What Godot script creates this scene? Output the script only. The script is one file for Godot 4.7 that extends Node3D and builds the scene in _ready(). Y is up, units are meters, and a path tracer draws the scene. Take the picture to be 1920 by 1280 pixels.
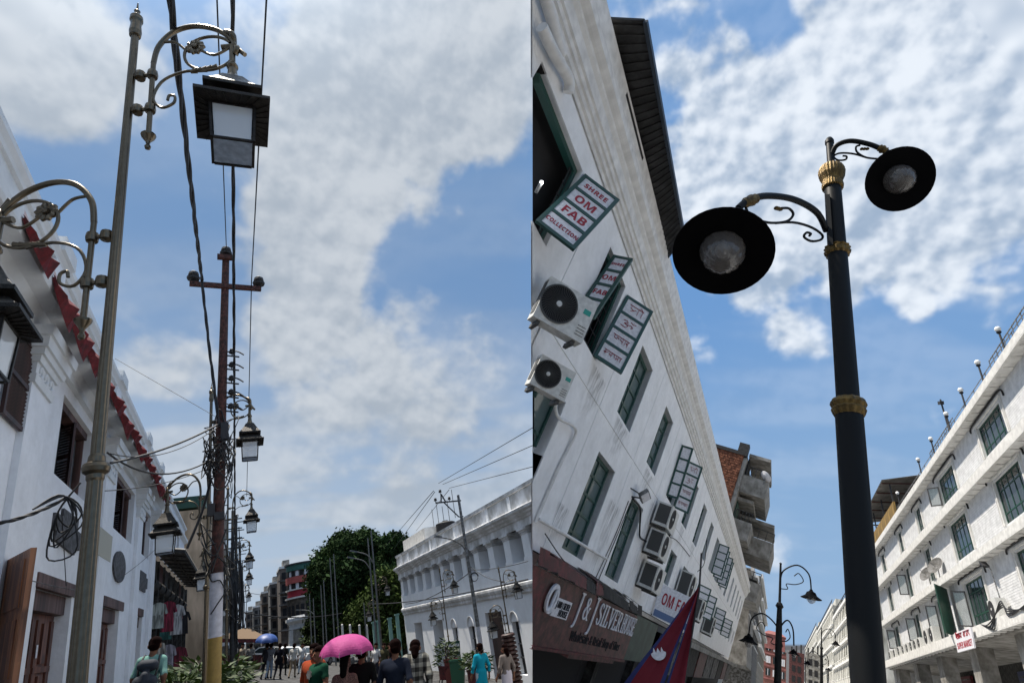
extends Node3D
# Two old-town streets meeting at the viewer: a pedestrian street with pagoda lanterns and an avenue with bell lamps.
# The houses of each street are square to that street's own axes; each frame below holds them as its columns:
# across the street to the right, up the walls, and back towards the viewer.
const EYE := Vector3(0, 1.6, 0)
const LANE := Basis(Vector3(0.9000, 0.2065, -0.3838), Vector3(-0.1900, 0.9784, 0.0810), Vector3(0.3922, 0.0000, 0.9199))        # the pedestrian street
const WHITE_ROW := Basis(Vector3(0.8336, -0.4221, 0.3563), Vector3(0.4084, 0.9053, 0.1169), Vector3(-0.3719, 0.0481, 0.9270))  # left side of the avenue
const MARKET := Basis(Vector3(0.9255, -0.1102, 0.3624), Vector3(0.1303, 0.9910, -0.0315), Vector3(-0.3557, 0.0764, 0.9315))     # right side of the avenue
const AVENUE := Basis(Vector3(0.8960, -0.2306, 0.3794), Vector3(0.2387, 0.9707, 0.0262), Vector3(-0.3744, 0.0671, 0.9248))     # the avenue itself
var taken := {}
var rng := RandomNumberGenerator.new()
var M := {}

# ---------------------------------------------------------------- names, things and parts
func numbered(parent: Node, called: String) -> String:
	var key := str(parent.get_instance_id()) + called
	var n: int = taken.get(key, 0)
	taken[key] = n + 1
	return called if n == 0 else "%s_%03d" % [called, n]

func tag(o: Node, label: String, category := "", group := "", kind := "") -> void:
	if label: o.set_meta("label", label)
	if category: o.set_meta("category", category)
	if group: o.set_meta("group", group)
	if kind: o.set_meta("kind", kind)

func thing(called: String, label: String, category: String, xf := Transform3D(), group := "") -> Node3D:
	var o := Node3D.new()
	o.name = numbered(self, called)
	add_child(o)
	o.transform = xf
	tag(o, label, category, group)
	return o

func part(parent: Node, called: String, shape, material: Material, xf := Transform3D()) -> MeshInstance3D:
	var o := MeshInstance3D.new()
	o.name = numbered(parent, called)
	o.mesh = shape.commit() if shape is SurfaceTool else shape
	o.material_override = material
	o.transform = xf
	parent.add_child(o)
	return o

func copy(o: Node3D, label: String, xf: Transform3D) -> Node3D:
	var c: Node3D = o.duplicate()
	c.name = numbered(self, String(o.name).rstrip("0123456789").trim_suffix("_"))
	add_child(c)
	c.transform = xf
	c.set_meta("label", label)
	return c

# ---------------------------------------------------------------- shapes
func S() -> SurfaceTool:
	var st := SurfaceTool.new()
	st.begin(Mesh.PRIMITIVE_TRIANGLES)
	return st

func tri(st: SurfaceTool, a: Vector3, b: Vector3, c: Vector3) -> void:   # counter-clockwise seen from the front
	var n := (b - a).cross(c - a).normalized()
	for p in [a, c, b]:
		st.set_normal(n)
		st.add_vertex(p)

func quad(st: SurfaceTool, a: Vector3, b: Vector3, c: Vector3, d: Vector3) -> void:
	var n := (c - a).cross(d - b).normalized()
	for p in [a, c, b, a, d, c]:
		st.set_normal(n)
		st.add_vertex(p)

func box(st: SurfaceTool, c: Vector3, s: Vector3, b := Basis()) -> void:
	hexa(st, c, s * 0.5, s * 0.5, b)

func hexa(st: SurfaceTool, c: Vector3, lo: Vector3, hi: Vector3, b := Basis()) -> void:
	# a box whose bottom half size is lo.x, lo.z and top half size hi.x, hi.z; its height is lo.y + hi.y
	var p: Array[Vector3] = []
	for k in 8:
		var h := hi if k & 2 else lo
		p.append(c + b * Vector3(h.x if k & 1 else -h.x, hi.y if k & 2 else -lo.y, h.z if k & 4 else -h.z))
	quad(st, p[4], p[5], p[7], p[6])
	quad(st, p[1], p[0], p[2], p[3])
	quad(st, p[5], p[1], p[3], p[7])
	quad(st, p[0], p[4], p[6], p[2])
	quad(st, p[6], p[7], p[3], p[2])
	quad(st, p[0], p[1], p[5], p[4])

func span(st: SurfaceTool, a: Vector3, b: Vector3) -> void:   # an upright box between two corners
	box(st, (a + b) * 0.5, (b - a).abs())

func bar(st: SurfaceTool, a: Vector3, b: Vector3, w: float, t := -1.0) -> void:   # a straight square bar
	var d := b - a
	var y := d.normalized()
	var x := y.cross(Vector3.UP if absf(y.y) < 0.9 else Vector3.RIGHT).normalized()
	box(st, (a + b) * 0.5, Vector3(w, d.length(), w if t < 0 else t), Basis(x, y, x.cross(y)))

func tube(st: SurfaceTool, pts: Array, r, n := 8, caps := true) -> void:
	var count := pts.size()
	var side := Vector3.ZERO
	var rings: Array = []
	for i in count:
		var a: Vector3 = pts[maxi(i - 1, 0)]
		var b: Vector3 = pts[mini(i + 1, count - 1)]
		var d := (b - a).normalized()
		if side == Vector3.ZERO: side = d.cross(Vector3.UP if absf(d.y) < 0.95 else Vector3.RIGHT)
		side = (side - d * side.dot(d)).normalized()
		var up := d.cross(side)
		var rad: float = r[i] if r is Array else r
		var ring: Array = []
		for k in n:
			var t := TAU * k / n
			var dir := side * cos(t) + up * sin(t)
			ring.append([pts[i] + dir * rad, dir])
		rings.append(ring)
	for i in count - 1:
		for k in n:
			var q: Array = [rings[i][k], rings[i][(k + 1) % n], rings[i + 1][(k + 1) % n], rings[i + 1][k]]
			for j in [0, 2, 1, 0, 3, 2]:
				st.set_normal(q[j][1])
				st.add_vertex(q[j][0])
	if caps:
		for e in [0, count - 1]:
			for k in range(1, n - 1):
				if e == 0: tri(st, rings[e][0][0], rings[e][k + 1][0], rings[e][k][0])
				else: tri(st, rings[e][0][0], rings[e][k][0], rings[e][k + 1][0])

func lathe(st: SurfaceTool, prof: Array, n := 16, xf := Transform3D(), flute := 0.0, waves := 8) -> void:
	# prof: Vector2(radius, height) from the bottom up
	for i in prof.size() - 1:
		var a: Vector2 = prof[i]
		var b: Vector2 = prof[i + 1]
		if a.distance_squared_to(b) < 1e-10: continue
		var slope := Vector2(b.y - a.y, a.x - b.x).normalized()
		for k in n:
			var v: Array = []
			for q in [[a, k], [a, k + 1], [b, k + 1], [b, k]]:
				var t: float = TAU * q[1] / n
				var rr: float = q[0].x * (1.0 + flute * cos(t * waves))
				var nn := Vector3(cos(t) * slope.x, slope.y, -sin(t) * slope.x)
				if flute != 0.0: nn = (nn + Vector3(-sin(t), 0, -cos(t)) * flute * waves * sin(t * waves)).normalized()
				v.append([xf * Vector3(cos(t) * rr, q[0].y, -sin(t) * rr), (xf.basis * nn).normalized()])
			for j in [0, 2, 1, 0, 3, 2]:
				st.set_normal(v[j][1])
				st.add_vertex(v[j][0])

func prism(st: SurfaceTool, poly: PackedVector2Array, z0: float, z1: float, xf := Transform3D()) -> void:
	# a flat outline in x, y given depth from z0 (back) to z1 (front)
	if Geometry2D.is_polygon_clockwise(poly): poly.reverse()
	var idx := Geometry2D.triangulate_polygon(poly)
	for k in range(0, idx.size(), 3):
		var t: Array = [poly[idx[k]], poly[idx[k + 1]], poly[idx[k + 2]]]
		if (t[1] - t[0]).cross(t[2] - t[0]) < 0: t = [t[0], t[2], t[1]]
		tri(st, xf * Vector3(t[0].x, t[0].y, z1), xf * Vector3(t[1].x, t[1].y, z1), xf * Vector3(t[2].x, t[2].y, z1))
		tri(st, xf * Vector3(t[0].x, t[0].y, z0), xf * Vector3(t[2].x, t[2].y, z0), xf * Vector3(t[1].x, t[1].y, z0))
	for k in poly.size():
		var a := poly[k]
		var b := poly[(k + 1) % poly.size()]
		quad(st, xf * Vector3(a.x, a.y, z1), xf * Vector3(a.x, a.y, z0), xf * Vector3(b.x, b.y, z0), xf * Vector3(b.x, b.y, z1))

func clip(poly: Array, p: Vector2, n: Vector2) -> Array:   # keeps the side that n points to
	var out: Array = []
	for k in poly.size():
		var a: Vector2 = poly[k]
		var b: Vector2 = poly[(k + 1) % poly.size()]
		var da := (a - p).dot(n)
		var db := (b - p).dot(n)
		if da >= 0: out.append(a)
		if (da >= 0) != (db >= 0): out.append(a.lerp(b, da / (da - db)))
	return out

func wall(st: SurfaceTool, lo: Vector2, hi: Vector2, holes: Array, z: float, deep: float, cut: Array = []) -> void:
	# a wall face at height z out of the facade, with openings (Rect2) whose reveals go back by deep
	var xs: Array = [lo.x, hi.x]
	var ys: Array = [lo.y, hi.y]
	for h in holes:
		xs.append_array([clampf(h.position.x, lo.x, hi.x), clampf(h.end.x, lo.x, hi.x)])
		ys.append_array([clampf(h.position.y, lo.y, hi.y), clampf(h.end.y, lo.y, hi.y)])
	xs.sort()
	ys.sort()
	for i in xs.size() - 1:
		for j in ys.size() - 1:
			if xs[i + 1] - xs[i] < 1e-4 or ys[j + 1] - ys[j] < 1e-4: continue
			var mid := Vector2((xs[i] + xs[i + 1]) / 2, (ys[j] + ys[j + 1]) / 2)
			var open := false
			for h in holes:
				if h.has_point(mid): open = true
			if open: continue
			var poly: Array = [Vector2(xs[i], ys[j]), Vector2(xs[i + 1], ys[j]), Vector2(xs[i + 1], ys[j + 1]), Vector2(xs[i], ys[j + 1])]
			if cut: poly = clip(poly, cut[0], cut[1])
			for k in range(1, poly.size() - 1):
				tri(st, v3(poly[0], z), v3(poly[k], z), v3(poly[k + 1], z))
	for h in holes:
		var a: Vector2 = h.position
		var b: Vector2 = h.end
		var c: Array = [a, Vector2(b.x, a.y), b, Vector2(a.x, b.y)]
		for k in 4:
			var p: Vector2 = c[k]
			var q: Vector2 = c[(k + 1) % 4]
			if cut:
				var dp: float = (p - cut[0]).dot(cut[1]) - deep * 1.65
				var dq: float = (q - cut[0]).dot(cut[1]) - deep * 1.65
				if dp <= 0 and dq <= 0: continue
				if dp < 0: p = p.lerp(q, dp / (dp - dq))
				elif dq < 0: q = q.lerp(p, dq / (dq - dp))
			quad(st, v3(p, z), v3(q, z), v3(q, z - deep), v3(p, z - deep))

func v3(p: Vector2, z: float) -> Vector3:
	return Vector3(p.x, p.y, z)

func rect(a: Vector2, b: Vector2) -> Rect2:
	return Rect2(a.min(b), (b - a).abs())

func arc(c: Vector3, x: Vector3, y: Vector3, r0: float, r1: float, a0: float, a1: float, n := 12) -> Array:
	var out: Array = []
	for i in n + 1:
		var t := float(i) / n
		var a := deg_to_rad(lerpf(a0, a1, t))
		out.append(c + (x * cos(a) + y * sin(a)) * lerpf(r0, r1, t))
	return out

func curve(ctrl: Array, n := 24) -> Array:   # a smooth line through the given points
	var out: Array = []
	var m := ctrl.size() - 1
	for i in n + 1:
		var f := float(i) / n * m
		var k := mini(int(f), m - 1)
		out.append(ctrl[k].cubic_interpolate(ctrl[k + 1], ctrl[maxi(k - 1, 0)], ctrl[mini(k + 2, m)], f - k))
	return out

func sag(a: Vector3, b: Vector3, drop: float, n := 14) -> Array:
	var out: Array = []
	for i in n + 1:
		var t := float(i) / n
		out.append(a.lerp(b, t) + Vector3.DOWN * drop * 4.0 * t * (1.0 - t))
	return out

func text_mesh(words: String, height: float, depth := 0.006, serif := false, bold := true) -> TextMesh:
	var f := SystemFont.new()
	f.font_names = PackedStringArray(["Droid Serif" if serif else "Droid Sans"])
	f.font_weight = 700 if bold else 400
	var t := TextMesh.new()
	t.font = f
	t.text = words
	t.font_size = 48
	t.pixel_size = height / 36.0
	t.depth = depth
	t.curve_step = 2.0
	return t

# ---------------------------------------------------------------- materials
func noise_bytes(sd: int, freq: float, oct: int, stretch := 1) -> PackedByteArray:
	var n := FastNoiseLite.new()
	n.seed = sd
	n.noise_type = FastNoiseLite.TYPE_SIMPLEX_SMOOTH
	n.frequency = freq
	n.fractal_octaves = oct
	var im := n.get_seamless_image(256, 256 / stretch)
	im.convert(Image.FORMAT_L8)
	im.resize(256, 256, Image.INTERPOLATE_CUBIC)
	return im.get_data()

func grime(sd: int, lo: Color, hi: Color, layers: Array, bias := 0.5, gain := 1.0) -> ImageTexture:
	# layers: [frequency, octaves, stretch, weight]; a texture between two tints
	var acc := PackedFloat32Array()
	acc.resize(65536)
	var k := 0
	for l in layers:
		var d := noise_bytes(sd + k, l[0], l[1], l[2])
		var w: float = l[3] / 255.0
		for i in 65536: acc[i] += d[i] * w
		k += 1
	var out := PackedByteArray()
	out.resize(65536 * 3)
	for i in 65536:
		var c := lo.lerp(hi, clampf((acc[i] - bias) * gain + 0.5, 0, 1))
		out[i * 3] = int(c.r * 255)
		out[i * 3 + 1] = int(c.g * 255)
		out[i * 3 + 2] = int(c.b * 255)
	return ImageTexture.create_from_image(Image.create_from_data(256, 256, false, Image.FORMAT_RGB8, out))

func bumps(sd: int, freq: float, oct: int, strength: float, stretch := 1) -> ImageTexture:
	var im := Image.create_from_data(256, 256, false, Image.FORMAT_L8, noise_bytes(sd, freq, oct, stretch))
	im.convert(Image.FORMAT_RGBA8)
	im.bump_map_to_normal_map(strength)
	return ImageTexture.create_from_image(im)

func mat(r: float, g: float, b: float, rough := 0.8, tex: Texture2D = null, scale := 0.5, normal: Texture2D = null, metal := 0.0) -> StandardMaterial3D:
	var m := StandardMaterial3D.new()
	m.albedo_color = Color(r, g, b).linear_to_srgb()
	m.roughness = rough
	m.metallic = metal
	if tex or normal:
		m.uv1_triplanar = true
		m.uv1_scale = Vector3.ONE * scale
	if tex: m.albedo_texture = tex
	if normal:
		m.normal_enabled = true
		m.normal_texture = normal
	return m

func glass(r: float, g: float, b: float, alpha: float, rough := 0.04) -> StandardMaterial3D:
	var m := mat(r, g, b, rough)
	m.transparency = BaseMaterial3D.TRANSPARENCY_ALPHA
	m.albedo_color.a = alpha
	return m

func make_materials() -> void:
	var plaster := grime(11, Color(0.92, 0.92, 0.918), Color(1, 1, 1), [[0.012, 4, 1, 0.6], [0.05, 3, 1, 0.3], [0.03, 4, 4, 0.15]], 0.52, 1.3)
	var stained := grime(23, Color(0.70, 0.69, 0.67), Color(1, 1, 1), [[0.012, 5, 1, 0.8], [0.06, 3, 2, 0.3]], 0.5, 1.6)
	var clean := grime(29, Color(0.86, 0.86, 0.86), Color(1, 1, 1), [[0.03, 4, 1, 1.0]], 0.45, 1.2)
	var soot := grime(37, Color(0.5, 0.48, 0.45), Color(1, 1, 1), [[0.02, 5, 1, 0.7], [0.08, 3, 1, 0.3]], 0.5, 2.0)
	var rub := bumps(5, 0.06, 4, 0.6)
	var fine := bumps(7, 0.15, 2, 2.0)
	var grain := grime(41, Color(0.55, 0.5, 0.48), Color(1, 1, 1), [[0.02, 4, 16, 0.7], [0.1, 2, 16, 0.3]], 0.5, 2.4)
	M.lane_wall = mat(0.80, 0.82, 0.85, 0.9, plaster, 0.35, rub)
	M.lane_trim = mat(0.70, 0.72, 0.73, 0.85, plaster, 0.5, rub)
	M.hall_wall = mat(0.84, 0.87, 0.91, 0.9, plaster, 0.16)
	M.hall_trim = mat(0.74, 0.76, 0.79, 0.9, stained, 0.2)
	M.row_wall = mat(0.87, 0.88, 0.895, 0.85, plaster, 0.5, rub)
	M.row_trim = mat(0.77, 0.765, 0.75, 0.85, clean, 0.6, rub)
	M.market_wall = mat(0.71, 0.715, 0.72, 0.8, clean, 0.22, rub)
	M.market_trim = mat(0.70, 0.69, 0.66, 0.9, clean, 0.25, rub)
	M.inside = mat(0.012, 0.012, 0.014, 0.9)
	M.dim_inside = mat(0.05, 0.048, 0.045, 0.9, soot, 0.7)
	M.brown_wood = mat(0.055, 0.022, 0.018, 0.55, grain, 0.8)
	M.door_wood = mat(0.16, 0.055, 0.03, 0.5, grain, 0.8)
	M.lintel = mat(0.13, 0.07, 0.06, 0.6, grain, 0.6)
	M.orange_wood = mat(0.30, 0.12, 0.05, 0.5, grain, 0.7)
	M.red_cloth = mat(0.20, 0.006, 0.012, 0.75, soot, 1.5)
	M.pale_trim = mat(0.55, 0.42, 0.40, 0.8)
	M.slate = mat(0.10, 0.10, 0.11, 0.7, soot, 1.2)
	M.bronze = mat(0.165, 0.135, 0.095, 0.30, clean, 2.0, null, 0.95)
	M.dark_bronze = mat(0.024, 0.020, 0.016, 0.5, soot, 2.0, fine, 0.4)
	M.lamp_black = mat(0.008, 0.009, 0.010, 0.5)
	M.lamp_black.metallic_specular = 0.28
	M.hat_black = mat(0.004, 0.004, 0.0045, 0.6)
	M.hat_black.metallic_specular = 0.1
	M.gold = mat(0.24, 0.155, 0.045, 0.45, soot, 3.0, fine, 0.6)
	M.pane = glass(0.70, 0.74, 0.76, 0.22, 0.05)
	M.lantern_pane = glass(0.85, 0.88, 0.90, 0.42, 0.04)
	M.casement_glass = glass(0.12, 0.16, 0.16, 0.35)
	M.bulb_glass = glass(0.22, 0.20, 0.185, 0.42, 0.06)
	M.frosted = mat(0.84, 0.85, 0.87, 0.5, clean, 1.5)
	M.frosted.backlight_enabled = true
	M.frosted.backlight = Color(1.7, 1.7, 1.7)
	M.rust = mat(0.105, 0.034, 0.025, 0.75, soot, 1.5)
	M.white_paint = mat(0.55, 0.55, 0.60, 0.6, clean, 1.0)
	M.yellow_paint = mat(0.34, 0.22, 0.05, 0.6, clean, 1.0)
	M.steel = mat(0.24, 0.25, 0.26, 0.55, soot, 1.0)
	M.pole_grey = mat(0.11, 0.115, 0.115, 0.8)
	M.far_brown = mat(0.15, 0.12, 0.10, 0.9, stained, 0.2)
	M.far_grey = mat(0.16, 0.155, 0.15, 0.9, stained, 0.2)
	M.iron = mat(0.02, 0.02, 0.022, 0.6)
	M.cable = mat(0.012, 0.012, 0.013, 0.6)
	M.green_frame = mat(0.014, 0.060, 0.050, 0.45)
	M.green_glass = mat(0.085, 0.125, 0.125, 0.12)
	M.dark_glass = mat(0.025, 0.035, 0.038, 0.06)
	M.deep_green = mat(0.008, 0.05, 0.032, 0.5)
	M.sign_white = mat(0.74, 0.74, 0.78, 0.6, clean, 2.0)
	M.sign_red = mat(0.30, 0.015, 0.03, 0.6)
	M.concrete = mat(0.30, 0.29, 0.27, 0.9, stained, 0.3, rub)
	M.tin = mat(0.035, 0.034, 0.034, 0.6, soot, 0.8)
	M.maroon = mat(0.14, 0.012, 0.018, 0.6, soot, 1.0)
	M.brown_board = mat(0.125, 0.032, 0.030, 0.6, soot, 0.7)
	M.aircon = mat(0.66, 0.66, 0.63, 0.55, clean, 1.5)
	M.grille = mat(0.05, 0.05, 0.048, 0.6)
	M.teal = mat(0.03, 0.30, 0.24, 0.5)
	M.paving = mat(0.085, 0.086, 0.088, 0.9, soot, 0.25, rub)
	M.bounce_pale = mat(0.62, 0.63, 0.64, 0.9, stained, 0.2, rub)  # kept pale so the added avenue sheet throws sunlight up the white row
	M.kerb_stone = mat(0.2, 0.2, 0.2, 0.9, soot, 0.5)

# ---------------------------------------------------------------- sky
func billow(p: Vector3, n: FastNoiseLite, n2: FastNoiseLite) -> float:
	return n.get_noise_3dv(p * 2.6) * 0.62 + n2.get_noise_3dv(p * 6.5 + Vector3.ONE * 17.0) * 0.42 + n.get_noise_3dv(p * 17.0 - Vector3.ONE * 60.0) * 0.26 + n2.get_noise_3dv(p * 44.0 + Vector3.ONE * 9.0) * 0.10

func sky_colour(d: Vector3, n: FastNoiseLite, n2: FastNoiseLite, blobs: Array) -> Color:
	var el := maxf(d.y, 0.0)
	var az := atan2(d.x, -d.z)
	var side := smoothstep(-0.02, 0.22, az)               # the air is clearer over the avenue
	var top := Color(0.118, 0.212, 0.375).lerp(Color(0.102, 0.222, 0.44), side)
	var low := Color(0.30, 0.375, 0.47).lerp(Color(0.20, 0.315, 0.475), side)
	var c := low.lerp(top, smoothstep(0.05, 0.60, el))
	var p := Vector2(d.x, d.z) / (el + 0.30)
	var cover := lerpf(-0.46, -0.56, side)
	for b in blobs:
		var k: float = d.dot(b[0])
		if k > b[1]:
			var f: float = (k - b[1]) / (1.0 - b[1])
			cover += b[2] * f * (2.0 - f)
	var at := Vector3(d.x, d.y * 1.25, d.z)
	var v := billow(at, n, n2) + cover
	var dens := smoothstep(-0.20, lerpf(0.60, 0.36, side), v)
	var veil := smoothstep(0.0, 0.6, n2.get_noise_2d(p.x * 1.1 + 9.0, p.y * 3.0) + 0.35) * (0.14 + 0.55 * (1.0 - side) * smoothstep(0.55, 0.25, el))
	var thin := clampf(dens + veil * (1.0 - dens), 0, 1)
	# the flank of each billow that faces the sun is brighter than the one behind it
	var over := (SUN - d * SUN.dot(d)).normalized() * 0.022
	var up := billow(at + over, n, n2) + cover
	var shade := smoothstep(-0.10, 1.10, 0.56 + (v - up) * lerpf(1.5, 1.7, side) + n.get_noise_3dv(at * 3.0 + Vector3.ONE * 7.0) * 0.55)
	var grey := Color(0.285, 0.325, 0.375).lerp(Color(0.25, 0.32, 0.42), side)
	var bright := Color(0.425, 0.455, 0.49).lerp(Color(0.60, 0.64, 0.69), side)
	c = c.lerp(grey.lerp(bright, shade), thin * 0.95)
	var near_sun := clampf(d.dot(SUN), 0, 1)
	c = c.lerp(Color(0.60, 0.68, 0.76), pow(near_sun, 12.0) * 0.35) * (1.0 + 4.5 * pow(near_sun, 26.0))   # sky glow round the unseen sun, raised to light the shaded walls
	if d.y < 0.0: c = c.lerp(Color(0.10, 0.10, 0.105), smoothstep(0.0, 0.06, -d.y))
	return c

func direction(u: float, v: float) -> Vector3:
	var az := u * TAU
	var el := (0.5 - v) * PI
	return Vector3(sin(az) * cos(el), sin(el), -cos(az) * cos(el))

func cloud_bank(az: float, el: float, radius: float, amount: float) -> Array:
	var a := deg_to_rad(az)
	var e := deg_to_rad(el)
	return [Vector3(sin(a) * cos(e), sin(e), -cos(a) * cos(e)), cos(deg_to_rad(radius)), amount]

func make_sky() -> PanoramaSkyMaterial:
	var n := FastNoiseLite.new()
	n.noise_type = FastNoiseLite.TYPE_SIMPLEX_SMOOTH
	n.seed = 5
	n.frequency = 1.0
	n.fractal_octaves = 5
	n.fractal_gain = 0.52
	var n2 := n.duplicate()
	n2.seed = 71
	n2.fractal_octaves = 4
	var blobs: Array = [
		cloud_bank(-54.2, 44.3, 10, 0.75), cloud_bank(-55.3, 41.2, 8, 0.5), cloud_bank(-47.4, 40.6, 6, 0.40), cloud_bank(-38.3, 37.0, 4, 0.35),
		cloud_bank(-28.1, 54.9, 11, 0.85), cloud_bank(-13.9, 56.6, 12, 0.80), cloud_bank(-1.7, 54.3, 9, 0.75), cloud_bank(-19.8, 48.5, 10, 0.80), cloud_bank(-8.6, 49.5, 7, 0.55),
		cloud_bank(-24.8, 41.6, 8, 0.72), cloud_bank(-17.0, 42.6, 6, 0.5), cloud_bank(-25.1, 36.0, 7, 0.75), cloud_bank(-20.1, 35.4, 5, 0.55), cloud_bank(-24.2, 29.9, 6, 0.66),
		cloud_bank(-19.5, 29.2, 4, 0.4), cloud_bank(-25.5, 26.1, 5, 0.4), cloud_bank(-18.7, 24.5, 7, 0.42), cloud_bank(-8.5, 26.0, 8, 0.45), cloud_bank(-0.6, 28.4, 6, 0.35),
		cloud_bank(-35.6, 23.8, 6, 0.42), cloud_bank(-14.5, 18.2, 12, 0.35), cloud_bank(-33.1, 18.6, 7, 0.40), cloud_bank(-8.3, 39.5, 4, 0.35), cloud_bank(-12.1, 31.7, 3, 0.42),
		cloud_bank(-34.5, 44.3, 5, 0.3), cloud_bank(-5.5, 14.5, 9, 0.3),
		cloud_bank(24.0, 56.7, 8, 0.7), cloud_bank(27.6, 46.3, 9, 0.85), cloud_bank(37.0, 47.1, 9, 0.75), cloud_bank(45.8, 46.0, 10, 0.75), cloud_bank(41.1, 41.2, 8, 0.7), cloud_bank(50.8, 40.9, 11, 0.85),
		cloud_bank(49.5, 34.3, 9, 0.75), cloud_bank(28.8, 38.6, 8, 0.75), cloud_bank(32.8, 33.5, 8, 0.65), cloud_bank(44.0, 32.3, 9, 0.70), cloud_bank(39.3, 29.4, 6, 0.5), cloud_bank(30.3, 28.6, 6, 0.55), cloud_bank(23.7, 32.6, 5, 0.5),
		cloud_bank(19.6, 26.5, 4, 0.7), cloud_bank(30.1, 24.4, 4, 0.62), cloud_bank(37.5, 25.6, 4, 0.5), cloud_bank(45.3, 26.7, 7, 0.6),
		cloud_bank(23.8, 7.4, 2.5, 0.62), cloud_bank(33.2, 50.8, 5, -0.7), cloud_bank(40.2, 50.7, 4, -0.55), cloud_bank(24.5, 51.8, 5, -0.55), cloud_bank(33.3, 43.0, 4, -0.5),
		cloud_bank(35.4, 27.7, 5, -0.6), cloud_bank(46.2, 34.6, 4, -0.5), cloud_bank(49.0, 29.1, 5, -0.6), cloud_bank(46.4, 47.1, 3, -0.4), cloud_bank(40.7, 26.1, 5, -0.4), cloud_bank(37.7, 38.2, 3.5, -0.45)]
	for k in 26:   # the rest of the sky goes on in the same broken way
		blobs.append(cloud_bank(60.0 + 240.0 * rng.randf(), 12.0 + 70.0 * rng.randf(), 8.0 + 10.0 * rng.randf(), 0.45 + 0.4 * rng.randf()))
	var im := Image.create(384, 192, false, Image.FORMAT_RGBF)
	for j in 192:
		for i in 384:
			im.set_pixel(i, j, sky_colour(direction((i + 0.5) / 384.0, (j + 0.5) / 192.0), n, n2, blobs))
	im.resize(SKY_WIDE, SKY_WIDE / 2, Image.INTERPOLATE_CUBIC)
	var w := float(SKY_WIDE)
	var h := w / 2.0
	for j in range(int(h * 0.12), int(h * 0.53)):      # finer where clouds are near enough to show their edges
		for k in range(int(w * -0.15), int(w * 0.15)):
			var i := posmod(k, SKY_WIDE)
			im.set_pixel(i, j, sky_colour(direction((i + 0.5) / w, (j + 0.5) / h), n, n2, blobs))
	var m := PanoramaSkyMaterial.new()
	m.panorama = ImageTexture.create_from_image(im)
	return m

const SKY_WIDE := 3072
const SUN := Vector3(-0.369, 0.927, -0.065)

func stage() -> void:
	var cam := Camera3D.new()
	cam.name = "camera"
	cam.position = EYE
	cam.rotation_degrees = Vector3(28.449, 0, 0)
	cam.fov = 62.736
	cam.far = 6000.0
	add_child(cam)
	cam.current = true
	var env := Environment.new()
	env.background_mode = Environment.BG_SKY
	env.sky = Sky.new()
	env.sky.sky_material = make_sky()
	env.tonemap_mode = Environment.TONE_MAPPER_LINEAR
	env.tonemap_exposure = 1.45
	env.sdfgi_enabled = true
	env.ssao_enabled = true
	env.ssil_enabled = true
	env.fog_enabled = false
	env.fog_density = 0.0006
	env.fog_light_color = Color(0.62, 0.70, 0.80)
	var we := WorldEnvironment.new()
	we.name = "environment"
	we.environment = env
	add_child(we)
	var sun := DirectionalLight3D.new()
	sun.name = "sun"
	sun.light_energy = 1.6
	sun.light_color = Color(1.0, 0.96, 0.90)
	sun.light_angular_distance = 0.5
	sun.shadow_enabled = true
	add_child(sun)
	sun.look_at_from_position(SUN * 100.0, Vector3.ZERO, Vector3.FORWARD)

# ---------------------------------------------------------------- ground
func ground_height(x: float, z: float) -> float:   # level under the lane, falling away to the avenue on the right
	return minf(0.0, 1.6 - 2.0 - 0.246 * x - 0.027 * z)

func make_ground() -> void:
	var xs: Array = []
	for t in [-3000, -900, -300, -120, -80, -60, -50, -40]: xs.append(float(t))
	for k in 40: xs.append(-36.0 + k * 3.0)
	for t in [90, 120, 180, 300, 900, 3000]: xs.append(float(t))
	var st := S()
	for i in xs.size() - 1:
		for j in xs.size() - 1:
			var p: Array = []
			for q in [[i, j + 1], [i + 1, j + 1], [i + 1, j], [i, j]]:
				var x: float = xs[q[0]]
				var z: float = xs[q[1]] - 30.0
				p.append(Vector3(x, ground_height(minf(x, 120.0), maxf(z, -400.0)), z))
			quad(st, p[0], p[1], p[2], p[3])
	var av := S()  # unseen sheet added over the avenue ground to bounce sun onto the row
	for i in 24:
		for j in 60:
			var p: Array = []
			for q in [[i, j + 1], [i + 1, j + 1], [i + 1, j], [i, j]]:
				var x: float = 3.0 + q[0] * 3.0 + 0.11 * (q[1] * 5.0)
				var z: float = 15.0 - q[1] * 5.0
				p.append(Vector3(x, ground_height(x, z) + 0.02, z))
			quad(av, p[3], p[2], p[1], p[0])
	tag(part(self, "bounce_sheet", av, M.bounce_pale), "unseen pale sheet added over the avenue ground to bounce sunlight onto the white row", "", "", "structure")
	tag(part(self, "ground", st, M.paving), "grey paved street running away between the houses", "", "", "structure")

# ---------------------------------------------------------------- houses: shared pieces
func left_side(b: Basis, away: float) -> Transform3D:    # x up the street, y up, z out of the wall
	return Transform3D(Basis(-b.z, b.y, b.x), EYE - b.x * away)

func right_side(b: Basis, away: float) -> Transform3D:   # x towards the viewer, y up, z out of the wall
	return Transform3D(Basis(b.z, b.y, -b.x), EYE + b.x * away)

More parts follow.
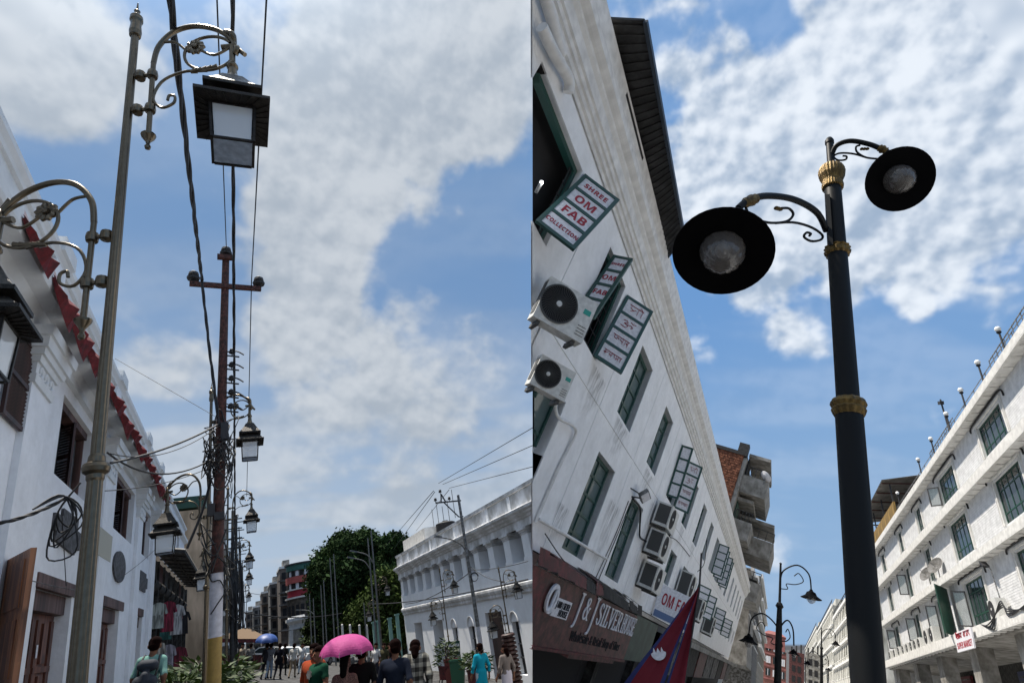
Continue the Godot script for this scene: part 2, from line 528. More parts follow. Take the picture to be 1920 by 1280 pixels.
func window(parent: Node, r: Rect2, cols: int, rows: Array, z: float, w: float, frame: Material, pane: Material, called := "window") -> MeshInstance3D:
	# rows: heights (0 to 1) of the cross bars
	var st := S()
	var a := r.position
	var b := r.end
	span(st, v3(a, z - 0.05), Vector3(a.x + w, b.y, z))
	span(st, Vector3(b.x - w, a.y, z - 0.05), v3(b, z))
	span(st, Vector3(a.x + w, a.y, z - 0.05), Vector3(b.x - w, a.y + w, z - 0.002))
	span(st, Vector3(a.x + w, b.y - w, z - 0.05), Vector3(b.x - w, b.y, z - 0.002))
	for k in range(1, cols):
		var x := lerpf(a.x, b.x, float(k) / cols)
		span(st, Vector3(x - w * 0.4, a.y + w, z - 0.045), Vector3(x + w * 0.4, b.y - w, z - 0.006))
	for f in rows:
		var y := lerpf(a.y, b.y, f)
		span(st, Vector3(a.x + w, y - w * 0.35, z - 0.04), Vector3(b.x - w, y + w * 0.35, z - 0.01))
	var o := part(parent, called, st, frame)
	var g := S()
	span(g, Vector3(a.x + 0.004, a.y + 0.004, z - 0.034), Vector3(b.x - 0.004, b.y - 0.004, z - 0.028))
	part(o, "pane", g, pane)
	return o

func block(parent: Node, called: String, a: Vector3, b: Vector3, m: Material) -> MeshInstance3D:
	var st := S()
	span(st, a, b)
	return part(parent, called, st, m)

func moulding(prof: Array, x0: float, x1: float, cut0 := 0.0, cut1 := 0.0) -> SurfaceTool:
	# a profile in (z, y), from the foot up, drawn along x; cut0 and cut1 slant its ends with height
	var st := S()
	for k in prof.size() - 1:
		var p: Vector2 = prof[k]
		var q: Vector2 = prof[k + 1]
		quad(st, Vector3(x0 + cut0 * p.y, p.y, p.x), Vector3(x1 + cut1 * p.y, p.y, p.x), Vector3(x1 + cut1 * q.y, q.y, q.x), Vector3(x0 + cut0 * q.y, q.y, q.x))
	return st

# ---------------------------------------------------------------- the white house on the left of the lane
func lane_house() -> void:
	var h := thing("colonial_house", "old white house with brown shutters and doors beside the nearest bronze lamp post", "house", left_side(LANE, 3.2))
	var holes: Array = []
	for w in [[7.3, 9.9], [13.1, 15.8], [19.2, 22.4], [24.6, 26.5]]: holes.append(Rect2(w[0], 3.6, w[1] - w[0], 1.6))
	for d in [[6.5, 9.0], [12.95, 15.5], [18.75, 21.2], [24.8, 25.9]]: holes.append(Rect2(d[0], -1.6, d[1] - d[0], 3.2))
	var st := S()
	wall(st, Vector2(2.0, -2.6), Vector2(27.8, 6.2), holes, 0, 0.35)
	span(st, Vector3(27.8, -2.6, -5), Vector3(27.79, 7.2, 0.0))
	part(h, "wall", st, M.lane_wall)
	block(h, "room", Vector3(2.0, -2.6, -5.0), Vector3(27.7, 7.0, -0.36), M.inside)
	var prof: Array = [Vector2(0.0, 5.45), Vector2(0.10, 5.45), Vector2(0.10, 5.6), Vector2(0.2, 5.7), Vector2(0.42, 5.74), Vector2(0.45, 5.8), Vector2(0.45, 5.95), Vector2(0.40, 5.95), Vector2(0.38, 6.02), Vector2(0.1, 6.08), Vector2(0.08, 6.2)]
	part(h, "cornice", moulding(prof, 2.0, 27.9), M.lane_trim)
	var para: Array = [Vector2(0.06, 6.2), Vector2(0.06, 7.08), Vector2(0.12, 7.08), Vector2(0.14, 7.14), Vector2(0.20, 7.2), Vector2(0.20, 7.32), Vector2(0.05, 7.36), Vector2(-0.3, 7.36)]
	part(h, "parapet", moulding(para, 2.0, 27.9), M.lane_trim)
	for x in [4.5, 11.3, 17.6, 23.2, 27.3]:
		block(h, "parapet_pier", Vector3(x - 0.32, 6.2, 0.05), Vector3(x + 0.32, 7.07, 0.14), M.lane_wall)
		block(h, "pier_cap", Vector3(x - 0.4, 7.2, 0.05), Vector3(x + 0.4, 7.50, 0.26), M.lane_trim)
	for x in [11.35, 17.7, 23.4, 27.3]:
		var s := S()
		span(s, Vector3(x - 0.5, -2.6, 0.002), Vector3(x + 0.5, 4.55, 0.10))
		var p := part(h, "pilaster", s, M.lane_wall)
		var c := S()
		for t in [[4.55, 4.68, 0.56, 0.14], [4.68, 4.9, 0.52, 0.12], [4.9, 5.0, 0.6, 0.18], [5.0, 5.1, 0.68, 0.24], [5.1, 5.28, 0.76, 0.3], [5.28, 5.45, 0.84, 0.36]]:
			hexa(c, Vector3(x, (t[0] + t[1]) / 2, t[3] / 2), Vector3(t[2] - 0.04, (t[1] - t[0]) / 2, t[3] / 2), Vector3(t[2], (t[1] - t[0]) / 2, t[3] / 2 + 0.02))
		for k in 3: tube(c, arc(Vector3(x - 0.3 + k * 0.3, 4.8, 0.14), Vector3.RIGHT, Vector3.UP, 0.12, 0.04, -120, 220, 9), 0.03, 6)
		part(p, "capital", c, M.lane_trim)
	# louvred shutters stand open in the window openings
	for w in [[7.3, 9.9, true], [13.1, 15.8, false], [19.2, 22.4, false], [24.6, 26.5, false]]:
		var win := S()
		for e in [w[0] + 0.03, w[1] - 0.03]: span(win, Vector3(e - 0.03, 3.6, -0.3), Vector3(e + 0.03, 5.2, -0.16))
		span(win, Vector3(w[0] + 0.06, 5.05, -0.3), Vector3(w[1] - 0.06, 5.2, -0.1))
		var wn := part(h, "window", win, M.lintel)
		var width: float = (w[1] - w[0]) / 2 - 0.06
		for side in 2:
			var sh := S()
			span(sh, Vector3(0, 0, 0), Vector3(0.07, 1.44, 0.05))
			span(sh, Vector3(width - 0.07, 0, 0), Vector3(width, 1.44, 0.05))
			for y in [0.0, 0.68, 1.37]: span(sh, Vector3(0.07, y, 0.002), Vector3(width - 0.07, y + 0.07, 0.048))
			for k in 20: box(sh, Vector3(width / 2, 0.1 + k * 0.063 + (0.03 if k > 8 else 0.0), 0.025), Vector3(width - 0.14, 0.05, 0.012), Basis(Vector3.RIGHT, 0.6))
			var xf := Transform3D(Basis(Vector3.UP, 0.32 if side == 0 else 0.9), Vector3(w[0] + 0.08 if side == 0 else w[0] + width + 0.05, 3.63, -0.08))
			if w[2]: xf = Transform3D(Basis(), Vector3(9.95 - side * 3.9, 3.70, 0.03))
			part(wn, "shutter", sh, M.brown_wood, xf)
	var k := 0
	for d in [[12.95, 15.5], [18.75, 21.2], [24.8, 25.9]]:
		var dr := S()
		span(dr, Vector3(d[0], -1.6, -0.3), Vector3(d[1], 1.25, -0.26))
		for e in 2:
			var x0: float = lerpf(d[0], d[1], e * 0.5) + 0.08
			var wd: float = (d[1] - d[0]) / 2 - 0.16
			for y in [[-1.5, -0.9], [-0.8, 0.25], [0.35, 1.15]]:
				span(dr, Vector3(x0, y[0], -0.26), Vector3(x0 + wd * 0.18, y[1], -0.225))
				span(dr, Vector3(x0 + wd * 0.82, y[0], -0.26), Vector3(x0 + wd, y[1], -0.225))
				span(dr, Vector3(x0 + wd * 0.36, y[0] + 0.05, -0.26), Vector3(x0 + wd * 0.64, y[1] - 0.05, -0.22))
			span(dr, Vector3(x0, 0.25, -0.26), Vector3(x0 + wd, 0.35, -0.215))
		var door := part(h, "door", dr, M.door_wood if k < 2 else M.brown_wood)
		var ln := S()
		span(ln, Vector3(d[0] - 0.02, 1.58, -0.05), Vector3(d[1] + (0.55 if k < 2 else 0.05), 1.82, 0.03))
		span(ln, Vector3(d[0], 1.25, -0.3), Vector3(d[1], 1.58, -0.1))
		part(door, "lintel", ln, M.lintel)
		if k == 0:
			var hd := S()
			tube(hd, arc(Vector3(13.3, -0.1, -0.2), Vector3.RIGHT, Vector3.UP, 0.06, 0.06, 0, 350, 10), 0.012, 6)
			part(door, "handle", hd, M.steel)
			tag(block(door, "notice", Vector3(14.32, 0.5, -0.21), Vector3(14.42, 0.72, -0.205), M.sign_white), "small white paper stuck on the door")
		k += 1
	var leaf := S()
	span(leaf, Vector3(0, -3.0, 0), Vector3(0.9, 0, 0.07))
	for y in [[-2.8, -1.8], [-1.6, -0.9], [-0.75, -0.12]]: span(leaf, Vector3(0.14, y[0], 0.07), Vector3(0.76, y[1], 0.085))
	tag(part(h, "door_leaf", leaf, M.orange_wood, Transform3D(Basis(Vector3.UP, PI + 0.53), Vector3(11.05, 1.78, 0.16))), "orange brown door leaf standing open")
	# plaques
	var cross := S()
	prism(cross, PackedVector2Array([Vector2(13.55, 2.45), Vector2(15.1, 2.36), Vector2(15.12, 2.5), Vector2(15.5, 2.5), Vector2(15.5, 2.85), Vector2(15.15, 2.86), Vector2(15.15, 3.1), Vector2(13.9, 3.1), Vector2(13.9, 2.95), Vector2(13.38, 2.92), Vector2(13.38, 2.62), Vector2(13.6, 2.62)]), 0.002, 0.05)
	part(h, "plaque", cross, M.slate)
	var oval := S()
	var o := PackedVector2Array()
	for i in 28: o.append(Vector2(20.45 + 0.95 * cos(TAU * i / 28), 2.70 + 0.42 * sin(TAU * i / 28)))
	prism(oval, o, 0.002, 0.05)
	part(h, "plaque", oval, M.slate)
	var small := S()
	prism(small, PackedVector2Array([Vector2(24.5, 2.4), Vector2(26.0, 2.4), Vector2(26.0, 2.55), Vector2(26.4, 2.55), Vector2(26.4, 2.9), Vector2(26.0, 2.9), Vector2(26.0, 3.03), Vector2(24.5, 3.03)]), 0.002, 0.04)
	part(h, "plaque", small, M.slate)
	block(h, "poster", Vector3(17.0, 2.6, 0.103), Vector3(18.6, 3.25, 0.11), mat(0.40, 0.385, 0.32, 0.8))

func bunting() -> void:
	var b := thing("bunting", "dark red cloth swags hung along the cornice of the white house", "bunting", left_side(LANE, 3.2))
	rng.seed = 9
	var x := 8.2
	while x < 25.8:
		var w := rng.randf_range(0.75, 1.35)
		var drop := rng.randf_range(0.42, 0.85)
		var st := S()
		var trim := S()
		var n := 16
		for i in n:
			var t0 := float(i) / n
			var t1 := float(i + 1) / n
			var p: Array = []
			for t in [t0, t1]:
				var bow := sin(t * PI)
				var fold := 0.05 * sin(t * 23.0 + x * 3.0) * bow
				var out := 0.50 + 0.13 * bow + fold
				p.append([Vector3(x + w * t, 5.97 - 0.05 * bow, 0.46), Vector3(x + w * t, 5.92 - drop * 0.5 * pow(bow, 0.6), out + 0.08 * bow), Vector3(x + w * (t + 0.10 * bow), 5.9 - drop * pow(bow, 0.75) * (0.85 + 0.15 * t), out - 0.04 - fold)])
			for k in 2: quad(st, p[0][k + 1], p[1][k + 1], p[1][k], p[0][k])
			quad(trim, p[0][0] + Vector3(0, 0.0, 0.012), p[1][0] + Vector3(0, 0, 0.012), p[1][0] + Vector3(0, 0.07, 0.012), p[0][0] + Vector3(0, 0.07, 0.012))
		var sw := part(b, "swag", st, M.red_cloth)
		part(sw, "trim", trim, M.pale_trim)
		x += w * rng.randf_range(1.0, 1.22)

# ---------------------------------------------------------------- the long colonnaded hall on the right of the lane
func colonnade_hall() -> void:
	var h := thing("colonnaded_hall", "long pale two storey hall with a row of square columns upstairs", "building", right_side(LANE, 12.3))
	var x0 := -51.5
	var x1 := -20.0
	var low: Array = [Rect2(-48.4, -4.3, 2.2, 3.25), Rect2(-43.2, -4.3, 2.4, 3.25), Rect2(-32.6, -4.3, 2.4, 3.3), Rect2(-38.8, -3.6, 0.9, 2.0), Rect2(-35.6, -3.6, 0.95, 2.0), Rect2(-29.0, -3.9, 0.8, 2.35)]
	var st := S()
	wall(st, Vector2(x0, -5.6), Vector2(x1, 0.0), low, 0, 0.2)
	wall(st, Vector2(x0, 0.0), Vector2(x0, 0.0), [low[0], low[1]], -0.2, 0.6)
	wall(st, Vector2(x0, 0.0), Vector2(x1, 1.05), [], 0.06, 0.1)
	quad(st, Vector3(x0, -5.6, -2.6), Vector3(x0, -5.6, 0), Vector3(x0, 4.3, 0), Vector3(x0, 4.3, -2.6))
	quad(st, Vector3(x1, -5.6, 0), Vector3(x1, -5.6, -2.6), Vector3(x1, 4.3, -2.6), Vector3(x1, 4.3, 0))
	quad(st, Vector3(x0, 1.05, 0.06), Vector3(x1, 1.05, 0.06), Vector3(x1, 1.05, -1.6), Vector3(x0, 1.05, -1.6))
	part(h, "wall", st, M.hall_wall)
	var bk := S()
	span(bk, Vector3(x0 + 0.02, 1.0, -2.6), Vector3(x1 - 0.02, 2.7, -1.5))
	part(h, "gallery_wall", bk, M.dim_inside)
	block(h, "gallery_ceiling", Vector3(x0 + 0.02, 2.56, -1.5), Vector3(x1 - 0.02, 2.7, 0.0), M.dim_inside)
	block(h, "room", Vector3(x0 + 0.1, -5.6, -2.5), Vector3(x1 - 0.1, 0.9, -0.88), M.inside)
	var belt: Array = [Vector2(0.06, -0.36), Vector2(0.10, -0.30), Vector2(0.10, -0.16), Vector2(0.16, -0.12), Vector2(0.2, 0.0), Vector2(0.2, 0.12), Vector2(0.07, 0.18)]
	part(h, "belt_course", moulding(belt, x0, x1), M.hall_trim)
	var prof: Array = [Vector2(-0.02, 2.52), Vector2(0.12, 2.52), Vector2(0.12, 2.86), Vector2(0.2, 2.9), Vector2(0.22, 3.0), Vector2(0.34, 3.06), Vector2(0.36, 3.16), Vector2(0.5, 3.22), Vector2(0.52, 3.34), Vector2(0.3, 3.42), Vector2(0.12, 3.46), Vector2(0.12, 4.18), Vector2(0.2, 4.2), Vector2(0.22, 4.36), Vector2(0.0, 4.42), Vector2(-0.4, 4.42)]
	part(h, "cornice", moulding(prof, x0 - 0.1, x1), M.hall_trim)
	block(h, "frieze", Vector3(x0 + 0.01, 2.7, -2.6), Vector3(x1 - 0.01, 4.38, -0.02), M.hall_trim)
	for x in [-47.5, -41.0, -35.4, -29.6, -26.5]: block(h, "parapet_pier", Vector3(x - 0.16, 3.46, 0.1), Vector3(x + 0.16, 4.17, 0.16), M.hall_wall)
	var x := -50.9
	while x < -20.5:
		var c := S()
		span(c, Vector3(x - 0.40, 1.05, -1.49), Vector3(x + 0.40, 2.3, 0.03))
		span(c, Vector3(x - 0.46, 1.05, -1.48), Vector3(x + 0.46, 1.2, 0.07))
		var col := part(h, "column", c, M.hall_wall)
		var cp := S()
		for t in [[2.2, 2.26, 0.44], [2.3, 2.4, 0.48], [2.4, 2.515, 0.56]]: span(cp, Vector3(x - t[2], t[0], -1.47), Vector3(x + t[2], t[1], t[2] - 0.38))
		part(col, "capital", cp, M.hall_trim)
		x += 2.3
	for d in low:
		var dr := S()
		var a: Vector2 = d.position
		var b: Vector2 = d.end
		var far_in := -0.86 if d.position.x < -43.0 else -0.26
		span(dr, v3(a, far_in), v3(b, far_in + 0.06))
		if d.size.x > 1.5:
			var door := part(h, "door", dr, M.brown_wood if d.position.x > -33 else M.inside)
			for k in 3:
				var pl := S()
				span(pl, Vector3(a.x + 0.15, a.y + 0.2 + k * 1.0, far_in + 0.06), Vector3(b.x - 0.15, a.y + 1.05 + k * 1.0, far_in + 0.08))
				part(door, "panel", pl, M.brown_wood if d.position.x > -33 else M.inside)
		else:
			var wn := part(h, "window", dr, M.inside)
			var hood := S()
			var ctr := Vector2((a.x + b.x) / 2, b.y)
			tube(hood, arc(v3(ctr, 0.02), Vector3.RIGHT, Vector3.UP, d.size.x / 2 + 0.08, d.size.x / 2 + 0.08, 0, 180, 10), 0.07, 6)
			var arch := PackedVector2Array()
			for q in arc(v3(ctr, 0), Vector3.RIGHT, Vector3.UP, d.size.x / 2, d.size.x / 2, 0, 180, 10): arch.append(Vector2(q.x, q.y))
			prism(hood, arch, 0.003, 0.02)
			part(wn, "arched_hood", hood, M.hall_trim)
			for k in 2: block(wn, "bar", Vector3(a.x, a.y + 0.7 + 0.6 * k, -0.18), Vector3(b.x, a.y + 0.76 + 0.6 * k, -0.14), M.steel)
	var rb := S()
	span(rb, Vector3(-51.6, 4.3, -4.6), Vector3(-44.5, 5.5, -0.6))
	part(h, "roof_room", rb, M.market_trim)
	var rb2 := S()
	span(rb2, Vector3(-46.8, 4.3, -3.0), Vector3(-42.9, 4.85, -1.4))
	part(h, "stair_house", rb2, M.market_wall)
	for k in 5: block(h, "antenna", Vector3(-47.0 + k * 1.4, 5.5, -2.2), Vector3(-46.96 + k * 1.4, 7.2 + 0.4 * sin(k * 2.0), -2.16), M.steel)
	var tk := thing("water_tank", "black ribbed water tank on the roof of the colonnaded hall", "water tank", h.transform * Transform3D(Basis.from_scale(Vector3(0.85, 0.62, 0.85)), Vector3(-44.0, 4.85, -2.2)))
	var ts := S()
	var tp: Array = []
	for k in 9: tp.append_array([Vector2(0.85, k * 0.13), Vector2(0.9, k * 0.13 + 0.04), Vector2(0.9, k * 0.13 + 0.09)])
	tp.append_array([Vector2(0.7, 1.25), Vector2(0.25, 1.36), Vector2(0.0, 1.36)])
	lathe(ts, tp, 20)
	part(tk, "drum", ts, M.iron)
	var lid := S()
	lathe(lid, [Vector2(0.26, 1.36), Vector2(0.26, 1.44), Vector2(0.0, 1.46)], 14)
	part(tk, "lid", lid, M.iron)

# ---------------------------------------------------------------- the white row on the left of the avenue
const END_AT := Vector2(4.99, 2.13)           # where the row's near end wall, which runs aslant, meets the facade
const END_DIR := Vector2(0.6539, 0.7566)

func end_x(y: float, z := 0.0) -> float:
	return 7.454 - 2.485 * z - 1.157 * y

func sash(lean: Node3D, at: Vector3, turn: float, w: float, h: float, words: Array, size: float, sagging := 0.0) -> MeshInstance3D:
	# an open casement leaf with four panes; its hinge stands at the facade
	var st := S()
	var f := 0.045
	for x in [[0.0, f], [w - f, w]]: span(st, Vector3(x[0], 0, -0.02), Vector3(x[1], h, 0.02))
	for k in 5: span(st, Vector3(f, lerpf(0, h - f, k / 4.0), -0.018), Vector3(w - f, lerpf(0, h - f, k / 4.0) + f, 0.018))
	var o := part(lean, "shutter", st, M.green_frame, Transform3D(Basis(Vector3.BACK, -sagging) * Basis(Vector3.UP, turn), at))
	for k in 4:
		var p := S()
		var y0 := lerpf(0, h - f, k / 4.0) + f
		span(p, Vector3(f, y0, -0.008), Vector3(w - f, y0 + (h - f) / 4.0 - f, 0.008))
		part(o, "pane", p, M.sign_white)
	for k in words.size():
		if words[k] is String and words[k] != "":
			var t := text_mesh(words[k], size * (0.62 if words[k].length() > 4 else 1.0), 0.004)
			var tw := t.get_aabb().size.x
			var fit := minf(1.0, (w - 2 * f - 0.01) / tw)
			part(o, "lettering", t, M.sign_red, Transform3D(Basis.from_scale(Vector3(fit, lerpf(fit, 1.0, 0.4), 1)), Vector3(w / 2, lerpf(0, h - f, (3 - k + 0.5) / 4.0) + f * 0.5, 0.011)))
		elif words[k] is Array:
			var g := S()
			for line in words[k]:
				var pts: Array = []
				for q in line: pts.append(Vector3(w / 2 + (q.x - 0.5) * (w - 2 * f) * 0.8, lerpf(0, h - f, (3 - k + 0.5) / 4.0) + f * 0.5 + (q.y - 0.5) * (h - f) / 4.0 * 0.6, 0.011))
				for j in pts.size() - 1: bar(g, pts[j], pts[j + 1], 0.016, 0.004)
			part(o, "lettering", g, M.sign_red)
	return o

func strokes(code: String) -> Array:   # Devanagari letters drawn as pen strokes inside a unit box: "x,y x,y;x,y x,y"
	var out: Array = []
	for line in code.split(";"):
		var pts: Array = []
		for p in line.split(" "):
			var c := p.split(",")
			pts.append(Vector2(c[0].to_float(), c[1].to_float()))
		out.append(pts)
	return out

func dirt_sheet(r: float, g: float, b: float) -> StandardMaterial3D:
	var d := noise_bytes(203, 0.03, 4, 4)
	var im := Image.create(128, 128, false, Image.FORMAT_RGBA8)
	for j in 128:
		for i in 128:
			var x := i / 127.0
			var y := j / 127.0
			var v := d[(j * 2) * 256 + i * 2] / 255.0
			var fade := smoothstep(0.0, 0.25, x) * smoothstep(1.0, 0.75, x) * (1.0 - y) * smoothstep(0.0, 0.06, y)
			im.set_pixel(i, j, Color(1, 1, 1, clampf((v - 0.30) * 1.7, 0, 1) * fade * 0.55))
	var m := mat(r, g, b, 0.9)
	m.albedo_texture = ImageTexture.create_from_image(im)
	m.transparency = BaseMaterial3D.TRANSPARENCY_ALPHA
	return m

func row_window(h: Node3D, r: Rect2, cols: int, rows: Array) -> void:
	window(h, r, cols, rows, -0.11, 0.06, M.green_frame, M.green_glass)

func white_row() -> void:
	var h := thing("white_row_house", "tall white row with green framed windows leaning over the shop signs", "building", left_side(WHITE_ROW, 3.0))
	var x1 := 47.0
	var holes: Array = []
	var upper: Array = []
	var lower: Array = []
	for k in 15:
		var x := 8.32 + 2.6 * k
		upper.append(Rect2(x, 2.7, 0.98, 1.25))
		if k != 2: lower.append(Rect2(x - 0.1, 0.42 if k < 2 else 1.08, 1.1, 1.54 if k < 2 else 0.84))
	upper.append(Rect2(5.8, 2.82, 0.95, 1.25))
	upper.append(Rect2(3.0, 3.0, 1.42, 1.08))
	lower.append(Rect2(5.3, 0.45, 1.12, 1.55))
	holes.append_array(upper)
	holes.append_array(lower)
	# the wall: rendered panels with open joints between them, over a backing
	var back := S()
	wall(back, Vector2(1.0, 0.2), Vector2(x1, 4.75), holes, -0.016, 0.16, [END_AT, END_DIR])
	wall(back, Vector2(4.0, -3.2), Vector2(x1, 0.2), [], -0.3, 0.05, [Vector2(end_x(0.0, -0.3), 0.0), END_DIR])
	part(h, "wall", back, M.row_wall)
	var joints: Array = [1.0]
	for k in 17: joints.append(5.02 + 2.52 * k)
	for k in joints.size() - 1:
		for f in [[0.2, 2.405], [2.435, 4.36]]:
			var lo := Vector2(joints[k] + 0.012, f[0])
			var hi := Vector2(minf(joints[k + 1] - 0.012, x1), f[1])
			var inside: Array = []
			for q in holes:
				if q.intersects(rect(lo, hi)): inside.append(q.intersection(rect(lo, hi)))
			var p := S()
			wall(p, lo, hi, inside, 0.0, 0.16, [END_AT, END_DIR])
			for e in [[lo, Vector2(hi.x, lo.y)], [Vector2(hi.x, hi.y), Vector2(lo.x, hi.y)], [Vector2(lo.x, hi.y), lo], [Vector2(hi.x, lo.y), hi]]:
				if (e[0] - END_AT).dot(END_DIR) > 0.05 and (e[1] - END_AT).dot(END_DIR) > 0.05: quad(p, v3(e[1], 0), v3(e[0], 0), v3(e[0], -0.016), v3(e[1], -0.016))
			if lo.x + (hi.y - END_AT.y) * 1.157 > END_AT.x - 3.0: part(h, "wall_panel", p, M.row_wall)
	var ends := S()
	var e: Array = []
	for t in [[-3.2, -0.32], [0.2, -0.32], [0.2, -0.02], [5.25, -0.02], [5.25, -4.0], [-3.2, -4.0]]: e.append(Vector3(end_x(t[0], t[1]), t[0], t[1]))
	quad(ends, e[0], e[5], e[4], e[1])
	quad(ends, e[1], e[4], e[3], e[2])
	quad(ends, Vector3(x1, -3.2, -0.02), Vector3(x1, -3.2, -4), Vector3(x1, 5.2, -4), Vector3(x1, 5.2, -0.02))
	part(h, "end_wall", ends, M.row_wall)
	# cornice: cut by the same slanting end wall
	var prof: Array = [Vector2(0.0, 4.37), Vector2(0.02, 4.37), Vector2(0.02, 4.43), Vector2(0.05, 4.44), Vector2(0.05, 4.5), Vector2(0.075, 4.51), Vector2(0.075, 4.57), Vector2(0.10, 4.58), Vector2(0.10, 4.72), Vector2(0.13, 4.76), Vector2(0.13, 4.80), Vector2(0.16, 4.82), Vector2(0.20, 4.86), Vector2(0.20, 4.93), Vector2(0.16, 4.95), Vector2(0.16, 5.02), Vector2(0.12, 5.04), Vector2(0.12, 5.32), Vector2(0.0, 5.34), Vector2(-1.0, 5.34)]
	var cs := S()
	for k in prof.size() - 1:
		var p: Vector2 = prof[k]
		var q: Vector2 = prof[k + 1]
		quad(cs, Vector3(end_x(p.y, p.x), p.y, p.x), Vector3(x1, p.y, p.x), Vector3(x1, q.y, q.x), Vector3(end_x(q.y, q.x), q.y, q.x))
	part(h, "cornice", cs, M.row_trim)
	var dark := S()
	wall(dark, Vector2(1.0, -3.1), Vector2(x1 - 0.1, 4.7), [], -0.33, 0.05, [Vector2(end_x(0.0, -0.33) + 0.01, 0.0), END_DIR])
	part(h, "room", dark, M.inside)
	# closed windows
	for k in 15:
		if k != 2: row_window(h, upper[k], 2, [0.25, 0.5, 0.75])
	for r in lower:
		if r.position.x > 6.0: row_window(h, r, 2, [0.35, 0.65] if r.size.y < 1 else [0.2, 0.4, 0.6, 0.8])
	# the lower window that the slanting end wall cuts through
	var cw: Rect2 = lower[-1]
	var cf := S()
	var cg := S()
	for q in [[cw, cg, -0.172, -0.168], [Rect2(cw.end.x - 0.05, cw.position.y, 0.05, cw.size.y), cf, -0.19, -0.14], [Rect2(cw.position.x, cw.end.y - 0.05, cw.size.x - 0.05, 0.05), cf, -0.19, -0.142], [Rect2(cw.get_center().x - 0.02, cw.position.y, 0.04, cw.size.y - 0.05), cf, -0.188, -0.145], [Rect2(cw.position.x, 1.45, cw.size.x - 0.05, 0.04), cf, -0.185, -0.15], [Rect2(cw.position.x, 1.0, cw.size.x - 0.05, 0.04), cf, -0.185, -0.15]]:
		var r: Rect2 = q[0]
		var poly := clip([r.position, Vector2(r.end.x, r.position.y), r.end, Vector2(r.position.x, r.end.y)], Vector2(end_x(0.0, -0.19) + 0.02, 0.0), END_DIR)
		if poly.size() > 2: prism(q[1], PackedVector2Array(poly), q[2], q[3])
	part(part(h, "window", cf, M.green_frame), "pane", cg, M.green_glass)
	# the two open windows with lettered leaves, and the third one further along
	for r in [upper[15], upper[16], upper[2]]:
		var st := S()
		var a: Vector2 = r.position
		var b: Vector2 = r.end
		for t in [[a, Vector2(a.x + 0.06, b.y)], [Vector2(b.x - 0.06, a.y), b], [Vector2(a.x + 0.06, b.y - 0.06), Vector2(b.x - 0.06, b.y)], [Vector2(a.x + 0.06, a.y), Vector2(b.x - 0.06, a.y + 0.06)]]:
			var fr := clip([t[0], Vector2(t[1].x, t[0].y), t[1], Vector2(t[0].x, t[1].y)], Vector2(end_x(0.0, -0.15) + 0.01, 0.0), END_DIR)
			if fr.size() > 2: prism(st, PackedVector2Array(fr), -0.15, -0.07)
		var w := part(h, "window", st, M.green_frame)
		var g := S()
		var lowx := maxf(a.x, end_x(a.y, -0.1) + 0.05)
		for k in 6: bar(g, Vector3(maxf(lowx, end_x(lerpf(a.y, b.y, (k + 0.5) / 6.0), -0.1) + 0.05), lerpf(a.y, b.y, (k + 0.5) / 6.0), -0.1), Vector3(b.x - 0.06, lerpf(a.y, b.y, (k + 0.5) / 6.0), -0.1), 0.012)
		for k in 3: bar(g, Vector3(lerpf(maxf(lowx, a.x + 0.5), b.x, (k + 0.5) / 3.0), a.y + 0.06, -0.1), Vector3(lerpf(maxf(lowx, a.x + 0.5), b.x, (k + 0.5) / 3.0), b.y - 0.06, -0.1), 0.012)
		part(w, "grille", g, M.iron)
	var shri := strokes("0.1,0.8 0.9,0.8;0.25,0.8 0.2,0.5 0.4,0.4 0.5,0.55;0.5,0.55 0.25,0.2;0.62,0.8 0.62,0.15;0.85,0.8 0.85,0.15;0.62,0.8 0.7,1.0 0.85,0.8")
	var om := strokes("0.15,0.75 0.35,0.85 0.45,0.65 0.25,0.52;0.25,0.52 0.5,0.4 0.4,0.15 0.12,0.2;0.45,0.5 0.65,0.6 0.75,0.45 0.65,0.35;0.55,0.9 0.7,0.8 0.85,0.9;0.69,1.0 0.71,0.97")
	var fab := strokes("0.05,0.75 0.95,0.75;0.15,0.75 0.15,0.45 0.3,0.4 0.3,0.75;0.3,0.6 0.42,0.5;0.5,0.75 0.48,0.5 0.6,0.45;0.62,0.75 0.62,0.25;0.75,0.75 0.75,0.25;0.9,0.75 0.9,0.25;0.9,0.6 0.8,0.5 0.9,0.42")
	var kal := strokes("0.02,0.7 0.98,0.7;0.12,0.7 0.12,0.3;0.12,0.55 0.02,0.45 0.12,0.4 0.24,0.55;0.35,0.7 0.32,0.45 0.45,0.45 0.45,0.3;0.45,0.7 0.45,0.3;0.55,0.7 0.62,0.4;0.7,0.7 0.7,0.3;0.8,0.7 0.8,0.3;0.8,0.5 0.7,0.4;0.93,0.7 0.93,0.3")
	tag(sash(h, Vector3(4.02, 3.02, 0.01), -0.95, 0.50, 1.14, ["SHREE", "OM", "FAB", "COLLECTION"], 0.13, 0.40), "open leaf lettered in English")
	sash(h, Vector3(5.60, 2.88, 0.01), -1.5, 0.28, 1.22, ["SHREE", "OM", "FAB", "COLLECTION"], 0.1, 0.30)
	tag(sash(h, Vector3(6.62, 2.82, 0.01), -0.95, 0.46, 1.22, [shri, om, fab, kal], 0.1, 0.22), "open leaf lettered in Devanagari")
	sash(h, Vector3(13.4, 2.7, 0.01), -1.5, 0.28, 1.25, [], 0.1, -0.1)
	tag(sash(h, Vector3(14.5, 2.7, 0.01), -1.05, 0.40, 1.25, [shri, om, fab, kal], 0.1), "far leaf lettered in Devanagari")
	for x in [24.9, 27.5]:
		for t in [[0.0, -1.5], [0.95, -1.1]]: sash(h, Vector3(x + t[0], 2.7, 0.01), t[1], 0.4, 1.2, [], 0.1)
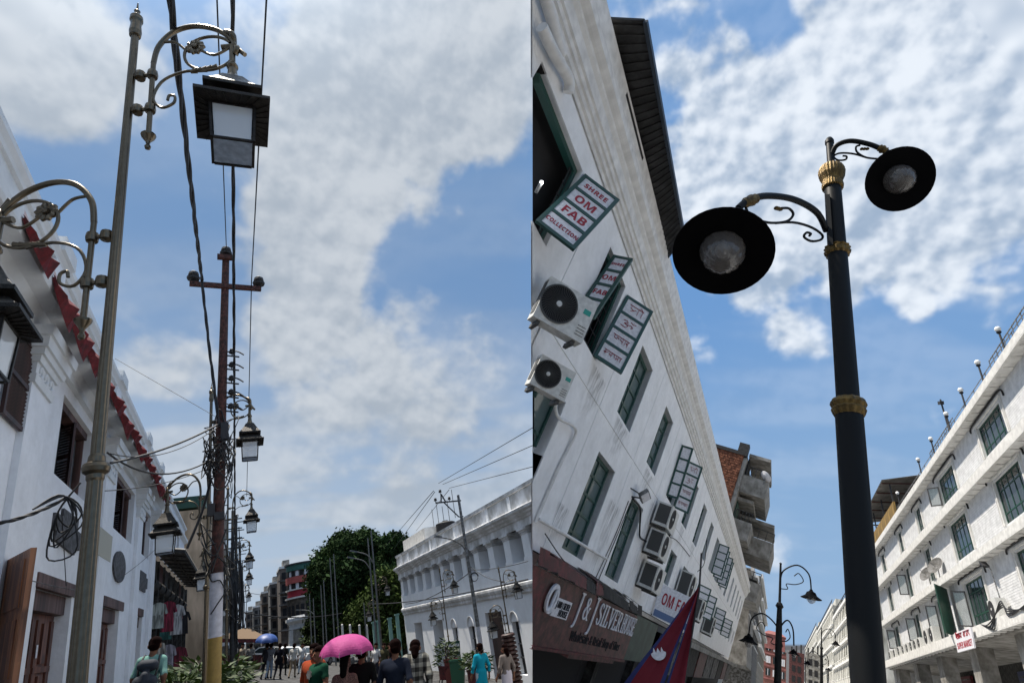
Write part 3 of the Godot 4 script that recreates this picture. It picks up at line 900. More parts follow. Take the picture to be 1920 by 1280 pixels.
	for x in [21.6, 24.2, 29.4, 34.6]: sash(h, Vector3(x + 1.0, 1.05, 0.01), -1.0, 0.5, 0.9, [], 0.1)
	# the tin canopy above the parapet
	var cn := S()
	var ca: Array = [Vector3(3.5, 5.40, 0.0), Vector3(7.75, 5.28, 0.0), Vector3(7.2, 5.36, 0.40), Vector3(3.62, 5.48, 0.40)]
	quad(cn, ca[0], ca[3], ca[2], ca[1])
	quad(cn, ca[0] + Vector3(0, 0.03, 0), ca[1] + Vector3(0, 0.03, 0), ca[2] + Vector3(0, 0.03, 0), ca[3] + Vector3(0, 0.03, 0))
	bar(cn, ca[0], ca[3], 0.03)
	var can := part(h, "canopy", cn, M.tin)
	var fs := S()
	bar(fs, ca[3] + Vector3(0, -0.01, 0.02), ca[2] + Vector3(0, -0.01, 0.02), 0.045)
	bar(fs, ca[2] + Vector3(-0.02, -0.01, 0.0), ca[1] + Vector3(0, -0.03, 0.02), 0.03)
	part(can, "edge", fs, mat(0.02, 0.03, 0.045, 0.4))
	for k in 34:
		var t := (k + 0.5) / 34.0
		var a: Vector3 = ca[0].lerp(ca[1], t)
		var b: Vector3 = ca[3].lerp(ca[2], t)
		var rb := S()
		bar(rb, a + Vector3(0, -0.008, 0.01), b + Vector3(0, -0.008, -0.01), 0.022)
		part(can, "rib", rb, M.tin)
	block(h, "attic", Vector3(3.7, 5.34, -1.0), Vector3(7.6, 5.44, -0.02), M.row_trim)
	block(h, "slot", Vector3(4.35, 5.22, 0.11), Vector3(5.4, 5.27, 0.123), M.inside)
	# pipes, cables, lamps on the wall
	for q in [[[Vector3(1.7, 4.33, 0.09), Vector3(2.6, 4.33, 0.09), Vector3(3.1, 4.30, 0.08)], 0.055], [[Vector3(2.0, 4.05, 0.09), Vector3(2.9, 4.15, 0.1), Vector3(3.35, 4.28, 0.08), Vector3(3.45, 4.2, 0.08)], 0.055]]:
		var st := S()
		var pts: Array = []
		for p in curve(q[0], 16):
			if p.x > end_x(p.y, p.z) + 0.05: pts.append(p)
		if pts.size() > 1:
			tube(st, pts, q[1], 10)
			part(h, "drain_pipe", st, M.row_trim)
	var pp := S()
	tube(pp, [Vector3(6.92, 0.56, 0.05), Vector3(10.4, 0.67, 0.05)], 0.025, 8)
	part(h, "conduit", pp, M.row_trim)
	var pv := S()
	tube(pv, curve([Vector3(5.9, 2.05, 0.03), Vector3(6.2, 1.75, 0.05), Vector3(6.75, 1.83, 0.06), Vector3(6.98, 1.8, 0.05), Vector3(6.98, 1.55, 0.03), Vector3(6.93, 1.2, 0.03), Vector3(6.9, 0.5, 0.03)], 30), 0.022, 8)
	part(h, "conduit", pv, M.row_trim)
	for q in [[[Vector3(10.8, 1.9, 0.03), Vector3(11.4, 1.88, 0.06), Vector3(11.9, 1.6, 0.05), Vector3(12.2, 1.45, 0.05), Vector3(12.9, 1.5, 0.05)], 0.02], [[Vector3(10.6, 1.8, 0.02), Vector3(10.55, 1.2, 0.02), Vector3(10.3, 0.3, 0.02)], 0.008], [[Vector3(10.75, 1.8, 0.02), Vector3(10.65, 1.1, 0.02), Vector3(10.5, 0.3, 0.02)], 0.008], [[Vector3(14.6, 1.95, 0.02), Vector3(16.1, 2.2, 0.02), Vector3(19.0, 2.28, 0.02)], 0.01], [[Vector3(7.3, 0.45, 0.05), Vector3(8.0, 0.25, 0.2), Vector3(8.6, 0.22, 0.3)], 0.008], [[Vector3(20.5, 2.1, 0.15), Vector3(21.0, 2.5, 0.2), Vector3(20.6, 3.2, 0.12)], 0.012]]:
		var st := S()
		tube(st, curve(q[0], 16), q[1], 6)
		part(h, "wall_cable", st, M.cable)
	# dirt washed down below sills and round the air conditioners
	var dirt := dirt_sheet(0.10, 0.095, 0.085)
	for q in [[12.3, 0.4, 13.4, 2.35], [8.35, 1.98, 9.25, 2.68], [10.95, 1.95, 11.9, 2.65], [14.8, 1.2, 15.8, 2.6], [9.5, 0.3, 10.4, 1.6], [16.2, 1.95, 17.0, 2.68], [6.7, 2.0, 7.5, 2.8], [18.7, 1.9, 19.6, 2.68], [7.4, 0.3, 8.0, 0.95]]:
		var st := S()
		var p: Array = [Vector3(q[0], q[1], 0.003), Vector3(q[2], q[1], 0.003), Vector3(q[2], q[3], 0.003), Vector3(q[0], q[3], 0.003)]
		var uv: Array = [Vector2(0, 1), Vector2(1, 1), Vector2(1, 0), Vector2(0, 0)]
		for i in [0, 2, 1, 0, 3, 2]:
			st.set_normal(Vector3.BACK)
			st.set_uv(uv[i])
			st.add_vertex(p[i])
		part(h, "stain", st, dirt)
	# shop fronts under the row
	var si := S()
	wall(si, Vector2(5.0, -3.1), Vector2(12.4, -0.95), [], -0.285, 0.05, [Vector2(end_x(0.0, -0.285), 0.0), END_DIR])
	part(h, "shop_interior", si, M.inside)
	block(h, "shop_interior", Vector3(12.4, -3.15, -0.299), Vector3(x1 - 0.05, 0.1, -0.28), M.inside)
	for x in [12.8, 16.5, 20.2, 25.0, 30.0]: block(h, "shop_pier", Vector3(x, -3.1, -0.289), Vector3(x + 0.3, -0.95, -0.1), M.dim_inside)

func aircon(label: String, xf: Transform3D, sz: Vector3, near := true) -> Node3D:
	var o := thing("air_conditioner", label, "air conditioner", xf, "air conditioners on the avenue walls")
	var st := S()
	box(st, Vector3(0, sz.y / 2, sz.z / 2 + 0.03), sz)
	part(o, "case", st, M.aircon)
	var r := sz.y * 0.40
	var g := S()
	var c := Vector3(-sz.x * 0.17, sz.y * 0.52, sz.z + 0.034)
	lathe(g, [Vector2(r * 1.08, -0.003), Vector2(r * 1.08, 0.012), Vector2(r, 0.012), Vector2(r * 0.98, 0.0)], 28, Transform3D(Basis(Vector3.RIGHT, PI / 2), c))
	if near:
		for k in 44:
			var t := TAU * k / 44
			var pts: Array = []
			for s in 4: pts.append(c + Vector3(cos(t + s * 0.14), sin(t + s * 0.14), 0) * lerpf(r * 0.16, r, s / 3.0) + Vector3(0, 0, 0.008))
			tube(g, pts, 0.0028, 4, false)
	part(o, "fan_guard", g, M.grille)
	var disc := S()
	lathe(disc, [Vector2(r * 0.99, 0.0), Vector2(r * 0.99, 0.003), Vector2(0, 0.003)], 28, Transform3D(Basis(Vector3.RIGHT, PI / 2), c - Vector3(0, 0, 0.002)))
	part(o, "fan", disc, M.inside)
	var hub := S()
	lathe(hub, [Vector2(r * 0.16, 0.0), Vector2(r * 0.16, 0.016), Vector2(0, 0.02)], 16, Transform3D(Basis(Vector3.RIGHT, PI / 2), c))
	part(o, "hub", hub, M.aircon)
	block(o, "side_grille", Vector3(-sz.x / 2 - 0.006, 0.06, 0.07), Vector3(-sz.x / 2 - 0.0005, sz.y - 0.04, sz.z), M.grille)
	if near:
		block(o, "badge", Vector3(sz.x * 0.30, sz.y * 0.62, sz.z + 0.031), Vector3(sz.x * 0.44, sz.y * 0.74, sz.z + 0.034), M.teal)
		for k in 4: block(o, "louvre", Vector3(sz.x * 0.30, sz.y * (0.12 + 0.07 * k), sz.z + 0.031), Vector3(sz.x * 0.46, sz.y * (0.13 + 0.07 * k), sz.z + 0.036), M.grille)
	for s in [-0.36, 0.36]: block(o, "bracket", Vector3(sz.x * s - 0.02, -0.05, -0.03), Vector3(sz.x * s + 0.02, -0.002, sz.z), M.grille)
	return o

func row_fittings() -> void:
	var row := left_side(WHITE_ROW, 3.0)
	aircon("white air conditioner with a big round fan just below the first lettered window", row * Transform3D(Basis(), Vector3(4.86, 2.20, 0.24)) * Transform3D(Basis(Vector3.UP, -0.80), Vector3.ZERO), Vector3(0.60, 0.50, 0.18))
	aircon("air conditioner half hidden under the one with the big round fan", row * Transform3D(Basis(), Vector3(5.30, 1.66, 0.20)) * Transform3D(Basis(Vector3.UP, -0.80), Vector3.ZERO), Vector3(0.44, 0.36, 0.16))
	aircon("topmost of three stacked air conditioners beside the flood lamp", row * Transform3D(Basis(), Vector3(13.15, 1.9, 0.02)), Vector3(0.9, 0.5, 0.34), false)
	aircon("middle one of three stacked air conditioners beside the flood lamp", row * Transform3D(Basis(), Vector3(13.3, 1.3, 0.02)), Vector3(0.95, 0.52, 0.34), false)
	aircon("lowest of three stacked air conditioners, just above the dark awning", row * Transform3D(Basis(), Vector3(13.75, 0.62, 0.02)), Vector3(1.0, 0.54, 0.34), false)
	aircon("slatted air conditioner on the wall behind the flag top", row * Transform3D(Basis(), Vector3(18.6, 1.05, 0.02)), Vector3(1.0, 0.7, 0.36), false)
	aircon("air conditioner on the row just past the flag, above the long ledge", row * Transform3D(Basis(), Vector3(22.3, 0.75, 0.02)), Vector3(1.0, 0.7, 0.36), false)
	aircon("most distant air conditioner on the white row beyond the flag", row * Transform3D(Basis(), Vector3(27.3, 0.6, 0.02)), Vector3(1.0, 0.7, 0.36), false)
	var fl := thing("flood_lamp", "tilted flood lamp on a bracket over a green window of the white row", "lamp", row * Transform3D(Basis(), Vector3(10.75, 1.92, 0.0)))
	var st := S()
	var tilt := Basis(Vector3(0.3, 0.2, 1).normalized(), -0.25) * Basis(Vector3.RIGHT, 0.7)
	box(st, Vector3(0.12, 0.12, 0.2), Vector3(0.3, 0.2, 0.07), tilt)
	part(fl, "case", st, M.steel)
	var gl := S()
	box(gl, Vector3(0.12, 0.12, 0.2) + tilt * Vector3(0, 0, 0.04), Vector3(0.26, 0.16, 0.012), tilt)
	part(fl, "glass", gl, M.sign_white)
	var br := S()
	bar(br, Vector3(0, 0.0, 0), Vector3(0.08, 0.06, 0.2), 0.025)
	bar(br, Vector3(-0.25, 0.1, 0.0), Vector3(0.05, 0.1, 0.18), 0.02)
	part(fl, "bracket", br, M.iron)
	# the silver shop: awning, board and letters
	var aw := thing("awning", "ragged dark red awning along the top of the silver shop board", "awning", row)
	rng.seed = 31
	var x := 6.55
	while x < 12.6:
		var w := rng.randf_range(0.28, 0.6)
		var s := S()
		var y := 0.22 + rng.randf_range(-0.03, 0.03)
		quad(s, Vector3(x, y - 0.16 + rng.randf_range(-0.04, 0.02), 0.42), Vector3(x + w, y - 0.15 + rng.randf_range(-0.04, 0.02), 0.42), Vector3(x + w, y + rng.randf_range(-0.02, 0.02), 0.36), Vector3(x, y, 0.36))
		if x > 7.4: quad(s, Vector3(x, y, 0.36), Vector3(x + w, y, 0.36), Vector3(x + w, y + 0.08, 0.0), Vector3(x, y + 0.08, 0.0))
		part(aw, "flap", s, M.maroon if x < 8.6 or rng.randf() < 0.3 else M.dim_inside)
		x += w
	var tp := S()
	span(tp, Vector3(7.5, 0.05, 0.01), Vector3(12.5, 0.12, 0.35))
	part(aw, "frame", tp, M.iron)
	var bd := thing("shop_board", "brown shop board with raised white letters of a silver shop", "sign", row)
	var bs := S()
	wall(bs, Vector2(5.6, -0.86), Vector2(13.0, 0.03), [], 0.34, 0.05, [Vector2(end_x(0.0, 0.34), 0.0), END_DIR])
	span(bs, Vector3(9.3, -0.95, -0.1), Vector3(12.3, -0.87, 0.32))
	part(bd, "board", bs, M.brown_board)
	part(bd, "strip", moulding([Vector2(0.34, -0.88), Vector2(0.37, -0.88), Vector2(0.37, -0.84), Vector2(0.34, -0.84)], 7.5, 13.0), M.maroon)
	var red := S()
	wall(red, Vector2(5.6, -0.6), Vector2(7.25, 0.03), [], 0.345, 0.01, [Vector2(end_x(0.0, 0.345), 0.0), END_DIR])
	part(bd, "panel", red, M.maroon)
	var spots: Array = [["J", 8.78, 0.40, 0.0], ["&", 9.12, 0.34, 0.0], ["J", 9.62, 0.46, 0.0], ["SILVER", 9.95, 0.36, 1.72], ["HOUSE", 11.78, 0.36, 1.15]]
	for q in spots:
		var t := text_mesh(q[0], q[2], 0.016, true, false)
		t.horizontal_alignment = HORIZONTAL_ALIGNMENT_LEFT
		var fit: float = q[3] / t.get_aabb().size.x if q[3] > 0.0 else 1.0
		part(bd, "lettering", t, M.sign_white, Transform3D(Basis.from_scale(Vector3(fit, 1, 1)), Vector3(q[1], -0.21, 0.355)))
	var t2 := text_mesh("Wholesale & Retail Shop of Silver", 0.15, 0.008, false, false)
	part(bd, "lettering", t2, M.inside, Transform3D(Basis.from_scale(Vector3(3.3 / t2.get_aabb().size.x, 1, 1)), Vector3(10.6, -0.63, 0.346)))
	var lg := S()
	lathe(lg, [Vector2(0.19, 0.0), Vector2(0.19, 0.03), Vector2(0.13, 0.03), Vector2(0.13, 0.0)], 24, Transform3D(Basis(Vector3.RIGHT, PI / 2) * Basis.from_scale(Vector3(1, 1, 1)), Vector3(7.55, -0.24, 0.36)))
	tube(lg, [Vector3(7.6, -0.1, 0.38), Vector3(7.58, -0.34, 0.38), Vector3(7.48, -0.4, 0.38)], 0.025, 6)
	span(lg, Vector3(7.7, -0.44, 0.35), Vector3(8.4, -0.2, 0.38))
	part(bd, "emblem", lg, M.sign_white)
	var t3 := text_mesh("J AND J SILVER", 0.09, 0.006)
	part(bd, "lettering", t3, M.inside, Transform3D(Basis.from_scale(Vector3(0.6 / t3.get_aabb().size.x, 1, 1)), Vector3(8.06, -0.28, 0.384)))
	var t4 := text_mesh("HOUSE", 0.09, 0.006)
	part(bd, "lettering", t4, M.inside, Transform3D(Basis(), Vector3(8.15, -0.38, 0.384)))
	# hanging white fabric shop sign
	var of := thing("hanging_sign", "white sign with red letters sticking out of the row above the flag", "sign", row * Transform3D(Basis(Vector3.UP, -1.12), Vector3(15.9, 0.1, 0.05)))
	block(of, "board", Vector3(0, 0.1, -0.03), Vector3(0.95, 0.9, 0.03), M.sign_white)
	part(of, "lettering", text_mesh("OM FAB", 0.2, 0.006), M.sign_red, Transform3D(Basis.from_scale(Vector3(0.75, 1.5, 1)), Vector3(0.48, 0.58, 0.034)))
	block(of, "blue_band", Vector3(0.02, 0.12, 0.031), Vector3(0.93, 0.28, 0.034), mat(0.10, 0.16, 0.30, 0.6))
	var fr := S()
	for y in [0.12, 0.88]: bar(fr, Vector3(-0.02, y, 0), Vector3(0.95, y, 0), 0.03)
	part(of, "frame", fr, M.iron)
	var bp: Vector2 = Vector2(3.91, 3.43)
	var lb := thing("light_bulb", "lit white bulb behind the bars of the topmost open window", "lamp", row * Transform3D(Basis(), v3(bp, -0.06)))
	var bm := SphereMesh.new()
	bm.radius = 0.022
	bm.height = 0.05
	bm.radial_segments = 12
	bm.rings = 6
	var glow := mat(0.8, 0.8, 0.8, 0.4)
	glow.emission_enabled = true
	glow.emission = Color(0.95, 0.97, 1.0)
	glow.emission_energy_multiplier = 1.5
	part(lb, "bulb", bm, glow)
	var fit := S()
	tube(fit, [Vector3(0, -0.02, 0), Vector3(0.02, -0.12, -0.02)], 0.02, 8)
	part(lb, "fitting", fit, M.steel)
	var ol := OmniLight3D.new()
	ol.name = "bulb_light"
	ol.light_energy = 0.02
	ol.light_size = 0.022
	ol.omni_range = 30.0
	ol.omni_attenuation = 2.0
	ol.shadow_enabled = true
	ol.position = Vector3(0, 0, 0.06)
	lb.add_child(ol)
	# more fascia boards further along, and the ledge over the next shops
	var g := thing("green_board", "small dark green shop board next to the silver shop board", "sign", row)
	block(g, "board", Vector3(13.05, -0.85, 0.0), Vector3(15.8, 0.05, 0.3), mat(0.03, 0.07, 0.05, 0.6, grime(61, Color(0.6, 0.6, 0.6), Color.WHITE, [[0.02, 3, 1, 1.0]])))
	var ld := thing("shop_ledge", "long sloping pale ledge over the further shop fronts of the row", "ledge", row)
	block(ld, "ledge", Vector3(18.0, -0.1, -0.28), Vector3(44.0, 0.06, 0.75), M.concrete)
	for k in 8: block(ld, "fascia_board", Vector3(18.2 + k * 3.1, -1.0, 0.0), Vector3(20.9 + k * 3.1, -0.12, 0.5), [M.kerb_stone, M.dim_inside, M.brown_board, M.kerb_stone][k % 4])

func flag() -> void:
	# a crimson pennon edged in blue, hanging from its staff
	var o := thing("flag", "crimson flag edged in blue hanging from a slanting staff", "flag", Transform3D(AVENUE, EYE))
	var st := S()
	tube(st, [Vector3(-0.90, 1.32, -7.5), Vector3(-0.89, 0.9, -7.5), Vector3(-0.99, -0.5, -7.45)], 0.012, 6)
	part(o, "staff", st, M.iron)
	var top := Vector3(-0.895, 0.93, -7.49)
	var red := mat(0.15, 0.005, 0.016, 0.8, null)
	var blue := mat(0.012, 0.02, 0.11, 0.7, null)
	for f in [[Vector3(-1.62, -0.30, -7.42), Vector3(-1.22, -0.42, -7.36), 0.03, red, "red_field"], [Vector3(-1.20, -0.42, -7.44), Vector3(-0.97, -0.42, -7.46), 0.025, red, "red_field"]]:
		var s := S()
		var e := S()
		var n := 14
		var grid: Array = []
		for i in n + 1:
			var t := float(i) / n
			var row: Array = []
			for j in 9:
				var u := j / 8.0
				var p: Vector3 = top.lerp(f[0], t).lerp(top.lerp(f[1], t), u)
				p.z += f[2] * sin(u * 6.0 + t * 3.0) * (0.3 + t) + 0.02 * sin(t * 9.0 + u * 3.0)
				row.append(p)
			grid.append(row)
		for i in n:
			for j in 8:
				var edge: bool = j == 0 or (f[0].x < -1.5 and j == 7)
				quad(e if edge else s, grid[i + 1][j], grid[i + 1][j + 1], grid[i][j + 1], grid[i][j])
		var m := part(o, f[4], s, f[3])
		part(m, "blue_border", e, blue)
	var mo := S()
	var c := Vector3(-1.255, 0.13, -7.38)
	var outl := PackedVector2Array()
	for i in 13: outl.append(Vector2(0.085 * cos(PI + PI * i / 12.0), 0.075 * sin(PI + PI * i / 12.0)))
	for i in 7: outl.append(Vector2(0.085 * cos(PI * (i + 1) / 8.0) * 0.75, (0.05 if i % 2 else 0.0) - 0.02 * sin(PI * (i + 1) / 8.0) + 0.02))
	prism(mo, outl, -0.003, 0.003, Transform3D(Basis(Vector3.BACK, 0.35), c))
	part(o, "moon", mo, M.sign_white)

# ---------------------------------------------------------------- the white market hall on the right of the avenue
func market_hall() -> void:
	var h := thing("market_hall", "white painted brick market hall with three ledges and wide green windows", "building", right_side(MARKET, 12.0))
	var x0 := -74.0
	var x1 := -20.0
	var bays: Array = [[-68.3, 1.9], [-59.2, 1.5], [-51.7, 1.6], [-43.2, 3.7], [-34.1, 3.7], [-25.0, 3.7]]
	var rows: Array = [[5.75, 8.15, 4.95], [9.5, 11.7, 8.55], [13.05, 14.72, 11.9]]
	var holes: Array = []
	for r in rows:
		for b in bays: holes.append(Rect2(b[0] - b[1] / 2, r[0], b[1], r[1] - r[0]))
	var st := S()
	wall(st, Vector2(x0, 4.9), Vector2(x1, 15.3), holes, 0, 0.22)
	quad(st, Vector3(x0, 0, -14), Vector3(x0, 0, 0), Vector3(x0, 15.4, 0), Vector3(x0, 15.4, -14))
	part(h, "wall", st, M.market_wall)
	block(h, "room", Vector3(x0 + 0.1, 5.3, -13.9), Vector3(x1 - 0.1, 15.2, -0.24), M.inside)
	# courses of painted brick standing a little proud, joined because they are too many to pick apart
	var cs := S()
	for r in rows:
		var y: float = r[2] + 0.5
		while y < r[2] + 3.05:
			var cuts: Array = [x0]
			for b in bays:
				if y > r[0] - 0.1 and y < r[1] + 0.1: cuts.append_array([b[0] - b[1] / 2 - 0.35, b[0] + b[1] / 2 + 0.35])
			cuts.append(x1)
			for k in range(0, cuts.size() - 1, 2):
				var a := Vector3(cuts[k], y, 0)
				var b2 := Vector3(cuts[k + 1], y + 0.1, 0.007)
				quad(cs, Vector3(a.x, a.y, b2.z), Vector3(b2.x, a.y, b2.z), Vector3(b2.x, b2.y, b2.z), Vector3(a.x, b2.y, b2.z))
				quad(cs, Vector3(a.x, a.y, 0), Vector3(b2.x, a.y, 0), Vector3(b2.x, a.y, b2.z), Vector3(a.x, a.y, b2.z))
			y += 0.125
	tag(part(h, "brick_courses", cs, M.market_wall), "", "", "", "stuff")
	# ledges with coffered undersides
	for s in [[4.88, 5.45, 0.75], [8.50, 8.95, 0.58], [11.88, 12.38, 0.58], [15.14, 15.58, 0.58]]:
		var sl := S()
		span(sl, Vector3(x0 - 0.1, s[0] + 0.06, -0.4), Vector3(x1, s[1], s[2]))
		span(sl, Vector3(x0 - 0.1, s[0], s[2] - 0.12), Vector3(x1, s[0] + 0.058, s[2] - 0.003))
		var ledge := part(h, "ledge", sl, M.market_trim)
		var x := x0
		while x < x1:
			block(ledge, "coffer_rib", Vector3(x, s[0] + 0.005, 0.015), Vector3(x + 0.35, s[0] + 0.06, s[2] - 0.12), M.market_trim)
			x += 1.05
	# windows with pale surrounds
	for r in rows:
		for b in bays:
			var a := Vector2(b[0] - b[1] / 2, r[0])
			var c := Vector2(b[0] + b[1] / 2, r[1])
			var w := window(h, rect(a, c), 5 if b[1] > 3 else 2, [0.24, 0.74], -0.08, 0.09, M.deep_green, M.dark_glass)
			var sr := S()
			for t in [[0.0, 0.16], [0.24, 0.30]]:
				span(sr, Vector3(a.x - t[1], a.y - 0.02, 0.002), Vector3(a.x - t[0], c.y + 0.1, 0.06))
				span(sr, Vector3(c.x + t[0], a.y - 0.02, 0.002), Vector3(c.x + t[1], c.y + 0.1, 0.06))
			span(sr, Vector3(a.x - 0.3, c.y + 0.1, 0.002), Vector3(c.x + 0.3, c.y + 0.2, 0.09))
			part(w, "surround", sr, M.market_trim)
			var cb := S()
			tube(cb, curve([Vector3(a.x - 0.9, c.y + 0.1, 0.05), Vector3(a.x - 0.6, c.y + 0.33, 0.06), Vector3(b[0], c.y + 0.36, 0.07), Vector3(c.x + 0.5, c.y + 0.33, 0.06), Vector3(c.x + 0.8, c.y - 0.1, 0.05)], 14), 0.045, 5)
			part(w, "cable", cb, M.cable)
	# some casements stand open
	for q in [[-45.05, 5.75, 2.0, -1.2], [-52.5, 5.8, 2.1, -1.0], [-59.9, 6.2, 1.7, -1.0], [-45.05, 13.05, 1.25, -1.0], [-59.95, 9.7, 1.6, -1.1], [-69.2, 6.3, 1.6, -1.1]]:
		var c := S()
		for t in [[0.0, 0.07], [0.63, 0.7]]: span(c, Vector3(-t[1], 0, 0), Vector3(-t[0], q[2], 0.05))
		for y in [0.0, q[2] - 0.07]: span(c, Vector3(-0.63, y, 0.003), Vector3(-0.07, y + 0.07, 0.047))
		var cm := part(h, "casement", c, M.iron, Transform3D(Basis(Vector3.UP, -q[3]), Vector3(q[0], q[1], 0.05)))
		block(cm, "pane", Vector3(-0.63, 0.07, 0.02), Vector3(-0.07, q[2] - 0.07, 0.03), M.casement_glass)
	var gs := S()
	span(gs, Vector3(0, 0, 0), Vector3(1.9, 2.9, 0.06))
	for k in 7: span(gs, Vector3(0.1 + 0.26 * k, 0.05, 0.06), Vector3(0.2 + 0.26 * k, 2.85, 0.075))
	tag(part(h, "shutter", gs, M.deep_green, Transform3D(Basis(Vector3.UP, -0.55), Vector3(-48.5, 5.5, 0.12))), "tall dark green shutter")
	# ground floor set back behind pillars
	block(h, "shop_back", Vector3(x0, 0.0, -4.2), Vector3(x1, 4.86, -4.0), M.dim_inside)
	block(h, "arcade_ceiling", Vector3(x0, 4.80, -4.0), Vector3(x1, 4.94, 0.3), M.concrete)
	var x := -72.0
	while x < x1:
		block(h, "pillar", Vector3(x - 0.75, -0.5, -0.9), Vector3(x + 0.75, 4.79, 0.0), M.concrete)
		x += 8.4
	for q in [[-52.6, 3.0, 2.6, 1.2, mat(0.02, 0.03, 0.08, 0.5)], [-43.0, 3.0, 3.0, 1.2, M.brown_board], [-38.5, 3.0, 3.6, 1.4, M.maroon], [-60.0, 3.2, 2.6, 1.1, M.brown_board], [-66.5, 3.3, 3.0, 1.1, M.maroon]]:
		var b := block(h, "shop_sign", Vector3(q[0], q[1], -3.9), Vector3(q[0] + q[2], q[1] + q[3], -3.7), q[4])
		for k in 3: block(b, "stripe", Vector3(q[0] + 0.3, q[1] + 0.25 + k * 0.28, -3.7), Vector3(q[0] + q[2] * (0.9 - 0.2 * (k % 2)), q[1] + 0.35 + k * 0.28, -3.69), M.kerb_stone)
	# the roof terrace: rail and parapet wire
	var rl := S()
	for y in [16.15, 15.85]: bar(rl, Vector3(-62.0, y, 0.3), Vector3(x1, y, 0.3), 0.03)
	var xx := -62.0
	while xx < x1:
		bar(rl, Vector3(xx, 15.58, 0.3), Vector3(xx, 16.15, 0.3), 0.04)
		xx += 2.0
	for q in [[-44.0, -38.0], [-31.0, -24.0]]:
		xx = q[0]
		while xx < q[1]:
			bar(rl, Vector3(xx, 15.6, 0.34), Vector3(xx, 16.3, 0.34), 0.03)
			xx += 0.55
		bar(rl, Vector3(q[0], 16.3, 0.34), Vector3(q[1], 16.3, 0.34), 0.04)
	part(h, "rail", rl, M.steel)

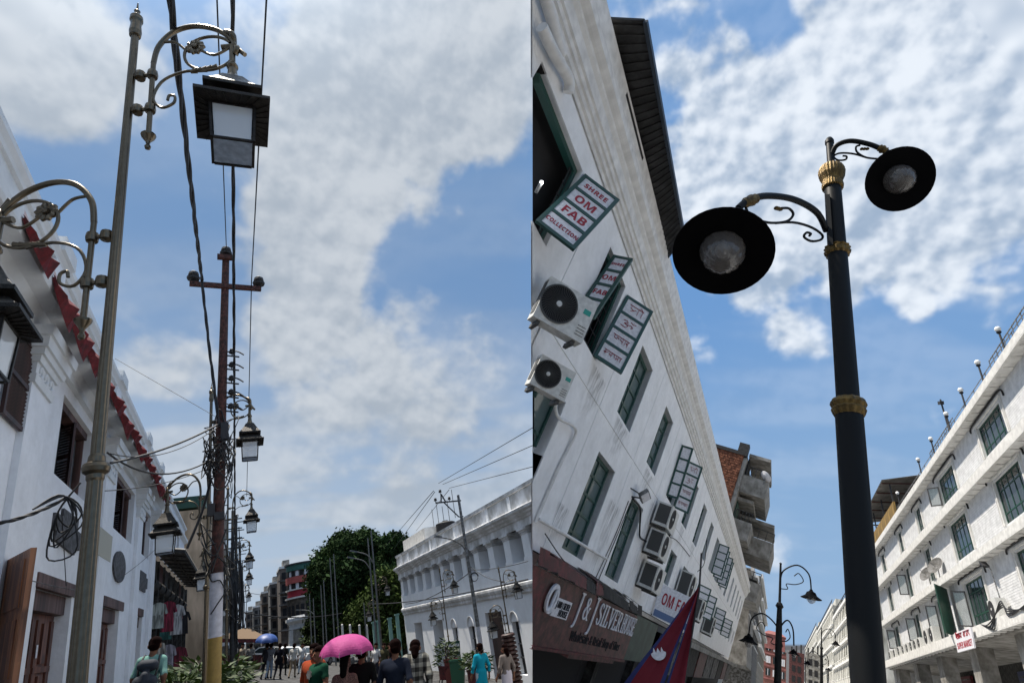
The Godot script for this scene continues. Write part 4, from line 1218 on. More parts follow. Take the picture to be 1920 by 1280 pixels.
func market_fittings() -> void:
	var mk := right_side(MARKET, 12.0)
	var proto: Node3D
	var k := 0
	for x in [-55.0, -46.8, -42.8, -38.7, -35.4, -32.15, -28.86]:
		var where := ["next to the roof shed", "second from the roof shed", "third from the roof shed", "beside the camera mast", "just past the camera mast", "second from the right end of the roof edge", "nearest the right end of the roof edge"][k] as String
		var xf := mk * Transform3D(Basis(), Vector3(x, 15.58, 0.4))
		if k == 0:
			proto = thing("globe_lamp", "white globe lamp on a thin post, " + where, "lamp", xf, "globe lamps along the market roof")
			var st := S()
			tube(st, [Vector3(0, 0, 0), Vector3(0, 1.1, 0)], 0.045, 8)
			lathe(st, [Vector2(0.09, 1.08), Vector2(0.11, 1.14), Vector2(0.05, 1.16)], 10)
			part(proto, "post", st, M.iron)
			var g := SphereMesh.new()
			g.radius = 0.135
			g.height = 0.27
			g.radial_segments = 16
			g.rings = 8
			part(proto, "globe", g, mat(0.78, 0.78, 0.76, 0.3), Transform3D(Basis(), Vector3(0, 1.3, 0)))
		else: copy(proto, "white globe lamp on a thin post, " + where, xf)
		k += 1
	var cm := thing("camera_mast", "dark mast with a camera standing behind a globe lamp on the market roof", "mast", mk * Transform3D(Basis(), Vector3(-39.6, 15.58, 0.2)))
	var ms := S()
	tube(ms, [Vector3(0, 0, 0), Vector3(-0.05, 2.7, 0)], 0.05, 6)
	part(cm, "mast", ms, M.iron)
	var cb := S()
	box(cb, Vector3(0.2, 2.35, 0.1), Vector3(0.5, 0.22, 0.2), Basis(Vector3.BACK, -0.4))
	part(cm, "camera", cb, M.iron)
	var sh := thing("roof_shed", "open roof shed with a corrugated roof and yellow parapet on the market hall", "shed", mk)
	var rf := S()
	for i in 28:
		var x := -72.5 + i * 0.55
		quad(rf, Vector3(x, 18.7, 0.9), Vector3(x + 0.275, 18.78, 0.9), Vector3(x + 0.275, 19.7, -4.5), Vector3(x, 19.6, -4.5))
		quad(rf, Vector3(x + 0.275, 18.78, 0.9), Vector3(x + 0.55, 18.7, 0.9), Vector3(x + 0.55, 19.6, -4.5), Vector3(x + 0.275, 19.7, -4.5))
	part(sh, "roof", rf, M.concrete)
	for i in 6: block(sh, "rafter", Vector3(-72.4 + i * 2.9, 18.55, -4.4), Vector3(-72.3 + i * 2.9, 18.66, 0.85), M.rust)
	for i in 4: block(sh, "post", Vector3(-72.3 + i * 4.8, 15.58, 0.2), Vector3(-72.2 + i * 4.8, 18.54, 0.3), M.iron)
	block(sh, "parapet", Vector3(-73.6, 15.58, 0.31), Vector3(-57.0, 16.75, 0.45), mat(0.36, 0.22, 0.05, 0.8, grime(63, Color(0.5, 0.5, 0.5), Color.WHITE, [[0.03, 3, 8, 1.0]])))
	for q in [[-48.5, 9.0, 0.62, "larger satellite dish on the middle ledge of the market hall"], [-51.3, 8.95, 0.55, "smaller satellite dish on the middle ledge, left of the larger one"]]:
		var d := thing("satellite_dish", q[3], "satellite dish", mk * Transform3D(Basis(), Vector3(q[0], q[1], 0.35)), "satellite dishes on the market hall")
		var ds := S()
		var tilt := Transform3D(Basis(Vector3.UP, 0.5) * Basis(Vector3.RIGHT, 1.1), Vector3(0, 0.85, 0.1))
		lathe(ds, [Vector2(0.05, -0.12), Vector2(q[2] * 0.5, -0.07), Vector2(q[2], 0.06), Vector2(q[2], 0.08), Vector2(q[2] * 0.5, -0.05), Vector2(0.0, -0.1)], 20, tilt)
		part(d, "dish", ds, M.kerb_stone)
		var sp := S()
		bar(sp, Vector3(0, 0, 0), Vector3(0, 0.85, 0), 0.05)
		bar(sp, Vector3(0, 0.8, 0.1), tilt * Vector3(0, 0.5, 0), 0.03)
		part(d, "stand", sp, M.steel)
	var sg := thing("market_sign", "white board with hand painted red lettering on the lowest ledge of the market hall", "sign", mk * Transform3D(Basis(Vector3.RIGHT, -0.05), Vector3(-44.1, 4.35, 0.95)))
	block(sg, "board", Vector3(-1.75, 0, -0.04), Vector3(1.75, 1.05, 0.04), M.sign_white)
	part(sg, "lettering", text_mesh("SUPER MARKET", 0.34, 0.01, false), M.sign_red, Transform3D(Basis.from_scale(Vector3(0.95, 1, 1)), Vector3(0, 0.3, 0.046)))
	var dv := S()
	var base := Vector3(-1.5, 0.55, 0.046)
	for line in strokes("0,1 1.35,1;0.12,1 0.1,0.5 0.25,0.45;0.28,1 0.28,0.3;0.05,1 0.15,1.25 0.3,1;0.45,1 0.42,0.6 0.55,0.5 0.45,0.35;0.62,1 0.62,0.3;0.78,1 0.78,0.3;0.95,0.8 0.85,0.5 0.95,0.45 1.0,0.65 1.1,0.6;1.2,1 1.2,0.3;1.6,1 2.9,1;1.75,1 1.75,0.3;1.75,0.7 1.62,0.55 1.75,0.45;1.95,1 1.95,0.3;2.15,0.75 2.3,0.7 2.4,0.45 2.2,0.35;2.5,1 2.5,0.3;2.75,1 2.7,0.65 2.85,0.55;2.75,0.55 2.9,0.3"):
		for j in line.size() - 1: bar(dv, base + Vector3(line[j].x, line[j].y * 0.4, 0), base + Vector3(line[j + 1].x, line[j + 1].y * 0.4, 0), 0.07, 0.01)
	part(sg, "lettering", dv, M.sign_red)
	for q in [["first", -57.5], ["second", -59.0], ["third", -60.5], ["fourth", -62.2], ["fifth", -64.0], ["sixth", -66.0], ["seventh", -68.2], ["eighth", -70.6]]:
		aircon("air conditioner on the lowest market ledge, %s from the pair near the dark window" % q[0], mk * Transform3D(Basis(), Vector3(q[1], 5.46, 0.15)), Vector3(1.0, 0.75, 0.4), false)
	aircon("left one of the paired air conditioners on the lowest market ledge", mk * Transform3D(Basis(), Vector3(-54.6, 5.46, 0.15)), Vector3(1.2, 1.05, 0.45), false)
	aircon("right one of the paired air conditioners on the lowest market ledge", mk * Transform3D(Basis(), Vector3(-52.9, 5.46, 0.15)), Vector3(1.2, 1.05, 0.45), false)
	aircon("single air conditioner by a coil of cable right of the market sign", mk * Transform3D(Basis(), Vector3(-39.0, 5.46, 0.15)), Vector3(1.3, 0.95, 0.45), false)
	var an := thing("wall_lamp", "small lamp on a tall thin arm above the single air conditioner", "lamp", mk * Transform3D(Basis(), Vector3(-39.0, 6.4, 0.2)))
	var as_ := S()
	tube(as_, [Vector3(0, 0, 0), Vector3(0.0, 1.5, 0.05), Vector3(-0.1, 1.75, 0.15)], 0.03, 6)
	part(an, "arm", as_, M.steel)
	var al := S()
	box(al, Vector3(-0.25, 1.8, 0.2), Vector3(0.5, 0.12, 0.3), Basis(Vector3.BACK, -0.6))
	part(an, "head", al, M.iron)
	var coil := thing("cable_coil", "loops of black cable lying on the ledge right of the market sign", "cables", mk)
	for i in 4:
		var cs := S()
		tube(cs, curve([Vector3(-41.5, 5.5, 0.7), Vector3(-40.0 + i * 0.3, 5.25 - i * 0.1, 0.8), Vector3(-38.4, 5.55, 0.8), Vector3(-37.4 + 0.1 * i, 6.1 - 0.1 * i, 0.7), Vector3(-36.5, 5.6 - 0.1 * i, 0.78), Vector3(-33.0, 5.3 + 0.1 * i, 0.8), Vector3(-29.0, 5.9, 0.7)], 26), 0.03, 5)
		part(coil, "cable", cs, M.cable)

# ---------------------------------------------------------------- houses further along the avenue
func far_facade(h: Node3D, x0: float, x1: float, y0: float, y1: float, z: float, storeys: int, step: float, wall_m: Material, trim_m: Material, glass_m: Material, win := Vector2(1.2, 1.7)) -> void:
	# a plain house front with real openings, a ledge over each storey and a roof edge
	var holes: Array = []
	var hgt := (y1 - y0) / storeys
	for s in storeys:
		var x := x0 + step * 0.5
		while x < x1 - win.x * 0.5:
			holes.append(Rect2(x - win.x / 2, y0 + s * hgt + hgt * 0.3, win.x, minf(win.y, hgt * 0.58)))
			x += step
	var st := S()
	wall(st, Vector2(x0, y0 - 4.0), Vector2(x1, y1), holes, z, 0.3)
	for x in [x0, x1]:
		var a := Vector3(x, y0 - 4.0, z)
		var b := Vector3(x, y0 - 4.0, z - 9.0)
		if x == x0: quad(st, b, a, a + Vector3(0, y1 - y0 + 4.0, 0), b + Vector3(0, y1 - y0 + 4.0, 0))
		else: quad(st, a, b, b + Vector3(0, y1 - y0 + 4.0, 0), a + Vector3(0, y1 - y0 + 4.0, 0))
	quad(st, Vector3(x0, y1, z), Vector3(x1, y1, z), Vector3(x1, y1, z - 9.0), Vector3(x0, y1, z - 9.0))
	part(h, "wall", st, wall_m)
	for q in holes:
		var w := S()
		span(w, v3(q.position, z - 0.3), Vector3(q.end.x, q.end.y, z - 0.26))
		var o := part(h, "window", w, glass_m)
		var f := S()
		span(f, Vector3(q.get_center().x - 0.05, q.position.y, z - 0.26), Vector3(q.get_center().x + 0.05, q.end.y, z - 0.2))
		span(f, Vector3(q.position.x - 0.1, q.position.y - 0.12, z - 0.02), Vector3(q.end.x + 0.1, q.position.y - 0.002, z + 0.1))
		part(o, "frame", f, trim_m)
	for s in range(1, storeys + 1):
		block(h, "ledge", Vector3(x0 - 0.05, y0 + s * hgt - 0.3, z + 0.002), Vector3(x1 + 0.05, y0 + s * hgt + (0.12 if s < storeys else 0.3), z + (0.45 if s < storeys else 0.3)), trim_m)

func avenue_houses() -> void:
	# brick house with balconies, rising behind the white row
	var row := left_side(WHITE_ROW, 3.0)
	var b := thing("brick_house", "tall bare brick house with projecting concrete balconies past the white row", "house", row)
	var bw := S()
	span(bw, Vector3(50.0, 3.0, -9.0), Vector3(62.0, 15.5, -3.1))
	part(b, "wall", bw, mat(0.30, 0.12, 0.065, 0.9, grime(81, Color(0.45, 0.4, 0.36), Color.WHITE, [[0.03, 4, 1, 0.5], [0.16, 2, 1, 0.5]], 0.5, 2.2), 0.3))
	# courses of brick stand proud of the mortar, too small to tell apart one by one
	var bc := S()
	rng.seed = 3
	var y := 3.1
	while y < 15.4:
		var z := -9.0
		while z < -3.2:
			var l := rng.randf_range(0.3, 0.5)
			if rng.randf() < 0.93: box(bc, Vector3(50.0, y, minf(z + l / 2, -3.3)), Vector3(0.06 + 0.05 * rng.randf(), 0.15, l - 0.05))
			z += l
		y += 0.21
	tag(part(b, "bricks", bc, mat(0.34, 0.135, 0.075, 0.9, grime(82, Color(0.4, 0.35, 0.32), Color.WHITE, [[0.04, 4, 1, 0.5], [0.2, 2, 1, 0.5]], 0.5, 2.6), 0.25)), "", "", "", "stuff")
	block(b, "coping", Vector3(49.9, 15.5, -9.1), Vector3(62.0, 15.8, -2.9), M.tin)
	block(b, "chimney", Vector3(50.0, 15.8, -3.7), Vector3(50.9, 16.6, -2.9), M.tin)
	block(b, "front", Vector3(50.1, 0.0, -3.09), Vector3(62.0, 15.4, -2.8), M.concrete)
	for q in [[50.6, 12.6, 15.8, -0.75, 8.0], [51.0, 8.9, 12.0, -1.2, 6.5], [54.5, 8.6, 11.4, 0.55, 7.0], [53.5, 4.9, 6.6, 0.4, 8.0]]:
		var bl := S()
		span(bl, Vector3(q[0], q[1], -2.79), Vector3(q[0] + q[4], q[1] + 0.25, q[3]))
		span(bl, Vector3(q[0], q[1] + 0.25, q[3] - 0.15), Vector3(q[0] + q[4], q[1] + 1.5, q[3] - 0.002))
		span(bl, Vector3(q[0] + 0.003, q[1] + 0.25, -2.79), Vector3(q[0] + 0.15, q[1] + 1.5, q[3] - 0.16))
		var bo := part(b, "balcony", bl, M.concrete)
		var bk := S()
		span(bk, Vector3(q[0] + 0.4, q[1] + 1.5, -2.78), Vector3(q[0] + 3.0, q[2] - 0.1, -2.7))
		part(bo, "door", bk, M.deep_green if q[1] < 9.0 else M.inside)
		var rl := S()
		for k in 6: bar(rl, Vector3(q[0] + 0.08, q[1] + 1.5, lerpf(-2.6, q[3] - 0.1, k / 5.0)), Vector3(q[0] + 0.08, q[1] + 2.3, lerpf(-2.6, q[3] - 0.1, k / 5.0)), 0.05)
		bar(rl, Vector3(q[0] + 0.08, q[1] + 2.3, -2.6), Vector3(q[0] + 0.08, q[1] + 2.3, q[3] - 0.1), 0.06)
		part(bo, "rail", rl, M.iron)
		block(b, "balcony_roof", Vector3(q[0] + 0.1, q[2], -2.79), Vector3(q[0] + q[4] - 0.1, q[2] + 0.25, q[3] - 0.3), M.concrete)
	var d := thing("satellite_dish", "white satellite dish on the top balcony of the brick house", "satellite dish", row * Transform3D(Basis(), Vector3(50.4, 14.0, -1.1)), "")
	var ds := S()
	lathe(ds, [Vector2(0.05, -0.12), Vector2(0.25, -0.1), Vector2(0.5, 0.02), Vector2(0.5, 0.05), Vector2(0.0, -0.09)], 18, Transform3D(Basis(Vector3.FORWARD, 0.5) * Basis(Vector3.RIGHT, 0.5), Vector3(0, 0.4, 0)))
	part(d, "dish", ds, M.sign_white)
	var dp := S()
	bar(dp, Vector3(0, -0.3, 0), Vector3(0, 0.35, 0), 0.08)
	part(d, "stand", dp, M.steel)
	var lf := left_side(AVENUE, 3.0)
	var houses: Array = [[66.0, 78.0, 6.0, 11.0, 0.0, 2, 1.9, M.concrete, "grey house with a small roof rail beyond the balconies of the brick house"], [79.0, 96.0, 4.0, 12.2, 0.0, 3, 2.4, M.kerb_stone, "pale stained house second beyond the brick house"], [98.0, 135.0, 3.0, 15.5, 0.0, 4, 3.2, M.concrete, "tall far house at the end of the left side of the avenue"]]
	for q in houses:
		var h := thing("town_house", q[8], "house", lf)
		far_facade(h, q[0], q[1], q[2], q[3], q[4], q[5], q[6], q[7], M.row_trim, M.inside)
	# the right side beyond the market hall
	var rt := right_side(AVENUE, 12.0)
	var cream := mat(0.58, 0.57, 0.52, 0.9, grime(84, Color(0.6, 0.6, 0.58), Color.WHITE, [[0.02, 4, 4, 1.0]], 0.45, 1.8), 0.1)
	for q in [[-180.0, -98.0, 6.0, 21.4, 0.0, 4, 4.4, "long white house with three ledges just left of the big black lamp post"], [-262.0, -182.0, 6.0, 25.0, 0.0, 4, 5.0, "second white house along the right side of the avenue, with a roof box"], [-390.0, -265.0, 6.0, 27.5, 0.0, 4, 6.5, "third and farthest white house along the right side of the avenue"]]:
		var h := thing("white_house", q[7], "house", rt)
		far_facade(h, q[0], q[1], q[2], q[3], q[4], q[5], q[6], cream, M.market_trim, M.dark_glass, Vector2(1.9, 2.1))
		block(h, "roof_room", Vector3(q[1] - 16.0, q[3], -6.0), Vector3(q[1] - 6.0, q[3] + 2.6, -1.0), cream)
		block(h, "roof_room", Vector3(q[1] - 42.0, q[3], -6.0), Vector3(q[1] - 34.0, q[3] + 3.6, -1.0), M.concrete)
		var rl := S()
		for k in 24: bar(rl, Vector3(lerpf(q[0], q[1], (k + 0.5) / 24.0), q[3] + 0.3, 0.2), Vector3(lerpf(q[0], q[1], (k + 0.5) / 24.0), q[3] + 1.3, 0.2), 0.12)
		bar(rl, Vector3(q[0], q[3] + 1.3, 0.2), Vector3(q[1], q[3] + 1.3, 0.2), 0.12)
		part(h, "rail", rl, M.iron)
	var pk := thing("pink_house", "pink and brown house closing the far end of the avenue", "house", Transform3D(AVENUE, EYE) * Transform3D(Basis(), Vector3(-1.2, 0, -150.0)))
	var pink := mat(0.34, 0.13, 0.12, 0.9, grime(85, Color(0.7, 0.7, 0.7), Color.WHITE, [[0.02, 4, 1, 1.0]]), 0.1)
	var red_brick := mat(0.20, 0.085, 0.07, 0.9)
	block(pk, "wall", Vector3(-2.2, 1.0, -6.0), Vector3(2.2, 9.1, 0.0), red_brick)
	block(pk, "attic", Vector3(-2.3, 9.1, -6.0), Vector3(1.9, 12.0, 0.15), pink)
	var rf := S()
	hexa(rf, Vector3(-0.2, 12.4, -2.8), Vector3(2.3, 0.4, 3.1), Vector3(1.2, 0.4, 1.5))
	part(pk, "roof", rf, pink)
	for j in 3:
		block(pk, "band", Vector3(-2.25, 3.2 + j * 2.4, 0.003), Vector3(2.25, 3.5 + j * 2.4, 0.12), pink)
		for i in 3:
			var w := block(pk, "window", Vector3(-1.75 + i * 1.4, 3.9 + j * 2.4, 0.0), Vector3(-0.85 + i * 1.4, 5.2 + j * 2.4, 0.06), M.sign_white if (i + j) % 2 else M.dark_glass)
			block(w, "frame", Vector3(-1.35 + i * 1.4, 3.9 + j * 2.4, 0.06), Vector3(-1.25 + i * 1.4, 5.2 + j * 2.4, 0.1), M.sign_white)
	for q in [[4.0, 12.9, 1.9, "brown far block just right of the pink house", M.brown_board], [8.2, 13.6, 1.9, "tan far block between the pink house and the white houses", M.concrete]]:
		var h := thing("far_block", q[3], "building", Transform3D(AVENUE, EYE) * Transform3D(Basis(), Vector3(q[0], 0, -200.0)))
		block(h, "wall", Vector3(-q[2], 1.0, -8.0), Vector3(q[2], q[1], 0.0), q[4])
		for j in 4:
			for i in 2: block(h, "window", Vector3(-1.2 + i * 1.4, 2.6 + j * 2.6, 0.0), Vector3(-0.3 + i * 1.4, 4.2 + j * 2.6, 0.08), M.inside)
		for i in 3: block(h, "chimney", Vector3(-1.5 + i * 1.2, q[1], -1.0), Vector3(-1.1 + i * 1.2, q[1] + 1.2 + (i * 7 % 3) * 0.5, -0.4), M.tin)

# ---------------------------------------------------------------- the bell lamps of the avenue
func bell(parent: Node, r: float, xf: Transform3D, fine_ := true) -> void:
	var st := S()
	lathe(st, [Vector2(r * 0.46, 0.0), Vector2(r * 0.48, -0.002), Vector2(r, -r * 0.10), Vector2(r * 1.005, -r * 0.09), Vector2(r, -r * 0.06), Vector2(r * 0.8, r * 0.05), Vector2(r * 0.55, r * 0.22), Vector2(r * 0.42, r * 0.5), Vector2(r * 0.2, r * 0.62), Vector2(r * 0.12, r * 0.8), Vector2(0, r * 0.82)], 40 if fine_ else 16, xf)
	var inner := S()
	lathe(inner, [Vector2(0.0, r * 0.4), Vector2(r * 0.44, r * 0.36), Vector2(r * 0.455, 0.003)].map(func(p): return p), 24, xf)
	var sh := part(parent, "lamp_shade", st, M.hat_black)
	part(sh, "reflector", inner, M.dim_inside)
	var g := S()
	var prof: Array = []
	for i in 15:
		var t := PI * 0.5 * i / 14.0
		prof.append(Vector2(r * 0.45 * sin(t), -r * 0.60 * cos(t)))
	lathe(g, prof, 84 if fine_ else 12, xf, 0.02 if fine_ else 0.0, 14)
	part(sh, "globe", g, M.bulb_glass)
	if fine_:
		var b := S()
		lathe(b, [Vector2(0.0, -r * 0.16), Vector2(r * 0.12, -r * 0.12), Vector2(r * 0.16, 0.0), Vector2(r * 0.08, r * 0.2), Vector2(r * 0.08, r * 0.35)], 14, xf)
		part(sh, "bulb", b, M.kerb_stone)

func bell_arm(parent: Node, over: Array, knob: Array, scrolls: Array, leaf_at: Vector3, thick: float, shade: Vector3, tip: Vector3, r: float, tip_turn: Basis) -> void:
	# a swan arm from the post over to the bell, a gilded collar near its end and scrolls in the bend
	var st := S()
	tube(st, curve(over, 28), thick, 10)
	var arm := part(parent, "arm", st, M.lamp_black)
	var dn := S()
	tube(dn, curve([over[-1], over[-1].lerp(tip, 0.5) + Vector3(0, 0.01, 0), tip], 8), thick * 0.85, 10)
	part(arm, "drop", dn, M.lamp_black)
	var k := S()
	var w: Array = [0.9, 1.5, 1.3, 1.75, 1.6, 1.2, 1.55, 0.9]
	var kp: Array = []
	for i in 8: kp.append(knob[0].lerp(knob[1], i / 7.0))
	tube(k, kp, w.map(func(v): return v * thick), 12)
	part(arm, "collar", k, M.gold)
	for line in scrolls:
		var sc := S()
		tube(sc, curve(line, 30), thick * 0.40, 8)
		part(arm, "scroll", sc, M.lamp_black)
	var lf := S()
	for i in 3: lathe(lf, [Vector2(0.0, -thick * 0.4), Vector2(thick * 0.8, -thick * 0.1), Vector2(thick * 0.6, thick * 0.35), Vector2(0, thick * 0.4)], 8, Transform3D(Basis(), leaf_at + (over[0] - over[-1]).normalized() * (i - 1) * thick * 1.0))
	part(arm, "leaf", lf, M.gold)
	bell(parent, r, Transform3D(tip_turn, shade))

func big_lamp_post() -> void:
	var y := Vector3(0.209, 0.978, 0.01).normalized()
	var x := (Vector3.RIGHT - y * y.x).normalized()
	var o := thing("lamp_post", "big black and gold lamp post with two bell lamps, nearest on the avenue", "lamp post", Transform3D(Basis(x, y, x.cross(y)), Vector3(1.911, 1.421, -3.509)), "lamp posts of the avenue")
	var st := S()
	lathe(st, [Vector2(0.10, -1.9), Vector2(0.085, 0.0), Vector2(0.083, 1.56)], 32)
	lathe(st, [Vector2(0.071, 1.60), Vector2(0.068, 2.9)], 32)
	lathe(st, [Vector2(0.066, 2.93), Vector2(0.062, 3.62)], 28)
	lathe(st, [Vector2(0.030, 3.80), Vector2(0.029, 4.10), Vector2(0.036, 4.11), Vector2(0.036, 4.14), Vector2(0.024, 4.17), Vector2(0.0, 4.185)], 18)
	part(o, "post", st, M.lamp_black)
	var r1 := S()
	lathe(r1, [Vector2(0.085, 1.54), Vector2(0.094, 1.56), Vector2(0.102, 1.585), Vector2(0.096, 1.60), Vector2(0.107, 1.625), Vector2(0.102, 1.645), Vector2(0.09, 1.66), Vector2(0.07, 1.665)], 64, Transform3D(), 0.035, 14)
	part(o, "ring", r1, M.gold)
	var r2 := S()
	lathe(r2, [Vector2(0.068, 2.88), Vector2(0.085, 2.895), Vector2(0.09, 2.92), Vector2(0.08, 2.935), Vector2(0.09, 2.95), Vector2(0.066, 2.965)], 64, Transform3D(), 0.05, 12)
	part(o, "ring", r2, M.gold)
	var b1 := S()
	lathe(b1, [Vector2(0.062, 3.58), Vector2(0.078, 3.585), Vector2(0.08, 3.62), Vector2(0.072, 3.635), Vector2(0.074, 3.66), Vector2(0.095, 3.72), Vector2(0.10, 3.77), Vector2(0.088, 3.81), Vector2(0.055, 3.83), Vector2(0.04, 3.835), Vector2(0.03, 3.84)], 96, Transform3D(), 0.03, 24)
	part(o, "capital", b1, M.gold)
	var plate := S()
	box(plate, Vector3(-0.066, 3.18, 0.042), Vector3(0.03, 0.52, 0.05), Basis(Vector3.UP, -0.55))
	part(o, "mounting_plate", plate, M.lamp_black)
	bell_arm(o, [Vector3(-0.087, 3.092, 0.024), Vector3(-0.226, 3.122, 0.169), Vector3(-0.465, 3.054, 0.329), Vector3(-0.714, 2.905, 0.472), Vector3(-0.871, 2.759, 0.550), Vector3(-0.948, 2.651, 0.570)], [Vector3(-0.806, 2.822, 0.518), Vector3(-0.907, 2.710, 0.563)],
		[[Vector3(-0.894, 2.704, 0.546), Vector3(-0.834, 2.681, 0.483), Vector3(-0.679, 2.741, 0.383), Vector3(-0.517, 2.850, 0.309), Vector3(-0.463, 2.934, 0.301), Vector3(-0.508, 2.950, 0.337), Vector3(-0.575, 2.911, 0.369)], [Vector3(-0.610, 2.779, 0.350), Vector3(-0.437, 2.900, 0.258), Vector3(-0.257, 2.992, 0.139), Vector3(-0.130, 3.027, 0.041), Vector3(-0.131, 2.992, 0.023), Vector3(-0.225, 2.923, 0.065), Vector3(-0.302, 2.910, 0.113), Vector3(-0.285, 2.950, 0.120), Vector3(-0.248, 2.957, 0.108), Vector3(-0.260, 2.933, 0.108)]],
		Vector3(-0.601, 2.895, 0.375), 0.024, Vector3(-1.020, 2.324, 0.500), Vector3(-0.963, 2.562, 0.549), 0.318, Basis(Vector3(1, 0, 0.25).normalized(), -0.42))
	bell_arm(o, [Vector3(0.007, 3.970, 0.016), Vector3(0.026, 4.024, 0.064), Vector3(0.105, 4.026, 0.124), Vector3(0.226, 3.964, 0.169), Vector3(0.313, 3.895, 0.192), Vector3(0.359, 3.858, 0.201)], [Vector3(0.290, 3.922, 0.186), Vector3(0.345, 3.870, 0.198)],
		[[Vector3(0.315, 3.825, 0.155), Vector3(0.225, 3.864, 0.117), Vector3(0.161, 3.921, 0.109), Vector3(0.149, 3.967, 0.123), Vector3(0.172, 3.968, 0.143)], [Vector3(0.225, 3.864, 0.117), Vector3(0.138, 3.920, 0.088), Vector3(0.052, 3.952, 0.047), Vector3(0.021, 3.944, 0.012), Vector3(0.054, 3.907, 0.012), Vector3(0.103, 3.899, 0.036), Vector3(0.102, 3.915, 0.056), Vector3(0.079, 3.930, 0.043)]],
		Vector3(0.208, 3.940, 0.136), 0.020, Vector3(0.449, 3.644, 0.138), Vector3(0.391, 3.810, 0.196), 0.250, Basis(Vector3(1, 0, 0.1).normalized(), -0.75))

func avenue_lamps() -> void:
	var f := Transform3D(AVENUE, EYE)
	var proto: Node3D
	var spots: Array = [[Vector3(-0.114, 2.661, -30.000), "three armed black lamp post beside the pink house"], [Vector3(3.568, 4.446, -70.000), "farthest thin lamp post before the white houses of the avenue"]]
	for k in 2:
		var p: Vector3 = spots[k][0]
		if k == 0:
			proto = thing("lamp_post", spots[k][1], "lamp post", f * Transform3D(Basis(), p), "lamp posts of the avenue")
			var st := S()
			lathe(st, [Vector2(0.16, -4.0), Vector2(0.13, 0.0), Vector2(0.10, 0.9)], 12)
			lathe(st, [Vector2(0.06, 0.95), Vector2(0.045, 2.75), Vector2(0.06, 2.8), Vector2(0, 2.85)], 10)
			lathe(st, [Vector2(0.1, 0.85), Vector2(0.17, 0.95), Vector2(0.1, 1.1), Vector2(0.06, 1.12)], 12)
			part(proto, "post", st, M.lamp_black)
			for q in [[1.0, 2.0, 1.25], [-1.0, -0.35, 1.2], [0.85, -0.4, 0.7]]:
				var a := S()
				var s: float = signf(q[0])
				var w: float = absf(q[0]) * q[2]
				tube(a, curve([Vector3(0, q[1], 0), Vector3(s * w * 0.1, q[1] + 0.5, 0), Vector3(s * w * 0.55, q[1] + 0.85, 0), Vector3(s * w * 0.92, q[1] + 0.55, 0), Vector3(s * w, q[1] - 0.1, 0)], 20), 0.035, 6)
				tube(a, curve([Vector3(0, q[1] - 0.3, 0), Vector3(s * w * 0.25, q[1] - 0.25, 0), Vector3(s * w * 0.2, q[1] - 0.05, 0), Vector3(s * w * 0.5, q[1] + 0.0, 0), Vector3(s * w * 0.75, q[1] + 0.2, 0), Vector3(s * w * 0.6, q[1] + 0.5, 0), Vector3(s * w * 0.45, q[1] + 0.35, 0)], 24), 0.022, 5)
				part(proto, "arm", a, M.lamp_black)
				bell(proto, 0.34 * q[2], Transform3D(Basis(), Vector3(s * w, q[1] - 0.42, 0)), false)
		else: copy(proto, spots[k][1], f * Transform3D(Basis(), p))

